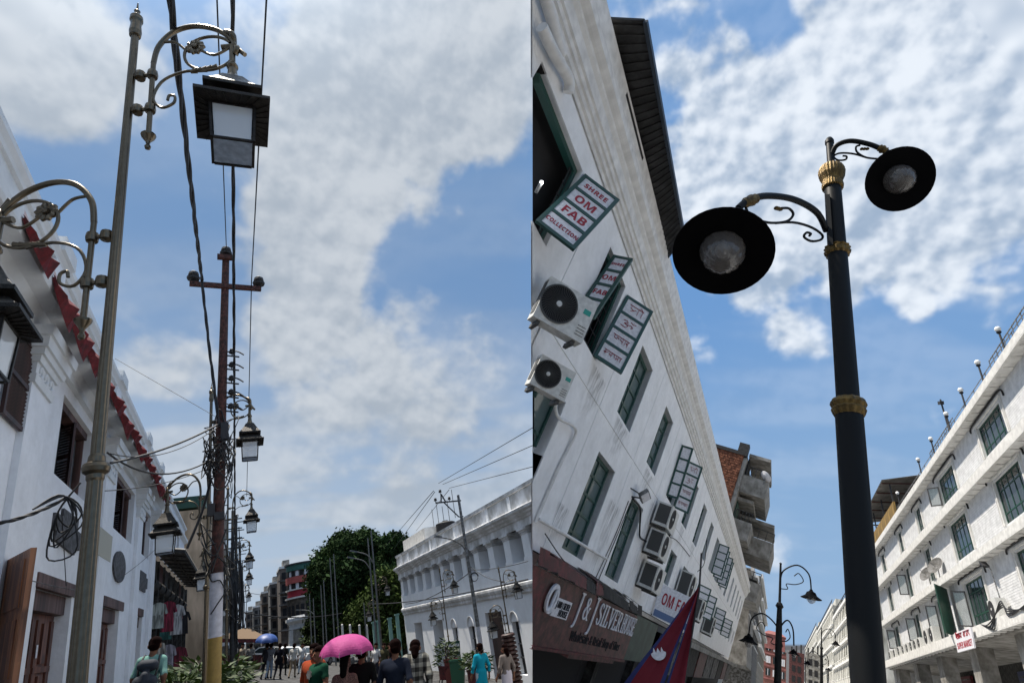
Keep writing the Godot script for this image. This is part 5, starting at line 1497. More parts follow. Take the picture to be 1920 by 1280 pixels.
# ---------------------------------------------------------------- the pagoda lanterns of the lane
func pagoda_lantern(parent: Node, at: Vector3, turn: float) -> void:
	var xf := Transform3D(Basis(Vector3.UP, turn), at)
	var st := S()
	lathe(st, [Vector2(0.035, -0.52), Vector2(0.045, -0.5), Vector2(0.03, -0.47), Vector2(0.03, -0.24), Vector2(0.0, -0.23)], 12)
	lathe(st, [Vector2(0.085, -0.74), Vector2(0.05, -0.66), Vector2(0.04, -0.56), Vector2(0.055, -0.54), Vector2(0.055, -0.52), Vector2(0.03, -0.51)], 14)
	var rod := part(parent, "hanger", st, M.bronze, xf)
	var rf := S()
	for t in [[-1.04, -1.0, 0.25, 0.25], [-1.0, -0.86, 0.235, 0.15], [-0.86, -0.74, 0.15, 0.09], [-1.24, -1.205, 0.32, 0.32], [-1.205, -1.09, 0.30, 0.21], [-1.09, -1.041, 0.17, 0.16]]:
		hexa(rf, Vector3(0, (t[0] + t[1]) / 2, 0), Vector3(t[2], (t[1] - t[0]) / 2, t[2]), Vector3(t[3], (t[1] - t[0]) / 2, t[3]))
	for k in 7:
		for s in 4:
			var b := Basis(Vector3.UP, PI / 2 * s)
			bar(rf, b * Vector3(-0.24 + 0.08 * k, -1.245, 0.31), b * Vector3(-0.16 + 0.053 * k, -1.243, 0.2), 0.012)
	part(parent, "lantern_roof", rf, M.dark_bronze, xf)
	var fr := S()
	for sx in [-1, 1]:
		for sz in [-1, 1]: bar(fr, Vector3(0.19 * sx, -1.242, 0.19 * sz), Vector3(0.172 * sx, -1.66, 0.172 * sz), 0.024)
	for t in [[-1.255, 0.19], [-1.66, 0.172]]:
		for s in 4:
			var b := Basis(Vector3.UP, PI / 2 * s)
			bar(fr, b * Vector3(-t[1] + 0.012, t[0], t[1]), b * Vector3(t[1] - 0.012, t[0], t[1]), 0.022)
	var f := part(parent, "lantern_frame", fr, M.dark_bronze, xf)
	for s in 4:
		var g := S()
		var b := Basis(Vector3.UP, PI / 2 * s)
		for q in [0.186, 0.189]:
			var lo: float = q - 0.018
			if q < 0.187: quad(g, b * Vector3(q - 0.02, -1.26, q), b * Vector3(-q + 0.02, -1.26, q), b * Vector3(-lo + 0.02, -1.65, lo), b * Vector3(lo - 0.02, -1.65, lo))
			else: quad(g, b * Vector3(-lo + 0.02, -1.65, lo), b * Vector3(lo - 0.02, -1.65, lo), b * Vector3(q - 0.02, -1.26, q), b * Vector3(-q + 0.02, -1.26, q))
		part(f, "pane", g, M.lantern_pane)
	var bt := S()
	box(bt, Vector3(0, -1.652, 0), Vector3(0.325, 0.006, 0.325))
	part(f, "bottom_pane", bt, M.frosted)
	var df := S()
	hexa(df, Vector3(0, -1.255, 0), Vector3(0.17, 0.004, 0.17), Vector3(0.17, 0.004, 0.17))
	part(f, "reflector", df, M.frosted)

func bracket(parent: Node, y: float, turn: float) -> void:
	# an arm whose upper stub is at height y: rod, arch, rings and rosette, then the lantern
	var xf := Transform3D(Basis(Vector3.UP, turn), Vector3(0, y, 0))
	var st := S()
	tube(st, [Vector3(0.2, -0.78, 0), Vector3(0.2, 0.16, 0)], 0.024, 10)
	tube(st, curve([Vector3(0.2, 0.16, 0), Vector3(0.24, 0.40, 0), Vector3(0.38, 0.60, 0), Vector3(0.58, 0.66, 0), Vector3(0.80, 0.58, 0), Vector3(0.96, 0.40, 0), Vector3(0.995, 0.22, 0)], 30), 0.026, 10)
	var arm := part(parent, "arm", st, M.bronze, xf)
	var jn := S()
	for h in [0.0, -0.46]:
		tube(jn, [Vector3(0.0, h, 0), Vector3(0.2, h, 0)], 0.02, 8)
		for x in [0.085, 0.2]: lathe(jn, [Vector2(0.0, -0.05), Vector2(0.045, -0.04), Vector2(0.05, 0.0), Vector2(0.045, 0.04), Vector2(0.0, 0.05)], 10, Transform3D(Basis(), Vector3(x, h, 0)))
	lathe(jn, [Vector2(0.0, -0.98), Vector2(0.022, -0.965), Vector2(0.028, -0.94), Vector2(0.015, -0.91), Vector2(0.022, -0.88), Vector2(0.06, -0.82), Vector2(0.065, -0.80), Vector2(0.03, -0.78), Vector2(0.0, -0.77)], 12, Transform3D(Basis(), Vector3(0.2, 0, 0)))
	tube(jn, curve([Vector3(0.9, 0.52, 0), Vector3(0.98, 0.44, 0.03), Vector3(0.97, 0.34, -0.03), Vector3(1.02, 0.24, 0.02), Vector3(0.99, 0.18, 0)], 14), 0.034, 8)
	tube(jn, [Vector3(0.86, 0.30, 0), Vector3(0.99, 0.30, 0), Vector3(1.09, 0.16, 0)], [0.03, 0.03, 0.024], 8)
	part(arm, "joints", jn, M.bronze)
	var sc := S()
	tube(sc, arc(Vector3(0.74, 0.24, 0), Vector3.RIGHT, Vector3.UP, 0.255, 0.235, -20, -330, 30), 0.016, 8)
	tube(sc, curve([Vector3(0.28, 0.46, 0), Vector3(0.40, 0.44, 0), Vector3(0.50, 0.32, 0)], 10), 0.014, 8)
	tube(sc, curve([Vector3(0.62, 0.32, 0), Vector3(0.78, 0.20, 0), Vector3(0.93, 0.28, 0)], 10), 0.014, 8)
	tube(sc, curve([Vector3(0.72, -0.02, 0), Vector3(0.5, 0.0, 0), Vector3(0.3, -0.10, 0), Vector3(0.22, -0.32, 0), Vector3(0.30, -0.46, 0), Vector3(0.41, -0.42, 0), Vector3(0.42, -0.33, 0), Vector3(0.37, -0.31, 0), Vector3(0.355, -0.37, 0)], 34), 0.014, 8)
	for k in 5: tube(sc, [Vector3(0.56 + 0.05 * k, -0.012 + 0.008 * k, 0), Vector3(0.62 + 0.05 * k, -0.002 + 0.008 * k, 0)], [0.017, 0.028], 8)
	part(arm, "scroll", sc, M.bronze)
	var ro := S()
	for z in [-1, 1]: lathe(ro, [Vector2(0.09, 0.0), Vector2(0.088, 0.014), Vector2(0.06, 0.02), Vector2(0.03, 0.012), Vector2(0.025, 0.03), Vector2(0, 0.034)], 40, Transform3D(Basis(Vector3.RIGHT, PI / 2 * z), Vector3(0.60, 0.34, 0.0)), 0.10, 10)
	part(arm, "rosette", ro, M.bronze)
	pagoda_lantern(parent, xf * Vector3(0.965, 0.53, 0), turn * 1.0 + LANTERN_TURN)

const LANTERN_TURN := 0.36

func bronze_lamp_post() -> Node3D:
	var o := thing("lantern_post", "nearest bronze lamp post with two pagoda lanterns by the white house", "lamp post", Transform3D(), "bronze lantern posts of the lane")
	var st := S()
	lathe(st, [Vector2(0.060, -2.0), Vector2(0.055, 0.0), Vector2(0.047, 1.28)], 48, Transform3D(), 0.05, 12)
	lathe(st, [Vector2(0.043, 1.42), Vector2(0.034, 5.9)], 48, Transform3D(), 0.045, 12)
	part(o, "post", st, M.bronze)
	var c := S()
	lathe(c, [Vector2(0.046, 1.26), Vector2(0.055, 1.28), Vector2(0.056, 1.31), Vector2(0.080, 1.33), Vector2(0.086, 1.36), Vector2(0.078, 1.385), Vector2(0.056, 1.40), Vector2(0.052, 1.44), Vector2(0.043, 1.46)], 40, Transform3D(), 0.03, 20)
	part(o, "collar", c, M.bronze)
	var f := S()
	lathe(f, [Vector2(0.034, 5.88), Vector2(0.052, 5.89), Vector2(0.058, 5.95), Vector2(0.052, 6.02), Vector2(0.05, 6.04), Vector2(0.05, 6.09), Vector2(0.062, 6.12), Vector2(0.06, 6.17), Vector2(0.03, 6.21), Vector2(0.022, 6.24), Vector2(0.03, 6.27), Vector2(0.012, 6.30), Vector2(0.006, 6.40), Vector2(0, 6.41)], 20)
	part(o, "finial", f, M.bronze)
	bracket(o, 5.30, -0.36)
	bracket(o, 3.40, PI - 0.36)
	return o

func lane_posts() -> void:
	var f := Transform3D(LANE, EYE)
	var o := bronze_lamp_post()
	o.transform = f * Transform3D(Basis(Vector3.BACK, 0.012), Vector3(-0.923, -0.018, -4.834))
	var left: Array = [[-0.70, -15.6, "bronze lantern post right behind the red and white utility pole"], [-0.50, -27.0, "third bronze lantern post along the left of the lane"], [-0.42, -41.0, "fourth bronze lantern post, beyond the utility pole"], [-0.30, -53.0, "fifth bronze lantern post along the left of the lane"], [-0.1, -74.0, "sixth and farthest bronze lantern post on the left of the lane"]]
	for q in left: copy(o, q[2], f * Transform3D(Basis(), Vector3(q[0], -0.018, q[1])))
	for q in [[Vector3(8.771, -2.320, -28.500), "lantern post in the middle of the colonnaded hall's front"], [Vector3(9.322, -3.029, -22.400), "lantern post nearest the right end of the colonnaded hall"], [Vector3(9.590, -2.063, -48.000), "lantern post among the trunks left of the colonnaded hall"]]:
		copy(o, q[1], f * Transform3D(Basis().scaled(Vector3.ONE * (0.62 if q[0].z > -30 else 0.8)), q[0]))

func insulator(st: SurfaceTool, at: Vector3, s := 1.0) -> void:
	lathe(st, [Vector2(0.02 * s, -0.1 * s), Vector2(0.02 * s, 0.0), Vector2(0.10 * s, 0.02 * s), Vector2(0.11 * s, 0.06 * s), Vector2(0.06 * s, 0.08 * s), Vector2(0.09 * s, 0.11 * s), Vector2(0.08 * s, 0.16 * s), Vector2(0.03 * s, 0.2 * s), Vector2(0, 0.21 * s)], 12, Transform3D(Basis(), at))

func utility_poles() -> void:
	var f := Transform3D(LANE, EYE)
	# the red, white and yellow pole
	var o := thing("utility_pole", "tall utility pole painted yellow, white and rust red, with a tangle of cables", "utility pole", f * Transform3D(Basis(Vector3.BACK, -0.0108), Vector3(-0.478, -0.568, -14.136)))
	for t in [[-2.5, 0.80, 0.135, 0.132, M.yellow_paint, "yellow_band"], [0.80, 2.02, 0.131, 0.126, M.white_paint, "white_band"], [2.02, 10.0, 0.122, 0.085, M.rust, "shaft"]]:
		var st := S()
		lathe(st, [Vector2(t[2], t[0]), Vector2(t[3], t[1]), Vector2(0, t[1])], 20)
		part(o, t[5], st, t[4])
	var ca := S()
	bar(ca, Vector3(-0.80, 9.02, 0.12), Vector3(0.86, 9.02, 0.02), 0.11)
	bar(ca, Vector3(-0.2, 9.9, 0.1), Vector3(0.2, 9.9, 0.1), 0.12)
	part(o, "crossarm", ca, M.rust)
	for p in [Vector3(-0.72, 9.12, 0.12), Vector3(0.80, 9.12, 0.02), Vector3(0, 10.02, 0)]:
		var ins := S()
		insulator(ins, p, 1.4)
		part(o, "insulator", ins, M.iron)
	for k in 5:
		var sp := S()
		var y := 7.1 - k * 0.36
		insulator(sp, Vector3(0.2, y, 0.05), 0.7)
		bar(sp, Vector3(0.08, y - 0.05, 0.05), Vector3(0.36, y - 0.12, 0.12), 0.03)
		tube(sp, curve([Vector3(0.1, y + 0.05, 0.05), Vector3(0.3, y + 0.02, 0.15), Vector3(0.46, y - 0.1, 0.2)], 8), 0.018, 5)
		part(o, "insulator", sp, M.iron)
	rng.seed = 77
	var tg := thing("cable_tangle", "black tangle of cables and boxes wound round the utility pole", "cables", f * Transform3D(Basis(), Vector3(-0.44, 3.6, -14.12)))
	for k in 30:
		var st := S()
		var a := rng.randf() * TAU
		var y := rng.randf_range(0.2, 1.5) if k < 22 else rng.randf_range(-2.0, 0.2)
		var r := rng.randf_range(0.14, 0.32)
		var ctrl: Array = []
		for j in 7: ctrl.append(Vector3(cos(a + j * 1.1) * r * rng.randf_range(0.7, 1.3), y + rng.randf_range(-0.45, 0.45) - 0.1 * j, sin(a + j * 1.1) * r))
		tube(st, curve(ctrl, 26), rng.randf_range(0.007, 0.017), 5)
		part(tg, "cable", st, M.cable)
	for q in [[Vector3(0.1, 0.9, 0.16), Vector3(0.16, 0.4, 0.14)], [Vector3(-0.14, -0.85, 0.14), Vector3(0.14, 0.26, 0.12)], [Vector3(0.02, -1.0, 0.16), Vector3(0.2, 0.16, 0.12)]]:
		var st := S()
		box(st, q[0], q[1])
		part(tg, "junction_box", st, M.iron)
	# the slim grey pole in front of the hall
	var b: Vector3 = Vector3(9.322, -2.502, -25.800)
	var g := thing("utility_pole", "slim grey utility pole with a one sided crossarm before the colonnaded hall", "utility pole", f * Transform3D(Basis(), b))
	for t in [[-3.0, 0.25, 0.1, 0.1, M.yellow_paint, "yellow_band"], [0.25, 1.25, 0.098, 0.095, M.white_paint, "white_band"], [1.25, 6.95, 0.09, 0.06, M.steel, "shaft"]]:
		var st := S()
		lathe(st, [Vector2(t[2], t[0]), Vector2(t[3], t[1]), Vector2(0, t[1])], 14)
		part(g, t[5], st, t[4])
	var cb := S()
	bar(cb, Vector3(-1.15, 6.72, 0), Vector3(0.1, 6.68, 0), 0.06)
	bar(cb, Vector3(-0.75, 6.7, 0.0), Vector3(-0.12, 5.95, 0), 0.045)
	bar(cb, Vector3(-0.12, 5.95, 0), Vector3(0.1, 5.95, 0), 0.045)
	bar(cb, Vector3(-0.88, 6.7, 0), Vector3(-0.83, 7.1, 0), 0.05)
	bar(cb, Vector3(-0.83, 7.1, 0), Vector3(-0.66, 6.72, 0), 0.05)
	part(g, "crossarm", cb, M.iron)
	for p in [Vector3(-1.14, 6.8, 0), Vector3(-0.86, 7.16, 0), Vector3(-0.46, 6.78, 0)]:
		var ins := S()
		insulator(ins, p, 0.75)
		part(g, "insulator", ins, M.iron)
	var la := S()
	tube(la, curve([Vector3(0, 4.3, 0), Vector3(-0.2, 4.7, 0), Vector3(-0.7, 5.0, 0.1), Vector3(-1.2, 5.15, 0.2)], 14), 0.03, 6)
	box(la, Vector3(-1.33, 5.2, 0.22), Vector3(0.35, 0.08, 0.12), Basis(Vector3.BACK, -0.25))
	part(g, "street_light", la, M.steel)
	var cl := S()
	for k in 3: tube(cl, arc(Vector3(0.16, 3.25, 0.08), Vector3.RIGHT, Vector3.UP, 0.16 + 0.02 * k, 0.17, 0, 350, 18), 0.016, 5)
	part(g, "cable_coil", cl, M.cable)

func twisted(a: Vector3, b: Vector3, drop: float, r: float, n := 60) -> SurfaceTool:   # two strands wound round each other
	var st := S()
	var line := sag(a, b, drop, n)
	var d := (b - a).normalized()
	var x := d.cross(Vector3.UP if absf(d.y) < 0.9 else Vector3.RIGHT).normalized()
	var y := d.cross(x)
	for s in 3:
		var pts: Array = []
		for i in line.size():
			var t := i * 0.42 + s * PI * 0.8
			pts.append(line[i] + (x * cos(t) + y * sin(t)) * r * 0.62)
		tube(st, pts, r * 0.62, 6)
	return st

func cable(called: String, label: String, st: SurfaceTool, material: Material = null) -> void:
	var o := part(self, called, st, material if material else M.cable)
	tag(o, label, "cable", "overhead cables")

func line(pts: Array, r: float, n := 5) -> SurfaceTool:
	var st := S()
	tube(st, pts, r, n)
	return st

func cables() -> void:
	# from poles behind the viewer to the poles of the lane
	cable("power_cable", "thick black cable bundle running overhead to the left end of the rust red crossarm", twisted(Vector3(-3.209, 7.125, -2.921), Vector3(-7.760, 9.617, -11.579), 0.02, 0.034, 60))
	cable("power_cable", "thick black cable bundle from the crossarm down to the tangle on the pole", twisted(Vector3(-7.760, 9.617, -11.579), Vector3(-6.745, 6.017, -12.279), 0.05, 0.030, 40))
	cable("power_cable", "twisted cable passing behind the nearest lantern and down beside the pole", twisted(Vector3(-3.500, 9.038, -3.932), Vector3(-11.886, 5.597, -25.131), 0.0, 0.026, 150))
	cable("power_line", "thin wire ending on the top of the rust red pole", line([Vector3(-3.707, 9.038, -3.932), Vector3(-7.606, 10.819, -11.951)], 0.011))
	cable("power_line", "thin wire to the right end of the rust red crossarm", line([Vector3(-3.053, 9.038, -3.932), Vector3(-6.799, 9.961, -12.075)], 0.013))
	cable("power_line", "thin wire going on from the crossarm down the lane", line([Vector3(-6.799, 9.961, -12.075), Vector3(-14.229, 8.606, -30.324)], 0.014))
	cable("service_cable", "black service cable from the tangle to the white house, upper one", line(sag(Vector3(-6.757, 6.071, -12.249), Vector3(-6.894, 4.340, -9.434), 0.12), 0.022))
	cable("service_cable", "thin service cable from the tangle to the white house, just under the upper one", line(sag(Vector3(-6.782, 6.017, -12.279), Vector3(-6.894, 4.485, -9.355), 0.3), 0.009))
	cable("service_cable", "sagging black cable from the lamp tangle to the house front", line(sag(Vector3(-6.888, 5.318, -12.543), Vector3(-6.949, 4.501, -9.347), 0.35), 0.017))
	cable("service_cable", "thin cable from the junction lamp to the house front below", line(sag(Vector3(-7.010, 5.125, -12.648), Vector3(-6.985, 3.922, -9.660), 0.1), 0.009))
	cable("power_line", "very thin wire slanting across the sky left of the pole", line([Vector3(-9.933, 7.894, -12.513), Vector3(-6.909, 6.269, -12.256)], 0.006))
	cable("service_cable", "black cable dropping from the pole to the tin awning", line(curve([Vector3(-6.780, 4.859, -12.565), Vector3(-6.873, 4.184, -12.703), Vector3(-6.971, 3.418, -12.663)], 12), 0.03))
	cable("cable_bundle", "bundle of house cables looping off the nearest post to the left", twisted(Vector3(-3.303, 2.237, -3.522), Vector3(-3.200, 2.517, -4.052), 0.05, 0.011, 40))
	rng.seed = 44
	for k in 6:
		var c := 0.03 * k + rng.randf_range(-0.03, 0.03)
		cable("house_cable", "loop %s of loose cable hanging in front of the dark plaque" % ["one, the tallest,", "two", "three", "four", "five", "six, the lowest,"][k], line(curve([Vector3(-3.257, 2.408, -3.884), Vector3(-3.200, 2.534, -4.043), Vector3(-3.163, 2.444, -4.149) + Vector3(c * rng.randf_range(0.2, 1.3), -c * rng.randf_range(-0.6, 1.4), 0.0), Vector3(-3.221, 2.342, -4.204) + Vector3(-c * rng.randf_range(0.2, 1.2), -c * rng.randf_range(0.6, 2.6), 0.0), Vector3(-3.246, 2.434, -4.098), Vector3(-3.201, 2.656, -4.148)], 26), 0.006))
	for q in [[Vector3(-3.100, 1.598, -11.462), Vector3(-3.100, 1.685, -15.321), 0.02, "white wire strung along the wall above the brown door"], [Vector3(-3.100, 2.946, -13.534), Vector3(-3.100, 1.701, -14.474), 0.0, "thin wire hanging from the dark plaque to the lintel"], [Vector3(-3.100, 2.214, -19.539), Vector3(-3.100, 4.093, -27.437), 0.05, "grey wire rising along the wall from the oval plaque"]]:
		cable("wall_wire", q[3], line(sag(q[0], q[1], q[2]).map(func(p): return Transform3D(LANE, EYE) * p), 0.008), M.kerb_stone if q[2] == 0.02 else null)
	# wires of the grey pole
	cable("power_line", "wire from the grey pole's crossarm up to the top right, highest of three", line([Vector3(-3.509, 8.372, -26.698), Vector3(0.762, 7.145, -15.193)], 0.012))
	cable("power_line", "wire from the grey pole's crossarm up to the right, middle of three", line([Vector3(-3.306, 8.327, -26.722), Vector3(0.762, 6.676, -15.447)], 0.012))
	cable("power_line", "wire from the grey pole's crossarm up to the right, lowest of three", line([Vector3(-3.001, 8.171, -26.807), Vector3(0.762, 6.114, -15.752)], 0.012))
	cable("power_line", "wire from the grey crossarm to the far trees, left one", line([Vector3(-3.738, 8.059, -26.868), Vector3(-13.600, 10.840, -63.235)], 0.018))
	cable("power_line", "wire from the grey crossarm to the far trees, middle one", line([Vector3(-3.687, 8.014, -26.892), Vector3(-12.686, 10.588, -63.371)], 0.018))
	cable("power_line", "wire from the grey crossarm to the roof of the hall", line([Vector3(-3.001, 8.104, -26.843), Vector3(-8.571, 10.556, -52.015)], 0.016))
	cable("service_cable", "black cable sagging along the colonnaded hall's front", line(sag(Vector3(0.646, 3.926, -24.444), Vector3(-11.829, 4.562, -50.713), 0.25), 0.03))
	cable("service_cable", "cable from the grey pole to the left lamp post of the hall", line(sag(Vector3(-2.030, 4.515, -27.992), Vector3(-7.619, 4.176, -44.098), 0.3), 0.022))
	cable("service_cable", "thin cable from the grey pole to the balcony near the right edge", line(sag(Vector3(-1.981, 4.668, -27.909), Vector3(0.629, 4.490, -23.456), 0.1), 0.014))
	cable("service_cable", "thin sagging cable from the grey pole to the right lamp post", line(sag(Vector3(-1.931, 4.798, -27.838), Vector3(-0.320, 3.990, -26.002), 0.15), 0.014))
	cable("service_cable", "dark cable across the far end of the lane, upper one", line(sag(Vector3(-24.048, 4.150, -55.486), Vector3(-18.286, 4.559, -66.637), 0.4), 0.05))
	cable("service_cable", "dark cable across the far end of the lane, lower one", line(sag(Vector3(-23.810, 2.936, -56.144), Vector3(-26.667, 3.411, -78.633), 0.3), 0.04))
	cable("service_cable", "pale wire high across the far end of the lane", line(sag(Vector3(-23.333, 5.657, -54.669), Vector3(-28.000, 6.928, -76.727), 0.1), 0.02))

# ---------------------------------------------------------------- the far lane: shops, houses, monument, cars
func lane_shops() -> void:
	var f := left_side(LANE, 3.2)
	var h := thing("shop_house", "low house of open shop fronts under a corrugated tin awning", "house", f)
	block(h, "back_wall", Vector3(27.85, -2.6, -4.0), Vector3(49.0, 4.2, -1.6), M.inside)
	var up := S()
	wall(up, Vector2(27.85, 4.3), Vector2(44.0, 7.6), [Rect2(30.0, 5.0, 1.4, 1.5), Rect2(34.5, 5.0, 1.4, 1.5), Rect2(39.0, 5.0, 1.4, 1.5)], -0.15, 0.3)
	quad(up, Vector3(27.85, 4.3, -4), Vector3(27.85, 4.3, -0.15), Vector3(27.85, 7.6, -0.15), Vector3(27.85, 7.6, -4))
	part(h, "upper_wall", up, M.lane_wall)
	for x in [30.0, 34.5, 39.0]: block(h, "window", Vector3(x, 5.0, -0.45), Vector3(x + 1.4, 6.5, -0.4), M.brown_wood)
	part(h, "cornice", moulding([Vector2(-0.15, 6.6), Vector2(0.05, 6.7), Vector2(0.05, 6.85), Vector2(-0.14, 6.9), Vector2(-0.14, 7.45), Vector2(-0.02, 7.5), Vector2(-0.02, 7.6), Vector2(-0.3, 7.62)], 27.85, 44.0), M.lane_trim)
	var k := 0
	for x in [27.9, 29.3, 31.5, 33.8, 36.2, 38.8, 41.6, 44.5, 47.6]:
		block(h, "post", Vector3(x, -2.6, -0.5), Vector3(x + 0.25, 4.15, -0.15), M.brown_wood if k == 0 else M.dim_inside)
		if k > 0 and k < 8:
			var rs := S()
			tube(rs, [Vector3(x + 0.25, 3.1, -0.25), Vector3(x + 2.0, 3.1, -0.25)], 0.22, 10)
			part(h, "roller_shutter", rs, M.dim_inside)
			block(h, "shop_sign", Vector3(x + 0.25, 3.35, -0.5), Vector3(x + 2.0, 4.1, -0.2), [M.tin, M.dim_inside, M.brown_board, M.slate][k % 4])
		k += 1
	var aw := S()
	var tin2 := S()
	for i in 60:
		var x := 28.0 + i * 0.32
		quad(aw, Vector3(x, 4.0, 1.12), Vector3(x + 0.16, 4.07, 1.12), Vector3(x + 0.16, 4.36, -0.13), Vector3(x, 4.29, -0.13))
		quad(aw, Vector3(x + 0.16, 4.07, 1.12), Vector3(x + 0.32, 4.0, 1.12), Vector3(x + 0.32, 4.29, -0.13), Vector3(x + 0.16, 4.36, -0.13))
	var a := part(h, "awning", aw, M.steel)
	for i in 12:
		var x := 28.1 + i * 1.6
		var b := S()
		bar(b, Vector3(x, 4.2, -0.12), Vector3(x, 3.93, 1.1), 0.09, 0.07)
		part(a, "rafter", b, M.tin)
	for y in [[3.92, 1.08], [4.08, 0.5]]: bar(tin2, Vector3(28.0, y[0], y[1]), Vector3(47.2, y[0], y[1]), 0.07)
	part(a, "purlin", tin2, M.tin)
	# garments on hangers along the shop fronts
	rng.seed = 15
	var cols: Array = [[0.32, 0.36, 0.34], [0.25, 0.02, 0.05], [0.4, 0.4, 0.4], [0.06, 0.2, 0.18], [0.35, 0.12, 0.14], [0.02, 0.02, 0.025], [0.4, 0.38, 0.34], [0.3, 0.28, 0.32], [0.18, 0.02, 0.04], [0.38, 0.36, 0.36]]
	var spots: Array = [[29.0, 2.2], [29.8, 2.25], [30.4, 2.1], [32.2, 2.05], [32.9, 2.1], [33.6, 2.0], [29.3, 0.75], [30.6, 0.6], [32.4, 0.45], [33.5, 0.55]]
	var names: Array = ["grey green", "dark red", "pale grey", "teal", "dusty red", "black", "cream", "lilac grey", "crimson", "off white"]
	for i in 10:
		var c: Array = cols[i]
		var g := thing("hanging_garment", "%s garment on a hanger in the %s row before the open shop" % [names[i], "upper" if i < 6 else "lower"], "garment", f * Transform3D(Basis(Vector3.UP, rng.randf_range(-1.5, -0.9)), Vector3(spots[i][0], spots[i][1], 0.15 + 0.55 * (i % 3) / 2.0)), "clothes hung before the shop")
		var st := S()
		var len := rng.randf_range(0.95, 1.35)
		var half := [Vector2(0.06, 0.0), Vector2(0.26, -0.10), Vector2(0.36, -0.45), Vector2(0.27, -0.48), Vector2(0.2, -0.25), Vector2(0.24, -len)]
		var poly := PackedVector2Array()
		for p in half: poly.append(p)
		for p in range(half.size() - 1, -1, -1): poly.append(Vector2(-half[p].x, half[p].y + (0.04 if p == 5 else 0.0)))
		prism(st, poly, -0.05, 0.05)
		part(g, "cloth", st, mat(c[0], c[1], c[2], 0.9, grime(90 + i, Color(0.6, 0.6, 0.6), Color.WHITE, [[0.03, 3, 8, 1.0]], 0.5, 2.0), 1.2))
		var hk := S()
		tube(hk, [Vector3(0, 0.0, 0), Vector3(0.02, 0.14, 0)], 0.01, 5)
		part(g, "hook", hk, M.iron)

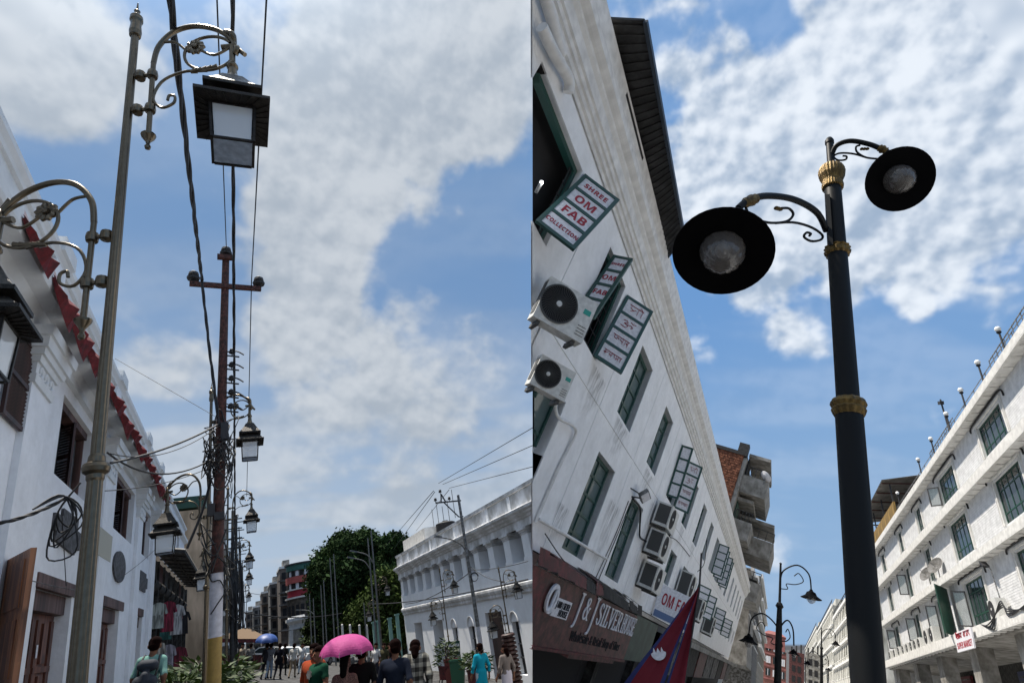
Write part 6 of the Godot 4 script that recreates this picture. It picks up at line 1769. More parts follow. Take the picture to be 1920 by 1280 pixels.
func lane_far() -> void:
	var f := left_side(LANE, 3.2)
	var cream := mat(0.62, 0.45, 0.31, 0.9, grime(95, Color(0.7, 0.7, 0.68), Color.WHITE, [[0.02, 4, 4, 1.0]]), 0.2)
	var h := thing("cream_house", "cream house with a green roof shed, tall behind the tin awning", "house", f)
	far_facade(h, 52.0, 66.0, -2.0, 10.4, 0.95, 4, 3.4, cream, M.lane_trim, M.inside)
	block(h, "roof_shed", Vector3(52.5, 10.7, -3.5), Vector3(60.0, 11.6, 0.6), M.deep_green)
	for x in 4: block(h, "terrace_post", Vector3(52.1 + x * 2.5, 10.7, 0.7), Vector3(52.25 + x * 2.5, 12.0, 0.85), M.steel)
	var specs: Array = [[68.0, 82.0, 12.6, 1.5, M.concrete, "grey narrow tall house just beyond the cream house"], [83.0, 100.0, 11.0, 1.9, M.kerb_stone, "pale tall house behind the utility poles of the lane"], [102.0, 135.0, 12.0, 2.2, M.concrete, "last dark house on the left of the lane"]]
	for q in specs:
		var t := thing("tall_house", q[5], "house", f)
		far_facade(t, q[0], q[1], -2.5, q[2], q[3], 5, 3.6, q[4], M.lane_trim, M.inside)
	# dark slender poles with cables on the left side of the far lane
	var fr := Transform3D(LANE, EYE)
	for q in [[Vector3(-0.294, -0.872, -44.000), 9.0, "dark slender pole just right of the fourth lantern post"], [Vector3(-0.070, -1.219, -58.000), 9.5, "dark wire hung pole nearer the hanging lanterns' end"], [Vector3(-0.435, -0.713, -38.000), 8.0, "dark slender pole just right of the utility pole"], [Vector3(0.210, -1.334, -72.000), 7.5, "far dark pole at the end of the left houses"]]:
		var o := thing("wooden_pole", q[2], "utility pole", fr * Transform3D(Basis(), q[0]), "dark poles on the left of the lane")
		var st := S()
		lathe(st, [Vector2(0.13, -2.5), Vector2(0.08, q[1]), Vector2(0, q[1])], 8)
		part(o, "shaft", st, M.tin)
		var cb := S()
		for k in 4: bar(cb, Vector3(-0.5, q[1] - 0.5 - k * 0.55, 0), Vector3(0.5, q[1] - 0.5 - k * 0.55, 0), 0.06)
		part(o, "crossarm", cb, M.tin)
		rng.seed = int(q[1] * 10)
		var w := S()
		for k in 9:
			var a := rng.randf() * TAU
			tube(w, curve([Vector3(cos(a) * 0.2, rng.randf_range(0, 3), sin(a) * 0.2), Vector3(cos(a + 2) * 0.4, rng.randf_range(2, 5), sin(a + 2) * 0.3), Vector3(cos(a + 3) * 0.2, rng.randf_range(4, q[1]), 0.1)], 10), 0.03, 4)
		part(o, "cables", w, M.cable)
	# the corner house with red bands and the row behind it
	var c := thing("corner_house", "rounded corner house with a red terrace and green roof at the lane's end", "house", fr * Transform3D(Basis(), Vector3(9.6, 0, -110)))
	var st := S()
	lathe(st, [Vector2(2.6, -6.0), Vector2(2.6, 5.2), Vector2(0, 5.2)], 24)
	part(c, "wall", st, mat(0.16, 0.13, 0.10, 0.9, grime(97, Color(0.5, 0.5, 0.5), Color.WHITE, [[0.03, 4, 1, 1.0]]), 0.2))
	for t in [[5.2, 5.45, 2.9, M.market_trim, "ledge"], [5.45, 6.5, 2.5, M.sign_red, "sign_band"], [6.5, 6.7, 2.8, M.market_trim, "ledge"], [6.7, 7.6, 2.35, M.dim_inside, "terrace_wall"], [7.6, 8.6, 2.75, mat(0.36, 0.08, 0.07, 0.8), "red_parapet"], [8.6, 9.6, 2.3, M.kerb_stone, "top_storey"], [9.6, 10.5, 2.65, mat(0.02, 0.10, 0.08, 0.6), "green_roof"], [10.5, 10.75, 2.9, M.iron, "roof_edge"]]:
		var s := S()
		lathe(s, [Vector2(0, t[0]), Vector2(t[2], t[0]), Vector2(t[2], t[1]), Vector2(0, t[1])], 24)
		part(c, t[4], s, t[3])
	for k in 10:
		var a := TAU * (k + 0.5) / 20.0 + PI
		var dirv := Vector3(cos(a), 0, -sin(a))
		for y in [[6.72, 7.58, 2.36], [8.7, 9.5, 2.31], [2.6, 4.2, 2.61], [-0.4, 1.3, 2.61]]:
			var s := S()
			box(s, dirv * y[2] + Vector3(0, (y[0] + y[1]) / 2, 0), Vector3(0.5, y[1] - y[0], 0.06), Basis(Vector3.UP.cross(dirv), Vector3.UP, dirv))
			part(c, "window", s, M.sign_white if (k % 2 and y[0] > 5) else M.inside)
	rng.seed = 5
	var rowh: Array = [[6.6, 9.6, 12.5, -122], [5.4, 9.0, 11.0, -135], [4.2, 7.4, 10.5, -150], [2.9, 6.2, 9.0, -175], [1.4, 4.4, 9.5, -205]]
	var which := ["next to the rounded corner house", "second from the corner house", "third from the corner house", "fourth from the corner house", "farthest of all in the gap"]
	for i in rowh.size():
		var q: Array = rowh[i]
		var t := thing("tenement", "narrow grey tenement in the hazy row, " + which[i], "house", fr * Transform3D(Basis(), Vector3(0, 0, q[3])), "tenements at the lane's end")
		block(t, "wall", Vector3(q[0], -8.0, -10.0), Vector3(q[1] + 4.0, q[2] - 1.0, 0.0), [M.far_brown, M.far_grey][i % 2])
		block(t, "parapet", Vector3(q[0] - 0.1, q[2] - 1.0, -10.0), Vector3(q[1] + 4.0, q[2] - 0.6, 0.15), M.market_trim)
		block(t, "stair_house", Vector3(q[0] + 0.6, q[2] - 0.6, -4.0), Vector3(q[0] + 1.8, q[2] + 0.5, -0.5), M.concrete)
		for s in 5:
			for w in 2: block(t, "window", Vector3(q[0] + 0.35 + w * 1.1, q[2] - 2.9 - s * 2.1, 0.0), Vector3(q[0] + 1.05 + w * 1.1, q[2] - 1.7 - s * 2.1, 0.06), M.inside)
			block(t, "balcony", Vector3(q[0] - 0.3, q[2] - 3.3 - s * 2.1, 0.003), Vector3(q[0] + 2.5, q[2] - 3.1 - s * 2.1, 0.7), M.far_grey)
	# monument
	var m := thing("monument", "pale carved stone pedestal standing in the middle of the far crossing", "monument", fr * Transform3D(Basis(), Vector3(6.45, -3.2, -85)))
	for t in [[-2.0, 0.9, 1.25, 1.2, "plinth"], [0.9, 1.35, 1.15, 1.0, "base_mould"], [1.35, 4.3, 0.98, 0.88, "die"], [4.3, 4.6, 0.95, 1.15, "neck"], [4.6, 4.95, 1.25, 1.25, "cap"], [4.95, 5.2, 1.0, 0.9, "top_step"]]:
		var s := S()
		hexa(s, Vector3(0, (t[0] + t[1]) / 2, 0), Vector3(t[2], (t[1] - t[0]) / 2, t[2]), Vector3(t[3], (t[1] - t[0]) / 2, t[3]))
		part(m, t[4], s, M.market_wall)
	block(m, "carving", Vector3(-0.5, 1.9, 0.93), Vector3(0.5, 3.7, 1.02), M.concrete)
	# snack stall with a brown canopy
	var sp: Vector3 = Vector3(-20.320, 0.000, -48.075)
	var stl := thing("stall", "street stall under a brown pitched canopy at the far left", "stall", Transform3D(Basis(Vector3.UP, 0.3), sp))
	var rf := S()
	hexa(rf, Vector3(0, 2.35, 0), Vector3(1.9, 0.35, 1.5), Vector3(0.25, 0.35, 0.25))
	part(stl, "canopy", rf, mat(0.15, 0.10, 0.06, 0.9))
	block(stl, "valance", Vector3(-1.9, 1.75, 1.4), Vector3(1.9, 1.99, 1.5), M.maroon)
	for x in [-1.7, 1.7]:
		for z in [-1.3, 1.3]: block(stl, "post", Vector3(x - 0.04, 0, z - 0.04), Vector3(x + 0.04, 1.98, z + 0.04), M.iron)
	block(stl, "counter", Vector3(-1.5, 0, -0.6), Vector3(1.5, 0.95, 0.6), M.maroon)

func car(label: String, xf: Transform3D, paint: Material) -> void:
	var o := thing("car", label, "car", xf, "cars at the far crossing")
	var side := PackedVector2Array([Vector2(-2.05, 0.3), Vector2(-2.08, 0.62), Vector2(-1.95, 0.9), Vector2(-1.3, 0.98), Vector2(-0.75, 1.40), Vector2(-0.3, 1.5), Vector2(0.7, 1.48), Vector2(1.45, 1.02), Vector2(1.95, 0.95), Vector2(2.08, 0.7), Vector2(2.05, 0.3)])
	var st := S()
	prism(st, side, -0.82, 0.82)
	part(o, "body", st, paint)
	var gl := S()
	for z in [[0.822, 0.83], [-0.83, -0.822]]:
		prism(gl, PackedVector2Array([Vector2(-1.15, 1.0), Vector2(-0.68, 1.36), Vector2(-0.05, 1.42), Vector2(-0.05, 1.0)]), z[0], z[1])
		prism(gl, PackedVector2Array([Vector2(0.03, 1.0), Vector2(0.03, 1.42), Vector2(0.62, 1.41), Vector2(1.2, 1.02)]), z[0], z[1])
	for q in [[Vector2(-1.28, 1.0), Vector2(-0.77, 1.395)], [Vector2(1.43, 1.045), Vector2(0.74, 1.475)]]:
		var d: Vector2 = (q[1] - q[0]).normalized()
		var nn := Vector2(-d.y, d.x) * (0.012 if q[0].x < 0 else -0.012)
		var a: Vector2 = q[0] + nn
		var b: Vector2 = q[1] + nn
		var pts: Array = [Vector3(a.x, a.y, -0.7), Vector3(a.x, a.y, 0.7), Vector3(b.x, b.y, 0.62), Vector3(b.x, b.y, -0.62)]
		if q[0].x < 0: quad(gl, pts[0], pts[1], pts[2], pts[3])
		else: quad(gl, pts[3], pts[2], pts[1], pts[0])
	part(o, "windows", gl, M.dark_glass)
	for x in [-1.3, 1.28]:
		for z in [-0.74, 0.74]:
			var w := S()
			lathe(w, [Vector2(0.0, -0.1), Vector2(0.3, -0.1), Vector2(0.33, -0.06), Vector2(0.33, 0.06), Vector2(0.3, 0.1), Vector2(0.0, 0.1)], 18, Transform3D(Basis(Vector3.RIGHT, PI / 2), Vector3(x, 0.33, z)))
			var t := part(o, "wheel", w, M.iron)
			var r := S()
			lathe(r, [Vector2(0.0, -0.11), Vector2(0.19, -0.105), Vector2(0.19, 0.105), Vector2(0.0, 0.11)], 12, Transform3D(Basis(Vector3.RIGHT, PI / 2), Vector3(x, 0.33, z)))
			part(t, "rim", r, M.steel)
	for z in [-0.62, 0.62]:
		block(o, "headlight", Vector3(-2.10, 0.62, z - 0.16), Vector3(-2.0, 0.78, z + 0.16), M.frosted)
		block(o, "tail_light", Vector3(1.98, 0.72, z - 0.15), Vector3(2.11, 0.88, z + 0.15), M.sign_red)
	block(o, "bumper", Vector3(-2.13, 0.3, -0.8), Vector3(-2.06, 0.5, 0.8), M.grille)

# ---------------------------------------------------------------- trees and plants
func leaf_clump(n: int, spread: float, size: float) -> ArrayMesh:
	var st := S()
	for k in n:
		var c := Vector3(rng.randfn(), rng.randfn(), rng.randfn()) * spread
		var x := Vector3(rng.randfn(), rng.randfn(), rng.randfn()).normalized()
		var y := x.cross(Vector3(rng.randfn(), rng.randfn(), rng.randfn())).normalized()
		var s := size * rng.randf_range(0.6, 1.3)
		quad(st, c - x * s, c - y * s * 0.5, c + x * s, c + y * s * 0.5)
	return st.commit()

func tree(label: String, xf: Transform3D, hgt: float, wide: float, low: float, green: Array, sd: int, clumps: int, leaf: float) -> void:
	rng.seed = sd
	var o := thing("tree", label, "tree", xf, "trees beyond the hall")
	var bark := S()
	tube(bark, curve([Vector3(0, -2, 0), Vector3(0.1, low * 0.5, 0), Vector3(-0.1, low + (hgt - low) * 0.35, 0.1)], 8), [0.5, 0.46, 0.42, 0.4, 0.38, 0.36, 0.33, 0.3, 0.25], 9)
	var blobs: Array = []
	for k in 30:
		var a := rng.randf() * TAU
		var t := rng.randf()
		var r := wide * sqrt(rng.randf()) * (0.55 + 0.45 * sin(PI * clampf(0.15 + t * 0.8, 0, 1)))
		var c := Vector3(cos(a) * r, lerpf(low, hgt, t) - 0.5 * wide * pow(r / wide, 2.0) * t, sin(a) * r * 0.8)
		blobs.append([c, wide * rng.randf_range(0.2, 0.38)])
		if k % 2 == 0: tube(bark, curve([Vector3(0, low + (hgt - low) * rng.randf_range(0.0, 0.3), 0), c * Vector3(0.5, 0.8, 0.5) + Vector3(0, 0.2, 0), c], 6), [0.2, 0.17, 0.14, 0.11, 0.09, 0.06, 0.03], 6)
	part(o, "trunk", bark, mat(0.06, 0.05, 0.04, 0.9))
	var mm := MultiMesh.new()
	mm.transform_format = MultiMesh.TRANSFORM_3D
	mm.use_colors = true
	mm.mesh = leaf_clump(16, leaf * 1.7, leaf * 1.15)
	mm.instance_count = clumps
	for k in clumps:
		var b: Array = blobs[k % blobs.size()]
		var d := Vector3(rng.randfn(), rng.randfn(), rng.randfn()).normalized()
		var p: Vector3 = b[0] + d * b[1] * pow(rng.randf(), 0.35) * Vector3(1, 0.8, 1).length() * 0.62
		mm.set_instance_transform(k, Transform3D(Basis.from_euler(Vector3(rng.randf() * TAU, rng.randf() * TAU, 0)).scaled(Vector3.ONE * rng.randf_range(0.7, 1.4)), p))
		var tone := rng.randf_range(0.6, 1.6) * (0.75 + 0.6 * float((k * 7) % blobs.size()) / blobs.size())
		mm.set_instance_color(k, Color(green[0] * tone, green[1] * tone, green[2] * tone))
	var mi := MultiMeshInstance3D.new()
	mi.name = numbered(o, "crown")
	mi.multimesh = mm
	var m := mat(1, 1, 1, 0.95)
	m.metallic_specular = 0.15
	m.vertex_color_use_as_albedo = true
	m.backlight_enabled = true
	m.backlight = Color(0.25, 0.3, 0.1)
	mi.material_override = m
	mi.set_meta("kind", "stuff")
	o.add_child(mi)

func potted_plant(label: String, at: Vector3, hgt: float, wide: float, sd: int, pot: Material, stand: bool) -> void:
	rng.seed = sd
	var o := thing("potted_plant", label, "plant", Transform3D(Basis(), at), "potted plants of the lane")
	var base := 0.3 if stand else 0.0
	var st := S()
	lathe(st, [Vector2(0.0, base), Vector2(wide * 0.42, base), Vector2(wide * 0.55, base + 0.42), Vector2(wide * 0.6, base + 0.43), Vector2(wide * 0.6, base + 0.5), Vector2(wide * 0.5, base + 0.5), Vector2(0.0, base + 0.46)], 16)
	part(o, "pot", st, pot)
	if stand:
		var lg := S()
		for k in 6:
			var a := TAU * k / 6.0
			bar(lg, Vector3(cos(a) * wide * 0.5, 0, sin(a) * wide * 0.5), Vector3(cos(a) * wide * 0.4, base, sin(a) * wide * 0.4), 0.03)
		part(o, "stand", lg, M.iron)
	var lf := S()
	for k in 420:
		var a := rng.randf() * TAU
		var r := wide * sqrt(rng.randf()) * 0.8
		var y := base + 0.5 + (hgt - base - 0.5) * rng.randf() * (1.0 - 0.4 * r / wide)
		var c := Vector3(cos(a) * r, y, sin(a) * r)
		var x := Vector3(cos(a), rng.randf_range(-0.5, 0.7), sin(a)).normalized()
		var s := x.cross(Vector3(rng.randfn(), 1, rng.randfn())).normalized()
		var l := rng.randf_range(0.12, 0.22) * wide
		quad(lf, c, c + x * l - s * l * 0.3, c + x * l * 2.2, c + x * l + s * l * 0.3)
	var fm := mat(0.06, 0.10, 0.025, 0.6, grime(sd, Color(0.5, 0.55, 0.4), Color.WHITE, [[0.05, 3, 1, 1.0]], 0.5, 2.0), 2.0)
	fm.backlight_enabled = true
	fm.backlight = Color(0.3, 0.35, 0.1)
	tag(part(o, "leaves", lf, fm), "", "", "", "stuff")
	var sm := S()
	for k in 5: tube(sm, [Vector3(0, base + 0.4, 0), Vector3(rng.randf_range(-0.3, 0.3) * wide, hgt * 0.8, rng.randf_range(-0.3, 0.3) * wide)], 0.015, 5)
	part(o, "stems", sm, M.brown_wood)

# ---------------------------------------------------------------- people
func field_mesh(bones: Array, cell: float, blend: float) -> Dictionary:
	# bones: [from, to, radius, radius, region]; tapered capsules joined by a smooth minimum and meshed as surface nets
	var lo := Vector3.INF
	var hi := -Vector3.INF
	for b in bones:
		var r: float = maxf(b[2], b[3]) + cell * 2.5
		lo = lo.min(b[0].min(b[1]) - Vector3.ONE * r)
		hi = hi.max(b[0].max(b[1]) + Vector3.ONE * r)
	var n := Vector3i((hi - lo) / cell) + Vector3i.ONE * 2
	var sy := n.x
	var sz := n.x * n.y
	var fld := PackedFloat32Array()
	fld.resize(sz * n.z)
	fld.fill(1.0)
	var best := PackedFloat32Array()
	best.resize(sz * n.z)
	best.fill(9.0)
	var reg := PackedByteArray()
	reg.resize(sz * n.z)
	for b in bones:
		var a: Vector3 = b[0]
		var ab: Vector3 = b[1] - a
		var l2 := maxf(ab.length_squared(), 1e-8)
		var r0: float = b[2]
		var r1: float = b[3]
		var m := maxf(r0, r1) + blend + cell * 1.5
		var p0 := Vector3i(((a.min(b[1]) - Vector3.ONE * m - lo) / cell).max(Vector3.ZERO))
		var p1 := Vector3i(((a.max(b[1]) + Vector3.ONE * m - lo) / cell) + Vector3.ONE).min(n - Vector3i.ONE)
		for z in range(p0.z, p1.z + 1):
			for y in range(p0.y, p1.y + 1):
				var i := z * sz + y * sy + p0.x
				for x in range(p0.x, p1.x + 1):
					var p := lo + Vector3(x, y, z) * cell - a
					var t := clampf(p.dot(ab) / l2, 0.0, 1.0)
					var d := (p - ab * t).length() - lerpf(r0, r1, t)
					if d < best[i]:
						best[i] = d
						reg[i] = b[4]
					var o := fld[i]
					var k := maxf(blend - absf(d - o), 0.0) / blend
					fld[i] = minf(d, o) - k * k * blend * 0.25
					i += 1
	var ids := {}
	var v := PackedVector3Array()
	var nr := PackedVector3Array()
	var rg := PackedByteArray()
	var off: Array = [0, 1, sy, sy + 1, sz, sz + 1, sz + sy, sz + sy + 1]
	var edges: Array = [[0, 1], [2, 3], [4, 5], [6, 7], [0, 2], [1, 3], [4, 6], [5, 7], [0, 4], [1, 5], [2, 6], [3, 7]]
	for z in n.z - 1:
		for y in n.y - 1:
			for x in n.x - 1:
				var i := z * sz + y * sy + x
				var f0 := fld[i]
				if f0 > cell * 2.0 or f0 < -cell * 2.0: continue
				var mask := 0
				for k in 8:
					if fld[i + off[k]] < 0.0: mask |= 1 << k
				if mask == 0 or mask == 255: continue
				var s := Vector3.ZERO
				var c := 0
				for e in edges:
					var ia: int = e[0]
					var ib: int = e[1]
					if ((mask >> ia) & 1) == ((mask >> ib) & 1): continue
					var fa := fld[i + off[ia]]
					var t := fa / (fa - fld[i + off[ib]])
					s += Vector3(ia & 1, (ia >> 1) & 1, ia >> 2).lerp(Vector3(ib & 1, (ib >> 1) & 1, ib >> 2), t)
					c += 1
				ids[i] = v.size()
				v.append(lo + (Vector3(x, y, z) + s / c) * cell)
				nr.append(Vector3(fld[i + 1] - f0 + fld[i + sy + 1] - fld[i + sy] + fld[i + sz + 1] - fld[i + sz] + fld[i + sz + sy + 1] - fld[i + sz + sy], fld[i + sy] - f0 + fld[i + sy + 1] - fld[i + 1] + fld[i + sz + sy] - fld[i + sz] + fld[i + sz + sy + 1] - fld[i + sz + 1], fld[i + sz] - f0 + fld[i + sz + 1] - fld[i + 1] + fld[i + sz + sy] - fld[i + sy] + fld[i + sz + sy + 1] - fld[i + sy + 1]).normalized())
				rg.append(reg[i])
	var idx := PackedInt32Array()
	for i in ids:
		for ax in 3:
			var step: int = [1, sy, sz][ax]
			var u: int = [sy, sz, 1][ax]
			var w: int = [sz, 1, sy][ax]
			var inside := fld[i] < 0.0
			if inside == (fld[i + step] < 0.0): continue
			if not (ids.has(i - u) and ids.has(i - w) and ids.has(i - u - w)): continue
			var q: Array = [ids[i], ids[i - u], ids[i - u - w], ids[i - w]]
			if inside: idx.append_array([q[0], q[1], q[2], q[0], q[2], q[3]])
			else: idx.append_array([q[0], q[2], q[1], q[0], q[3], q[2]])
	return {"v": v, "n": nr, "r": rg, "i": idx}

func lay(st: SurfaceTool, m: Dictionary, xf: Transform3D, colours: Array) -> void:
	var v: PackedVector3Array = m.v
	var n: PackedVector3Array = m.n
	var r: PackedByteArray = m.r
	var idx: PackedInt32Array = m.i
	for k in range(0, idx.size(), 3):
		var t: Array = [idx[k], idx[k + 1], idx[k + 2]]
		if (v[t[1]] - v[t[0]]).cross(v[t[2]] - v[t[0]]).dot(n[t[0]] + n[t[1]] + n[t[2]]) > 0.0: t = [t[0], t[2], t[1]]
		for i in t:
			st.set_color(colours[r[i]])
			st.set_normal((xf.basis * n[i]).normalized())
			st.add_vertex(xf * v[i])

var head_field: Dictionary
var hand_field: Dictionary
const SKIN := 0
const TOP := 1
const LEGS := 2
const HAIR := 3
const SHOE := 4
const EYE_DARK := 5
const LIP := 6

func people_parts() -> void:
	var hd: Array = [[Vector3(0, 0.03, 0.01), Vector3(0, 0.01, 0.0), 0.092, 0.088, SKIN], [Vector3(0, -0.03, -0.03), Vector3(0, -0.07, -0.05), 0.065, 0.045, SKIN], [Vector3(0, -0.005, -0.095), Vector3(0, -0.03, -0.112), 0.010, 0.015, SKIN],
		[Vector3(0.09, 0.0, 0.01), Vector3(0.092, -0.025, 0.005), 0.018, 0.012, SKIN], [Vector3(-0.09, 0.0, 0.01), Vector3(-0.092, -0.025, 0.005), 0.018, 0.012, SKIN], [Vector3(0, -0.06, 0.02), Vector3(0, -0.16, 0.03), 0.05, 0.055, SKIN],
		[Vector3(0, 0.055, 0.02), Vector3(0, 0.0, 0.045), 0.096, 0.08, HAIR], [Vector3(-0.03, 0.085, -0.03), Vector3(0.03, 0.085, -0.03), 0.055, 0.055, HAIR],
		[Vector3(0.033, 0.008, -0.088), Vector3(0.036, 0.008, -0.087), 0.010, 0.010, EYE_DARK], [Vector3(-0.033, 0.008, -0.088), Vector3(-0.036, 0.008, -0.087), 0.010, 0.010, EYE_DARK], [Vector3(-0.018, -0.062, -0.094), Vector3(0.018, -0.062, -0.094), 0.008, 0.008, LIP]]
	head_field = field_mesh(hd, 0.0075, 0.02)
	var h: Array = [[Vector3(0, 0, 0), Vector3(0, -0.075, 0.0), 0.030, 0.034, SKIN], [Vector3(0.012, -0.03, -0.018), Vector3(0.02, -0.07, -0.03), 0.022, 0.018, SKIN]]
	for k in 4:
		var z := -0.032 + k * 0.0215
		var l: float = [0.062, 0.074, 0.07, 0.055][k]
		h.append([Vector3(0, -0.085, z), Vector3(0.006, -0.085 - l * 0.55, z * 1.1), 0.0095, 0.009, SKIN])
		h.append([Vector3(0.006, -0.085 - l * 0.55, z * 1.1), Vector3(0.022, -0.085 - l, z * 1.05), 0.009, 0.008, SKIN])
	h.append([Vector3(0.005, -0.025, -0.03), Vector3(0.015, -0.07, -0.062), 0.012, 0.0095, SKIN])
	h.append([Vector3(0.015, -0.07, -0.062), Vector3(0.02, -0.10, -0.066), 0.0095, 0.008, SKIN])
	hand_field = field_mesh(h, 0.006, 0.008)

func person(label: String, at: Vector3, turn: float, hgt: float, look: Dictionary, cell := 0.024) -> Node3D:
	# faces away from the viewer at turn 0
	var o := thing("person", label, "person", Transform3D(Basis(Vector3.BACK, LANE_TILT) * Basis(Vector3.UP, turn), at))
	var s := hgt / 1.72
	var skin: Color = look.get("skin", Color(0.16, 0.085, 0.055))
	var hair: Color = look.get("hair", Color(0.004, 0.0035, 0.0035))
	var colours: Array = [skin, look.top, look.legs, hair, look.get("shoe", Color(0.02, 0.02, 0.022)), Color(0.01, 0.008, 0.008), Color(0.18, 0.05, 0.045)]
	var w: float = look.get("wide", 1.0)
	var st_: float = look.get("stride", 0.10)
	var p: Dictionary = {}
	for side in [-1, 1]:
		p["hip%d" % side] = Vector3(0.085 * side * w, 0.90, 0)
		p["knee%d" % side] = Vector3(0.095 * side, 0.49, -0.03 - st_ * side)
		p["ankle%d" % side] = Vector3(0.10 * side, 0.09, 0.03 - st_ * 2.0 * side + (0.08 if side < 0 else 0.0))
		p["sh%d" % side] = Vector3(0.175 * side * w, 1.39, 0.01)
		p["el%d" % side] = Vector3(0.245 * side * w, 1.12, 0.04 + st_ * side * 0.5)
		p["wr%d" % side] = Vector3(0.255 * side * w, 0.88, -0.06 + st_ * side)
	if look.has("arms"):
		for k in look.arms: p[k] = look.arms[k]
	var sleeve: float = look.get("sleeve", 0.5)
	var b: Array = [[Vector3(-0.05 * w, 0.95, 0), Vector3(0.05 * w, 0.95, 0), 0.125 * w, 0.125 * w, TOP], [Vector3(0, 1.02, 0), Vector3(0, 1.26, -0.01), 0.128 * w, 0.15 * w, TOP],
		[Vector3(-0.08 * w, 1.32, 0.0), Vector3(0.08 * w, 1.32, 0.0), 0.115 * w, 0.115 * w, TOP], [Vector3(-0.13 * w, 1.40, 0.02), Vector3(0.13 * w, 1.40, 0.02), 0.065, 0.065, TOP], [Vector3(0, 1.44, 0.02), Vector3(0, 1.50, 0.015), 0.055, 0.052, SKIN]]
	for side in [-1, 1]:
		var hip: Vector3 = p["hip%d" % side]
		var knee: Vector3 = p["knee%d" % side]
		var ankle: Vector3 = p["ankle%d" % side]
		var sh: Vector3 = p["sh%d" % side]
		var el: Vector3 = p["el%d" % side]
		var wr: Vector3 = p["wr%d" % side]
		b.append([hip, knee, 0.095 * w, 0.064, LEGS])
		b.append([knee, ankle, 0.062, 0.046, LEGS])
		b.append([ankle + Vector3(0, -0.03, 0.03), ankle + Vector3(0.01 * side, -0.05, -0.15), 0.045, 0.036, SHOE])
		var cutp: Vector3 = sh.lerp(el, minf(sleeve * 2.0, 1.0))
		b.append([sh, cutp, 0.062, 0.054, TOP])
		if sleeve < 0.5: b.append([cutp, el, 0.044, 0.040, SKIN])
		var cut2: Vector3 = el.lerp(wr, clampf(sleeve * 2.0 - 1.0, 0.0, 1.0))
		if sleeve > 0.5: b.append([el, cut2, 0.05, 0.043, TOP])
		b.append([cut2, wr, 0.038, 0.026, SKIN])
	if look.has("skirt"):   # a skirt or a long tunic down to this height
		for k in 5:
			var a := PI * 2.0 * k / 5.0
			b.append([Vector3(0.04 * cos(a), 0.95, 0.03 * sin(a)), Vector3(0.15 * cos(a), look.skirt, 0.11 * sin(a)), 0.12, 0.07, look.get("skirt_part", LEGS)])
	if look.get("long_hair", 0.0) > 0.0:
		b.append([Vector3(0, 1.60, 0.07), Vector3(0, 1.55 - look.long_hair, 0.12), 0.085, 0.06, HAIR])
	if look.has("bun"): b.append([Vector3(0, 1.62 + look.bun, 0.13), Vector3(0, 1.62 + look.bun, 0.15), 0.05, 0.045, HAIR])
	if look.has("scarf"):
		b.append([Vector3(-0.12, 1.42, -0.06), Vector3(0.1, 1.15, -0.14), 0.05, 0.06, HAIR if look.scarf == 1 else SHOE])
	var st := S()
	lay(st, field_mesh(b, cell, 0.045), Transform3D(Basis.from_scale(Vector3.ONE * s), Vector3.ZERO), colours)
	lay(st, head_field, Transform3D(Basis(Vector3.UP, look.get("head", 0.0)).scaled(Vector3.ONE * s * 1.04), Vector3(0, 1.61, 0.0) * s), colours)
	for side in [-1, 1]:
		var wr: Vector3 = p["wr%d" % side]
		var el: Vector3 = p["el%d" % side]
		var y: Vector3 = (el - wr).normalized()
		var x: Vector3 = (Vector3.LEFT * side - y * y.dot(Vector3.LEFT * side)).normalized()
		lay(st, hand_field, Transform3D(Basis(x, y, x.cross(y)).scaled(Vector3.ONE * s), wr * s), colours)
	var m := mat(1, 1, 1, 0.95)
	m.metallic_specular = 0.2
	m.vertex_color_use_as_albedo = true
	part(o, "body", st, m)
	return o

const LANE_TILT := 0.10

func cloth_check(sd: int) -> ImageTexture:   # a woven black and white check
	var im := Image.create(64, 64, false, Image.FORMAT_RGB8)
	for j in 64:
		for i in 64:
			var a := 0.5 if (i / 16) % 2 else 0.0
			var b := 0.5 if (j / 16) % 2 else 0.0
			var v := 0.04 + 0.62 * (a + b) * (0.85 + 0.15 * ((i + j) % 3))
			im.set_pixel(i, j, Color(v, v, v * 0.96))
	return ImageTexture.create_from_image(im)

func umbrella(label: String, xf: Transform3D, r: float, m: Material) -> void:
	var o := thing("umbrella", label, "umbrella", xf)
	var n := 8
	var st := S()
	var rings := 12
	var pt := func(k: float, j: int) -> Vector3:
		var t := float(j) / rings
		var a := TAU * k / n
		var fk := k - floorf(k)
		var scallop := 1.0 - 0.10 * sin(fk * PI) * t
		var rad := r * sin(t * 1.45) / sin(1.45) * scallop
		var y := r * 0.72 * (cos(t * 1.45) - cos(1.45)) + 0.05 * r * sin(fk * PI) * t
		return Vector3(cos(a) * rad, y, sin(a) * rad)
	for k in n:
		for j in rings:
			for h in 6:
				var a := k + h / 6.0
				var b := k + (h + 1) / 6.0 - 0.0001
				quad(st, pt.call(b, j + 1), pt.call(a, j + 1), pt.call(a, j), pt.call(b, j))
	var c := part(o, "canopy", st, m)
	for k in n:
		var rb := S()
		var pts: Array = []
		for j in rings + 1: pts.append(pt.call(float(k) + 0.0001, j) - Vector3(0, 0.012, 0))
		tube(rb, pts, 0.006, 5)
		part(c, "rib", rb, M.steel)
	var sh := S()
	tube(sh, [Vector3(0, -0.40, 0), Vector3(0, r * 0.62, 0)], 0.009, 8)
	lathe(sh, [Vector2(0.0, -0.50), Vector2(0.016, -0.49), Vector2(0.017, -0.40), Vector2(0.009, -0.39)], 10)
	part(o, "shaft", sh, M.iron)

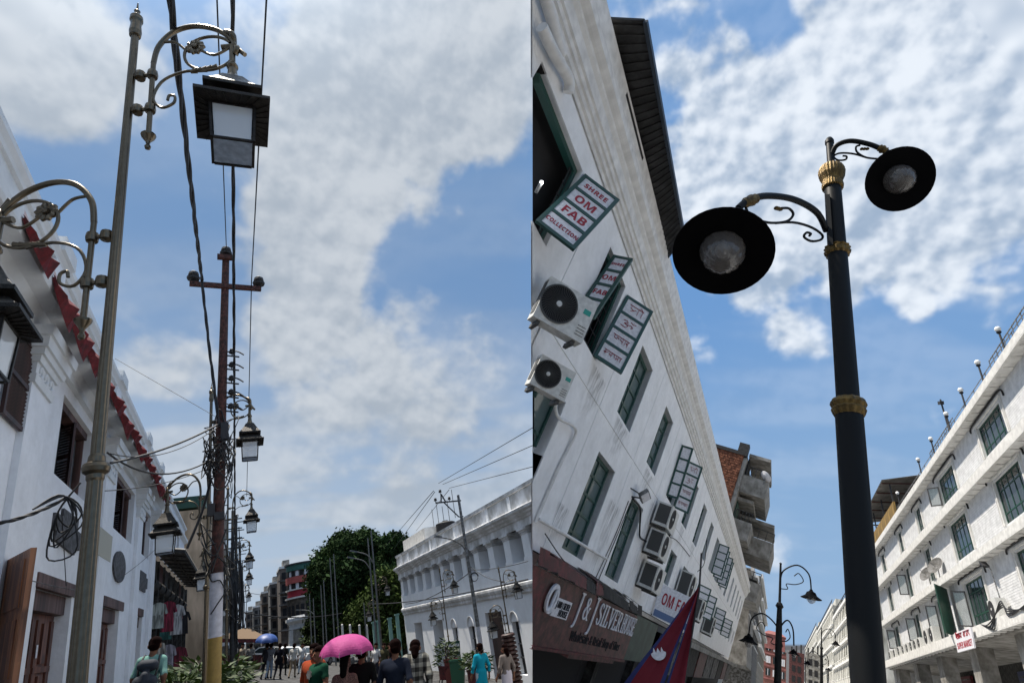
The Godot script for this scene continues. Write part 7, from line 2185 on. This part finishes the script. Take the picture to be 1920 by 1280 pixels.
func crowd() -> void:
	people_parts()
	var c := func(r: float, g: float, b: float) -> Color: return Color(r, g, b)
	# nearest walkers
	var plaid := person("person in a black and white checked shirt, seen from behind", Vector3(-1.622, 0.000, -11.699), 0.1, 1.66, {"top": c.call(0.02, 0.02, 0.02), "legs": c.call(0.02, 0.025, 0.04), "sleeve": 0.95, "long_hair": 0.05}, 0.02)
	var ck := S()
	var shirt: Array = [[Vector3(-0.05, 0.95, 0), Vector3(0.05, 0.95, 0), 0.14, 0.14, 0], [Vector3(0, 1.02, 0), Vector3(0, 1.26, -0.01), 0.14, 0.162, 0], [Vector3(-0.08, 1.32, 0.0), Vector3(0.08, 1.32, 0.0), 0.127, 0.127, 0], [Vector3(-0.13, 1.40, 0.02), Vector3(0.13, 1.40, 0.02), 0.077, 0.077, 0]]
	for s in [-1, 1]:
		shirt.append([Vector3(0.175 * s, 1.39, 0.01), Vector3(0.245 * s, 1.12, 0.04 + 0.05 * s), 0.074, 0.066, 0])
		shirt.append([Vector3(0.245 * s, 1.12, 0.04 + 0.05 * s), Vector3(0.252 * s, 0.93, -0.03 + 0.08 * s), 0.064, 0.05, 0])
	lay(ck, field_mesh(shirt, 0.022, 0.045), Transform3D(), [Color.WHITE])
	part(plaid, "checked_shirt", ck, mat(0.75, 0.75, 0.73, 0.9, cloth_check(1), 3.6))
	person("person in a dark navy shirt left of the checked shirt", Vector3(-1.779, 0.000, -10.552), -0.1, 1.66, {"top": c.call(0.012, 0.016, 0.03), "legs": c.call(0.02, 0.02, 0.025), "sleeve": 0.45, "wide": 1.12, "head": 0.5}, 0.02)
	person("person in a black shirt walking right of the pink umbrella", Vector3(-2.356, 0.000, -10.675), 0.0, 1.58, {"top": c.call(0.008, 0.008, 0.01), "legs": c.call(0.015, 0.015, 0.02), "sleeve": 0.4, "wide": 1.1}, 0.02)
	var flower := grime(131, Color(0.12, 0.07, 0.07), Color(0.75, 0.6, 0.56), [[0.09, 3, 1, 0.7], [0.2, 2, 1, 0.3]], 0.5, 4.0)
	var dress := person("person in a mottled pink brown dress under the pink umbrella", Vector3(-2.509, 0.000, -10.232), 0.05, 1.42, {"top": c.call(0.16, 0.1, 0.09), "legs": c.call(0.16, 0.1, 0.09), "sleeve": 0.5, "skirt": 0.35, "long_hair": 0.25, "arms": {"el1": Vector3(0.22, 1.14, -0.10), "wr1": Vector3(0.08, 1.32, -0.24)}}, 0.02)
	dress.get_child(0).material_override = mat(0.5, 0.42, 0.40, 0.9, flower, 2.5)
	(dress.get_child(0).material_override as StandardMaterial3D).vertex_color_use_as_albedo = false
	var hr := S()
	lay(hr, field_mesh([[Vector3(0, 1.57, 0.03), Vector3(0, 1.50, 0.05), 0.108, 0.09, 0], [Vector3(0, 1.5, 0.08), Vector3(0, 1.2, 0.14), 0.075, 0.05, 0]], 0.018, 0.03), Transform3D(), [Color.WHITE])
	var black_hair := mat(0.004, 0.0035, 0.0035, 1.0)
	black_hair.metallic_specular = 0.15
	part(dress, "hair", hr, black_hair)
	var pk := mat(0.36, 0.035, 0.19, 0.75, null, 1.0, bumps(9, 0.05, 3, 1.2))
	pk.backlight_enabled = true
	pk.backlight = Color(0.5, 0.1, 0.3)
	var hold := dress.transform * Vector3(0.08, 1.36, -0.25)
	umbrella("open pink umbrella held over the person in the mottled dress", Transform3D(Basis(Vector3.BACK, 0.10) * Basis(Vector3.RIGHT, 0.12), Vector3(hold.x - 0.10, 1.475, hold.z + 0.12)), 0.44, pk)
	var gw := person("person in a dark green printed shirt facing right", Vector3(-3.182, 0.000, -11.045), 2.5, 1.56, {"top": c.call(0.008, 0.05, 0.03), "legs": c.call(0.03, 0.03, 0.04), "sleeve": 0.3, "bun": -0.02, "head": -0.35, "wide": 1.08, "skin": Color(0.2, 0.10, 0.065)}, 0.02)
	var pr := S()
	var blot := PackedVector2Array()
	for i in 14: blot.append(Vector2(cos(TAU * i / 14), sin(TAU * i / 14)) * (0.055 if i % 2 else 0.08))
	prism(pr, blot, -0.004, 0.004, Transform3D(Basis(), Vector3(0, 1.18, -0.175)))
	part(gw, "shirt_print", pr, M.kerb_stone)
	person("person in an orange red shirt half hidden behind the green shirt", Vector3(-3.546, 0.000, -11.947), 2.9, 1.6, {"top": c.call(0.25, 0.05, 0.02), "legs": c.call(0.05, 0.02, 0.02), "sleeve": 0.45, "long_hair": 0.2, "wide": 1.1}, 0.022)
	var bp := person("person in a pale teal shirt with a backpack before the open shops", Vector3(-6.043, 0.000, -11.054), 0.25, 1.70, {"top": c.call(0.16, 0.30, 0.27), "legs": c.call(0.02, 0.02, 0.03), "sleeve": 0.4}, 0.022)
	var bag := thing("backpack", "dark blue backpack on the back of the person at the shops", "backpack", bp.transform)
	var bs := S()
	lay(bs, field_mesh([[Vector3(-0.07, 1.30, 0.20), Vector3(0.07, 1.30, 0.20), 0.09, 0.09, 0], [Vector3(-0.08, 1.05, 0.21), Vector3(0.08, 1.05, 0.21), 0.11, 0.11, 0], [Vector3(0, 1.05, 0.27), Vector3(0, 1.15, 0.27), 0.08, 0.07, 0]], 0.022, 0.05), Transform3D(), [Color.WHITE])
	part(bag, "bag", bs, mat(0.012, 0.018, 0.03, 0.8))
	var sr := S()
	for s in [-1, 1]: tube(sr, curve([Vector3(0.09 * s, 1.05, 0.14), Vector3(0.14 * s, 1.2, 0.16), Vector3(0.12 * s, 1.44, 0.05), Vector3(0.11 * s, 1.38, -0.11), Vector3(0.13 * s, 1.15, -0.17), Vector3(0.12 * s, 1.0, -0.05)], 18), 0.018, 6)
	part(bag, "strap", sr, M.iron)
	# two people by the hall
	var cyan: Vector3 = Vector3(-0.817, 0.000, -19.111)
	person("person in a bright turquoise tunic beside the green bins of the hall", cyan, 0.5, 1.62, {"top": c.call(0.01, 0.22, 0.32), "legs": c.call(0.42, 0.46, 0.5), "sleeve": 0.8, "skirt": 0.55, "skirt_part": TOP, "bun": -0.1}, 0.022)
	person("person in pale trousers and a dark shawl walking beside the turquoise tunic", cyan + Vector3(0.75, 0.0, 0.35), 0.7, 1.6, {"top": c.call(0.14, 0.12, 0.11), "legs": c.call(0.42, 0.4, 0.46), "sleeve": 0.75, "skirt": 0.25, "long_hair": 0.1, "head": 0.9, "scarf": 2}, 0.022)
	# the far walkers
	var far: Array = [
		[-13.14, -34.65, "person in black trousers and a dark top next to the blue umbrella", c.call(0.03, 0.03, 0.035), c.call(0.012, 0.012, 0.014), 0.0],
		[-12.94, -34.65, "person in pale blue trousers with a grey top near the blue umbrella", c.call(0.14, 0.14, 0.15), c.call(0.2, 0.26, 0.34), 0.2],
		[-12.25, -34.07, "person dressed in black with a backpack print, mid street", c.call(0.01, 0.01, 0.012), c.call(0.01, 0.01, 0.012), 0.0],
		[-13.42, -38.12, "person in black just right of the black clad walker", c.call(0.012, 0.012, 0.014), c.call(0.012, 0.012, 0.014), 0.0],
		[-12.08, -35.80, "person in a white shirt and tan trousers, mid street", c.call(0.42, 0.41, 0.38), c.call(0.2, 0.16, 0.11), 0.0],
		[-13.13, -40.43, "person in white top and pale jeans facing the viewer", c.call(0.45, 0.46, 0.46), c.call(0.26, 0.32, 0.38), 3.0],
		[-15.46, -38.12, "person in a grey shirt standing by the stall", c.call(0.16, 0.15, 0.14), c.call(0.012, 0.012, 0.014), 0.3],
		[-17.42, -41.58, "person in a beige dress behind the left planters", c.call(0.24, 0.2, 0.16), c.call(0.2, 0.16, 0.13), 2.8],
		[-6.51, -31.19, "person in a white shirt right of the pink umbrella, facing the viewer", c.call(0.45, 0.44, 0.43), c.call(0.03, 0.03, 0.04), 3.0],
		[-6.12, -31.19, "person in an olive top in the group before the trees", c.call(0.05, 0.045, 0.025), c.call(0.03, 0.028, 0.02), 3.1],
		[-5.95, -31.76, "person in a black printed shirt in the group before the trees", c.call(0.012, 0.011, 0.01), c.call(0.08, 0.07, 0.06), 3.1],
		[-5.84, -32.92, "person in a black shirt with a yellow mark, right of the group", c.call(0.015, 0.012, 0.008), c.call(0.04, 0.035, 0.03), 3.0]]
	for q in far:
		person(q[2], Vector3(q[0], 0, q[1]), q[5], 1.66, {"top": q[3], "legs": q[4], "sleeve": 0.5, "stride": 0.08}, 0.034)
	umbrella("open blue umbrella over two walkers far down the lane", Transform3D(Basis(Vector3.RIGHT, 0.15), Vector3(-13.36, 1.75, -34.55)), 0.62, mat(0.02, 0.06, 0.22, 0.5))

func street_things() -> void:
	var white := mat(0.62, 0.63, 0.64, 0.25)
	car("white car turning at the crossing, right of the blue umbrella", Transform3D(Basis(Vector3.UP, 0.25), Vector3(-21.029, 0.000, -55.226)), white)
	car("white car before the stone pedestal, seen from its front corner", Transform3D(Basis(Vector3.UP, 2.2), Vector3(-18.214, 0.000, -51.775)), white)
	car("pale car at the right edge of the crossing", Transform3D(Basis(Vector3.UP, 1.2), Vector3(-17.714, 0.000, -57.527)), mat(0.4, 0.41, 0.42, 0.3))
	potted_plant("leafy potted bush left of the yellow foot of the utility pole", Vector3(-7.560, 0.000, -15.606), 1.35, 0.85, 51, M.brown_board, false)
	potted_plant("leafy potted bush right of the yellow foot of the utility pole", Vector3(-7.571, 0.000, -17.340), 1.4, 0.8, 52, M.brown_board, false)
	potted_plant("small potted bush behind the utility pole, lower", Vector3(-7.321, 0.000, -14.518), 1.1, 0.7, 55, M.brown_board, false)
	potted_plant("thin leaved plant in a red pot on an iron stand beside the green bin", Vector3(-2.834, 0.000, -27.657), 1.9, 0.55, 53, M.maroon, true)
	potted_plant("bushy plant in a red pot on an iron stand left of the turquoise tunic", Vector3(-1.308, 0.000, -23.661), 1.45, 0.6, 54, M.maroon, true)
	for q in [[Vector3(-2.147, 0.000, -26.536), "green wheeled bin before the hall", mat(0.015, 0.09, 0.045, 0.5), 0.55], [Vector3(-2.514, 0.000, -27.679), "dull red bin half behind the green bin", mat(0.16, 0.03, 0.025, 0.6), 0.5]]:
		var o := thing("bin", q[1], "bin", Transform3D(Basis(Vector3.BACK, LANE_TILT), q[0]), "bins before the hall")
		var st := S()
		hexa(st, Vector3(0, 0.55, 0), Vector3(q[3] * 0.42, 0.45, 0.25), Vector3(q[3] * 0.55, 0.45, 0.33))
		part(o, "tub", st, q[2])
		block(o, "lid", Vector3(-q[3] * 0.6, 1.005, -0.36), Vector3(q[3] * 0.6, 1.09, 0.37), q[2])
		for x in [-1, 1]:
			var w := S()
			lathe(w, [Vector2(0, -0.04), Vector2(0.11, -0.03), Vector2(0.11, 0.03), Vector2(0, 0.04)], 12, Transform3D(Basis(Vector3.BACK, PI / 2), Vector3(0.2 * x, 0.11, 0.1)))
			part(o, "wheel", w, M.iron)
	var kd := thing("sign_stand", "small green sign stand with white bands behind the bins", "sign", Transform3D(Basis(Vector3.BACK, LANE_TILT), Vector3(-2.460, 0.000, -28.304)))
	block(kd, "panel", Vector3(-0.3, 1.0, -0.05), Vector3(0.3, 1.75, 0.05), M.deep_green)
	for k in 3: block(kd, "band", Vector3(-0.27, 1.1 + k * 0.22, 0.05), Vector3(0.27, 1.2 + k * 0.22, 0.056), M.sign_white)
	block(kd, "post", Vector3(-0.03, 0, -0.03), Vector3(0.03, 1.0, 0.03), M.iron)
	var pl := thing("stacked_pillar", "dark pillar like stack of ringed pots at the hall's right door", "pillar", Transform3D(LANE, EYE) * Transform3D(Basis(), Vector3(8.253, -2.938, -20.000)))
	var ps := S()
	var prof: Array = []
	for k in 12: prof.append_array([Vector2(0.16, k * 0.13), Vector2(0.24, k * 0.13 + 0.03), Vector2(0.24, k * 0.13 + 0.09), Vector2(0.17, k * 0.13 + 0.13)])
	lathe(ps, prof, 16)
	part(pl, "pots", ps, M.brown_wood)
	# gate posts and flag poles in front of the trees
	var f := Transform3D(LANE, EYE)
	var mint := mat(0.16, 0.30, 0.27, 0.7)
	var k := 0
	for px in [Vector3(9.886, -2.979, -52.000), Vector3(10.223, -3.053, -52.000), Vector3(11.192, -3.341, -52.000), Vector3(11.828, -3.558, -52.000)]:
		var g := thing("gate_post", "pale green gate post, %s from the left, under the trees" % ["first", "second", "third", "fourth"][k], "post", f * Transform3D(Basis(), px), "pale green gate posts")
		block(g, "shaft", Vector3(-0.13, -1.5, -0.13), Vector3(0.13, [2.5, 2.6, 2.9, 3.3][k], 0.13), mint)
		block(g, "cap", Vector3(-0.18, [2.5, 2.6, 2.9, 3.3][k], -0.18), Vector3(0.18, [2.62, 2.72, 3.02, 3.42][k], 0.18), mint)
		k += 1
	k = 0
	for px in [Vector3(7.086, -2.446, -50.000), Vector3(7.670, -2.573, -50.000), Vector3(8.378, -2.728, -50.000), Vector3(8.935, -2.850, -50.000)]:
		var g := thing("bollard_post", "white post behind the pink umbrella, %s from the left" % ["first", "second", "third", "fourth"][k], "post", f * Transform3D(Basis(), px), "white posts behind the umbrella")
		var st := S()
		lathe(st, [Vector2(0.09, -1.0), Vector2(0.08, 2.35), Vector2(0.0, 2.42)], 10)
		part(g, "shaft", st, M.market_trim)
		block(g, "foot", Vector3(-0.14, -1.0, -0.14), Vector3(0.14, 0.1, 0.14), M.kerb_stone)
		k += 1
	k = 0
	for q in [[Vector3(5.959, -2.414, -62.000), 5.6], [Vector3(6.283, -2.485, -62.000), 5.2], [Vector3(7.030, -2.648, -62.000), 6.4], [Vector3(7.313, -2.710, -62.000), 6.9], [Vector3(7.505, -2.680, -58.000), 8.4], [Vector3(7.862, -2.758, -58.000), 8.8], [Vector3(8.855, -2.833, -50.000), 4.0], [Vector3(8.820, -2.652, -46.000), 8.2], [Vector3(8.721, -2.599, -44.000), 8.4]]:
		var g := thing("pole", "slim grey pole before the trees, %s from the left" % ["first", "second", "third", "fourth", "fifth", "sixth", "seventh", "eighth", "ninth and last"][k], "pole", f * Transform3D(Basis(), q[0]), "slim poles before the trees")
		var st := S()
		lathe(st, [Vector2(0.07, -1.5), Vector2(0.045, q[1]), Vector2(0, q[1])], 8)
		part(g, "shaft", st, M.pole_grey)
		if k > 6 or k == 1:
			var a := S()
			tube(a, curve([Vector3(0, q[1] * 0.72, 0), Vector3(-0.4, q[1] * 0.8, 0), Vector3(-1.1, q[1] * 0.84, 0)], 8), 0.04, 5)
			bar(a, Vector3(-1.1, q[1] * 0.84, 0), Vector3(-1.6, q[1] * 0.86, 0), 0.1)
			part(g, "arm", a, M.pole_grey)
		k += 1

func trees() -> void:
	var f := Transform3D(LANE, EYE)
	tree("broad dark green dome of a tree, tallest beyond the lane", f * Transform3D(Basis(), Vector3(12.4, -4.4, -74)), 13.6, 5.0, 3.0, [0.026, 0.046, 0.018], 7, 9000, 0.21)
	tree("lighter yellow green tree in front of the broad dark one", f * Transform3D(Basis(), Vector3(12.8, -4.2, -62)), 7.6, 3.2, 1.5, [0.035, 0.052, 0.016], 8, 4200, 0.17)
	tree("dark tree close beside the left end of the colonnaded hall", f * Transform3D(Basis(), Vector3(16.4, -4.6, -70)), 12.2, 3.0, 2.0, [0.022, 0.042, 0.016], 12, 4500, 0.19)
	tree("low dark tree to the left of the broad dome", f * Transform3D(Basis(), Vector3(9.2, -4.2, -78)), 6.5, 2.6, 1.0, [0.024, 0.034, 0.016], 10, 2500, 0.18)
	tree("bright green small tree peeping out next to the hall's cornice", f * Transform3D(Basis(), Vector3(15.6, -4.2, -60)), 8.6, 1.8, 3.0, [0.05, 0.075, 0.02], 11, 2200, 0.15)

func _ready() -> void:
	rng.seed = 1
	stage()
	make_materials()
	make_ground()
	lane_house()
	colonnade_hall()
	white_row()
	market_hall()
	avenue_houses()
	lane_shops()
	lane_far()
	big_lamp_post()
	avenue_lamps()
	lane_posts()
	utility_poles()
	bunting()
	row_fittings()
	market_fittings()
	flag()
	cables()
	trees()
	street_things()
	crowd()
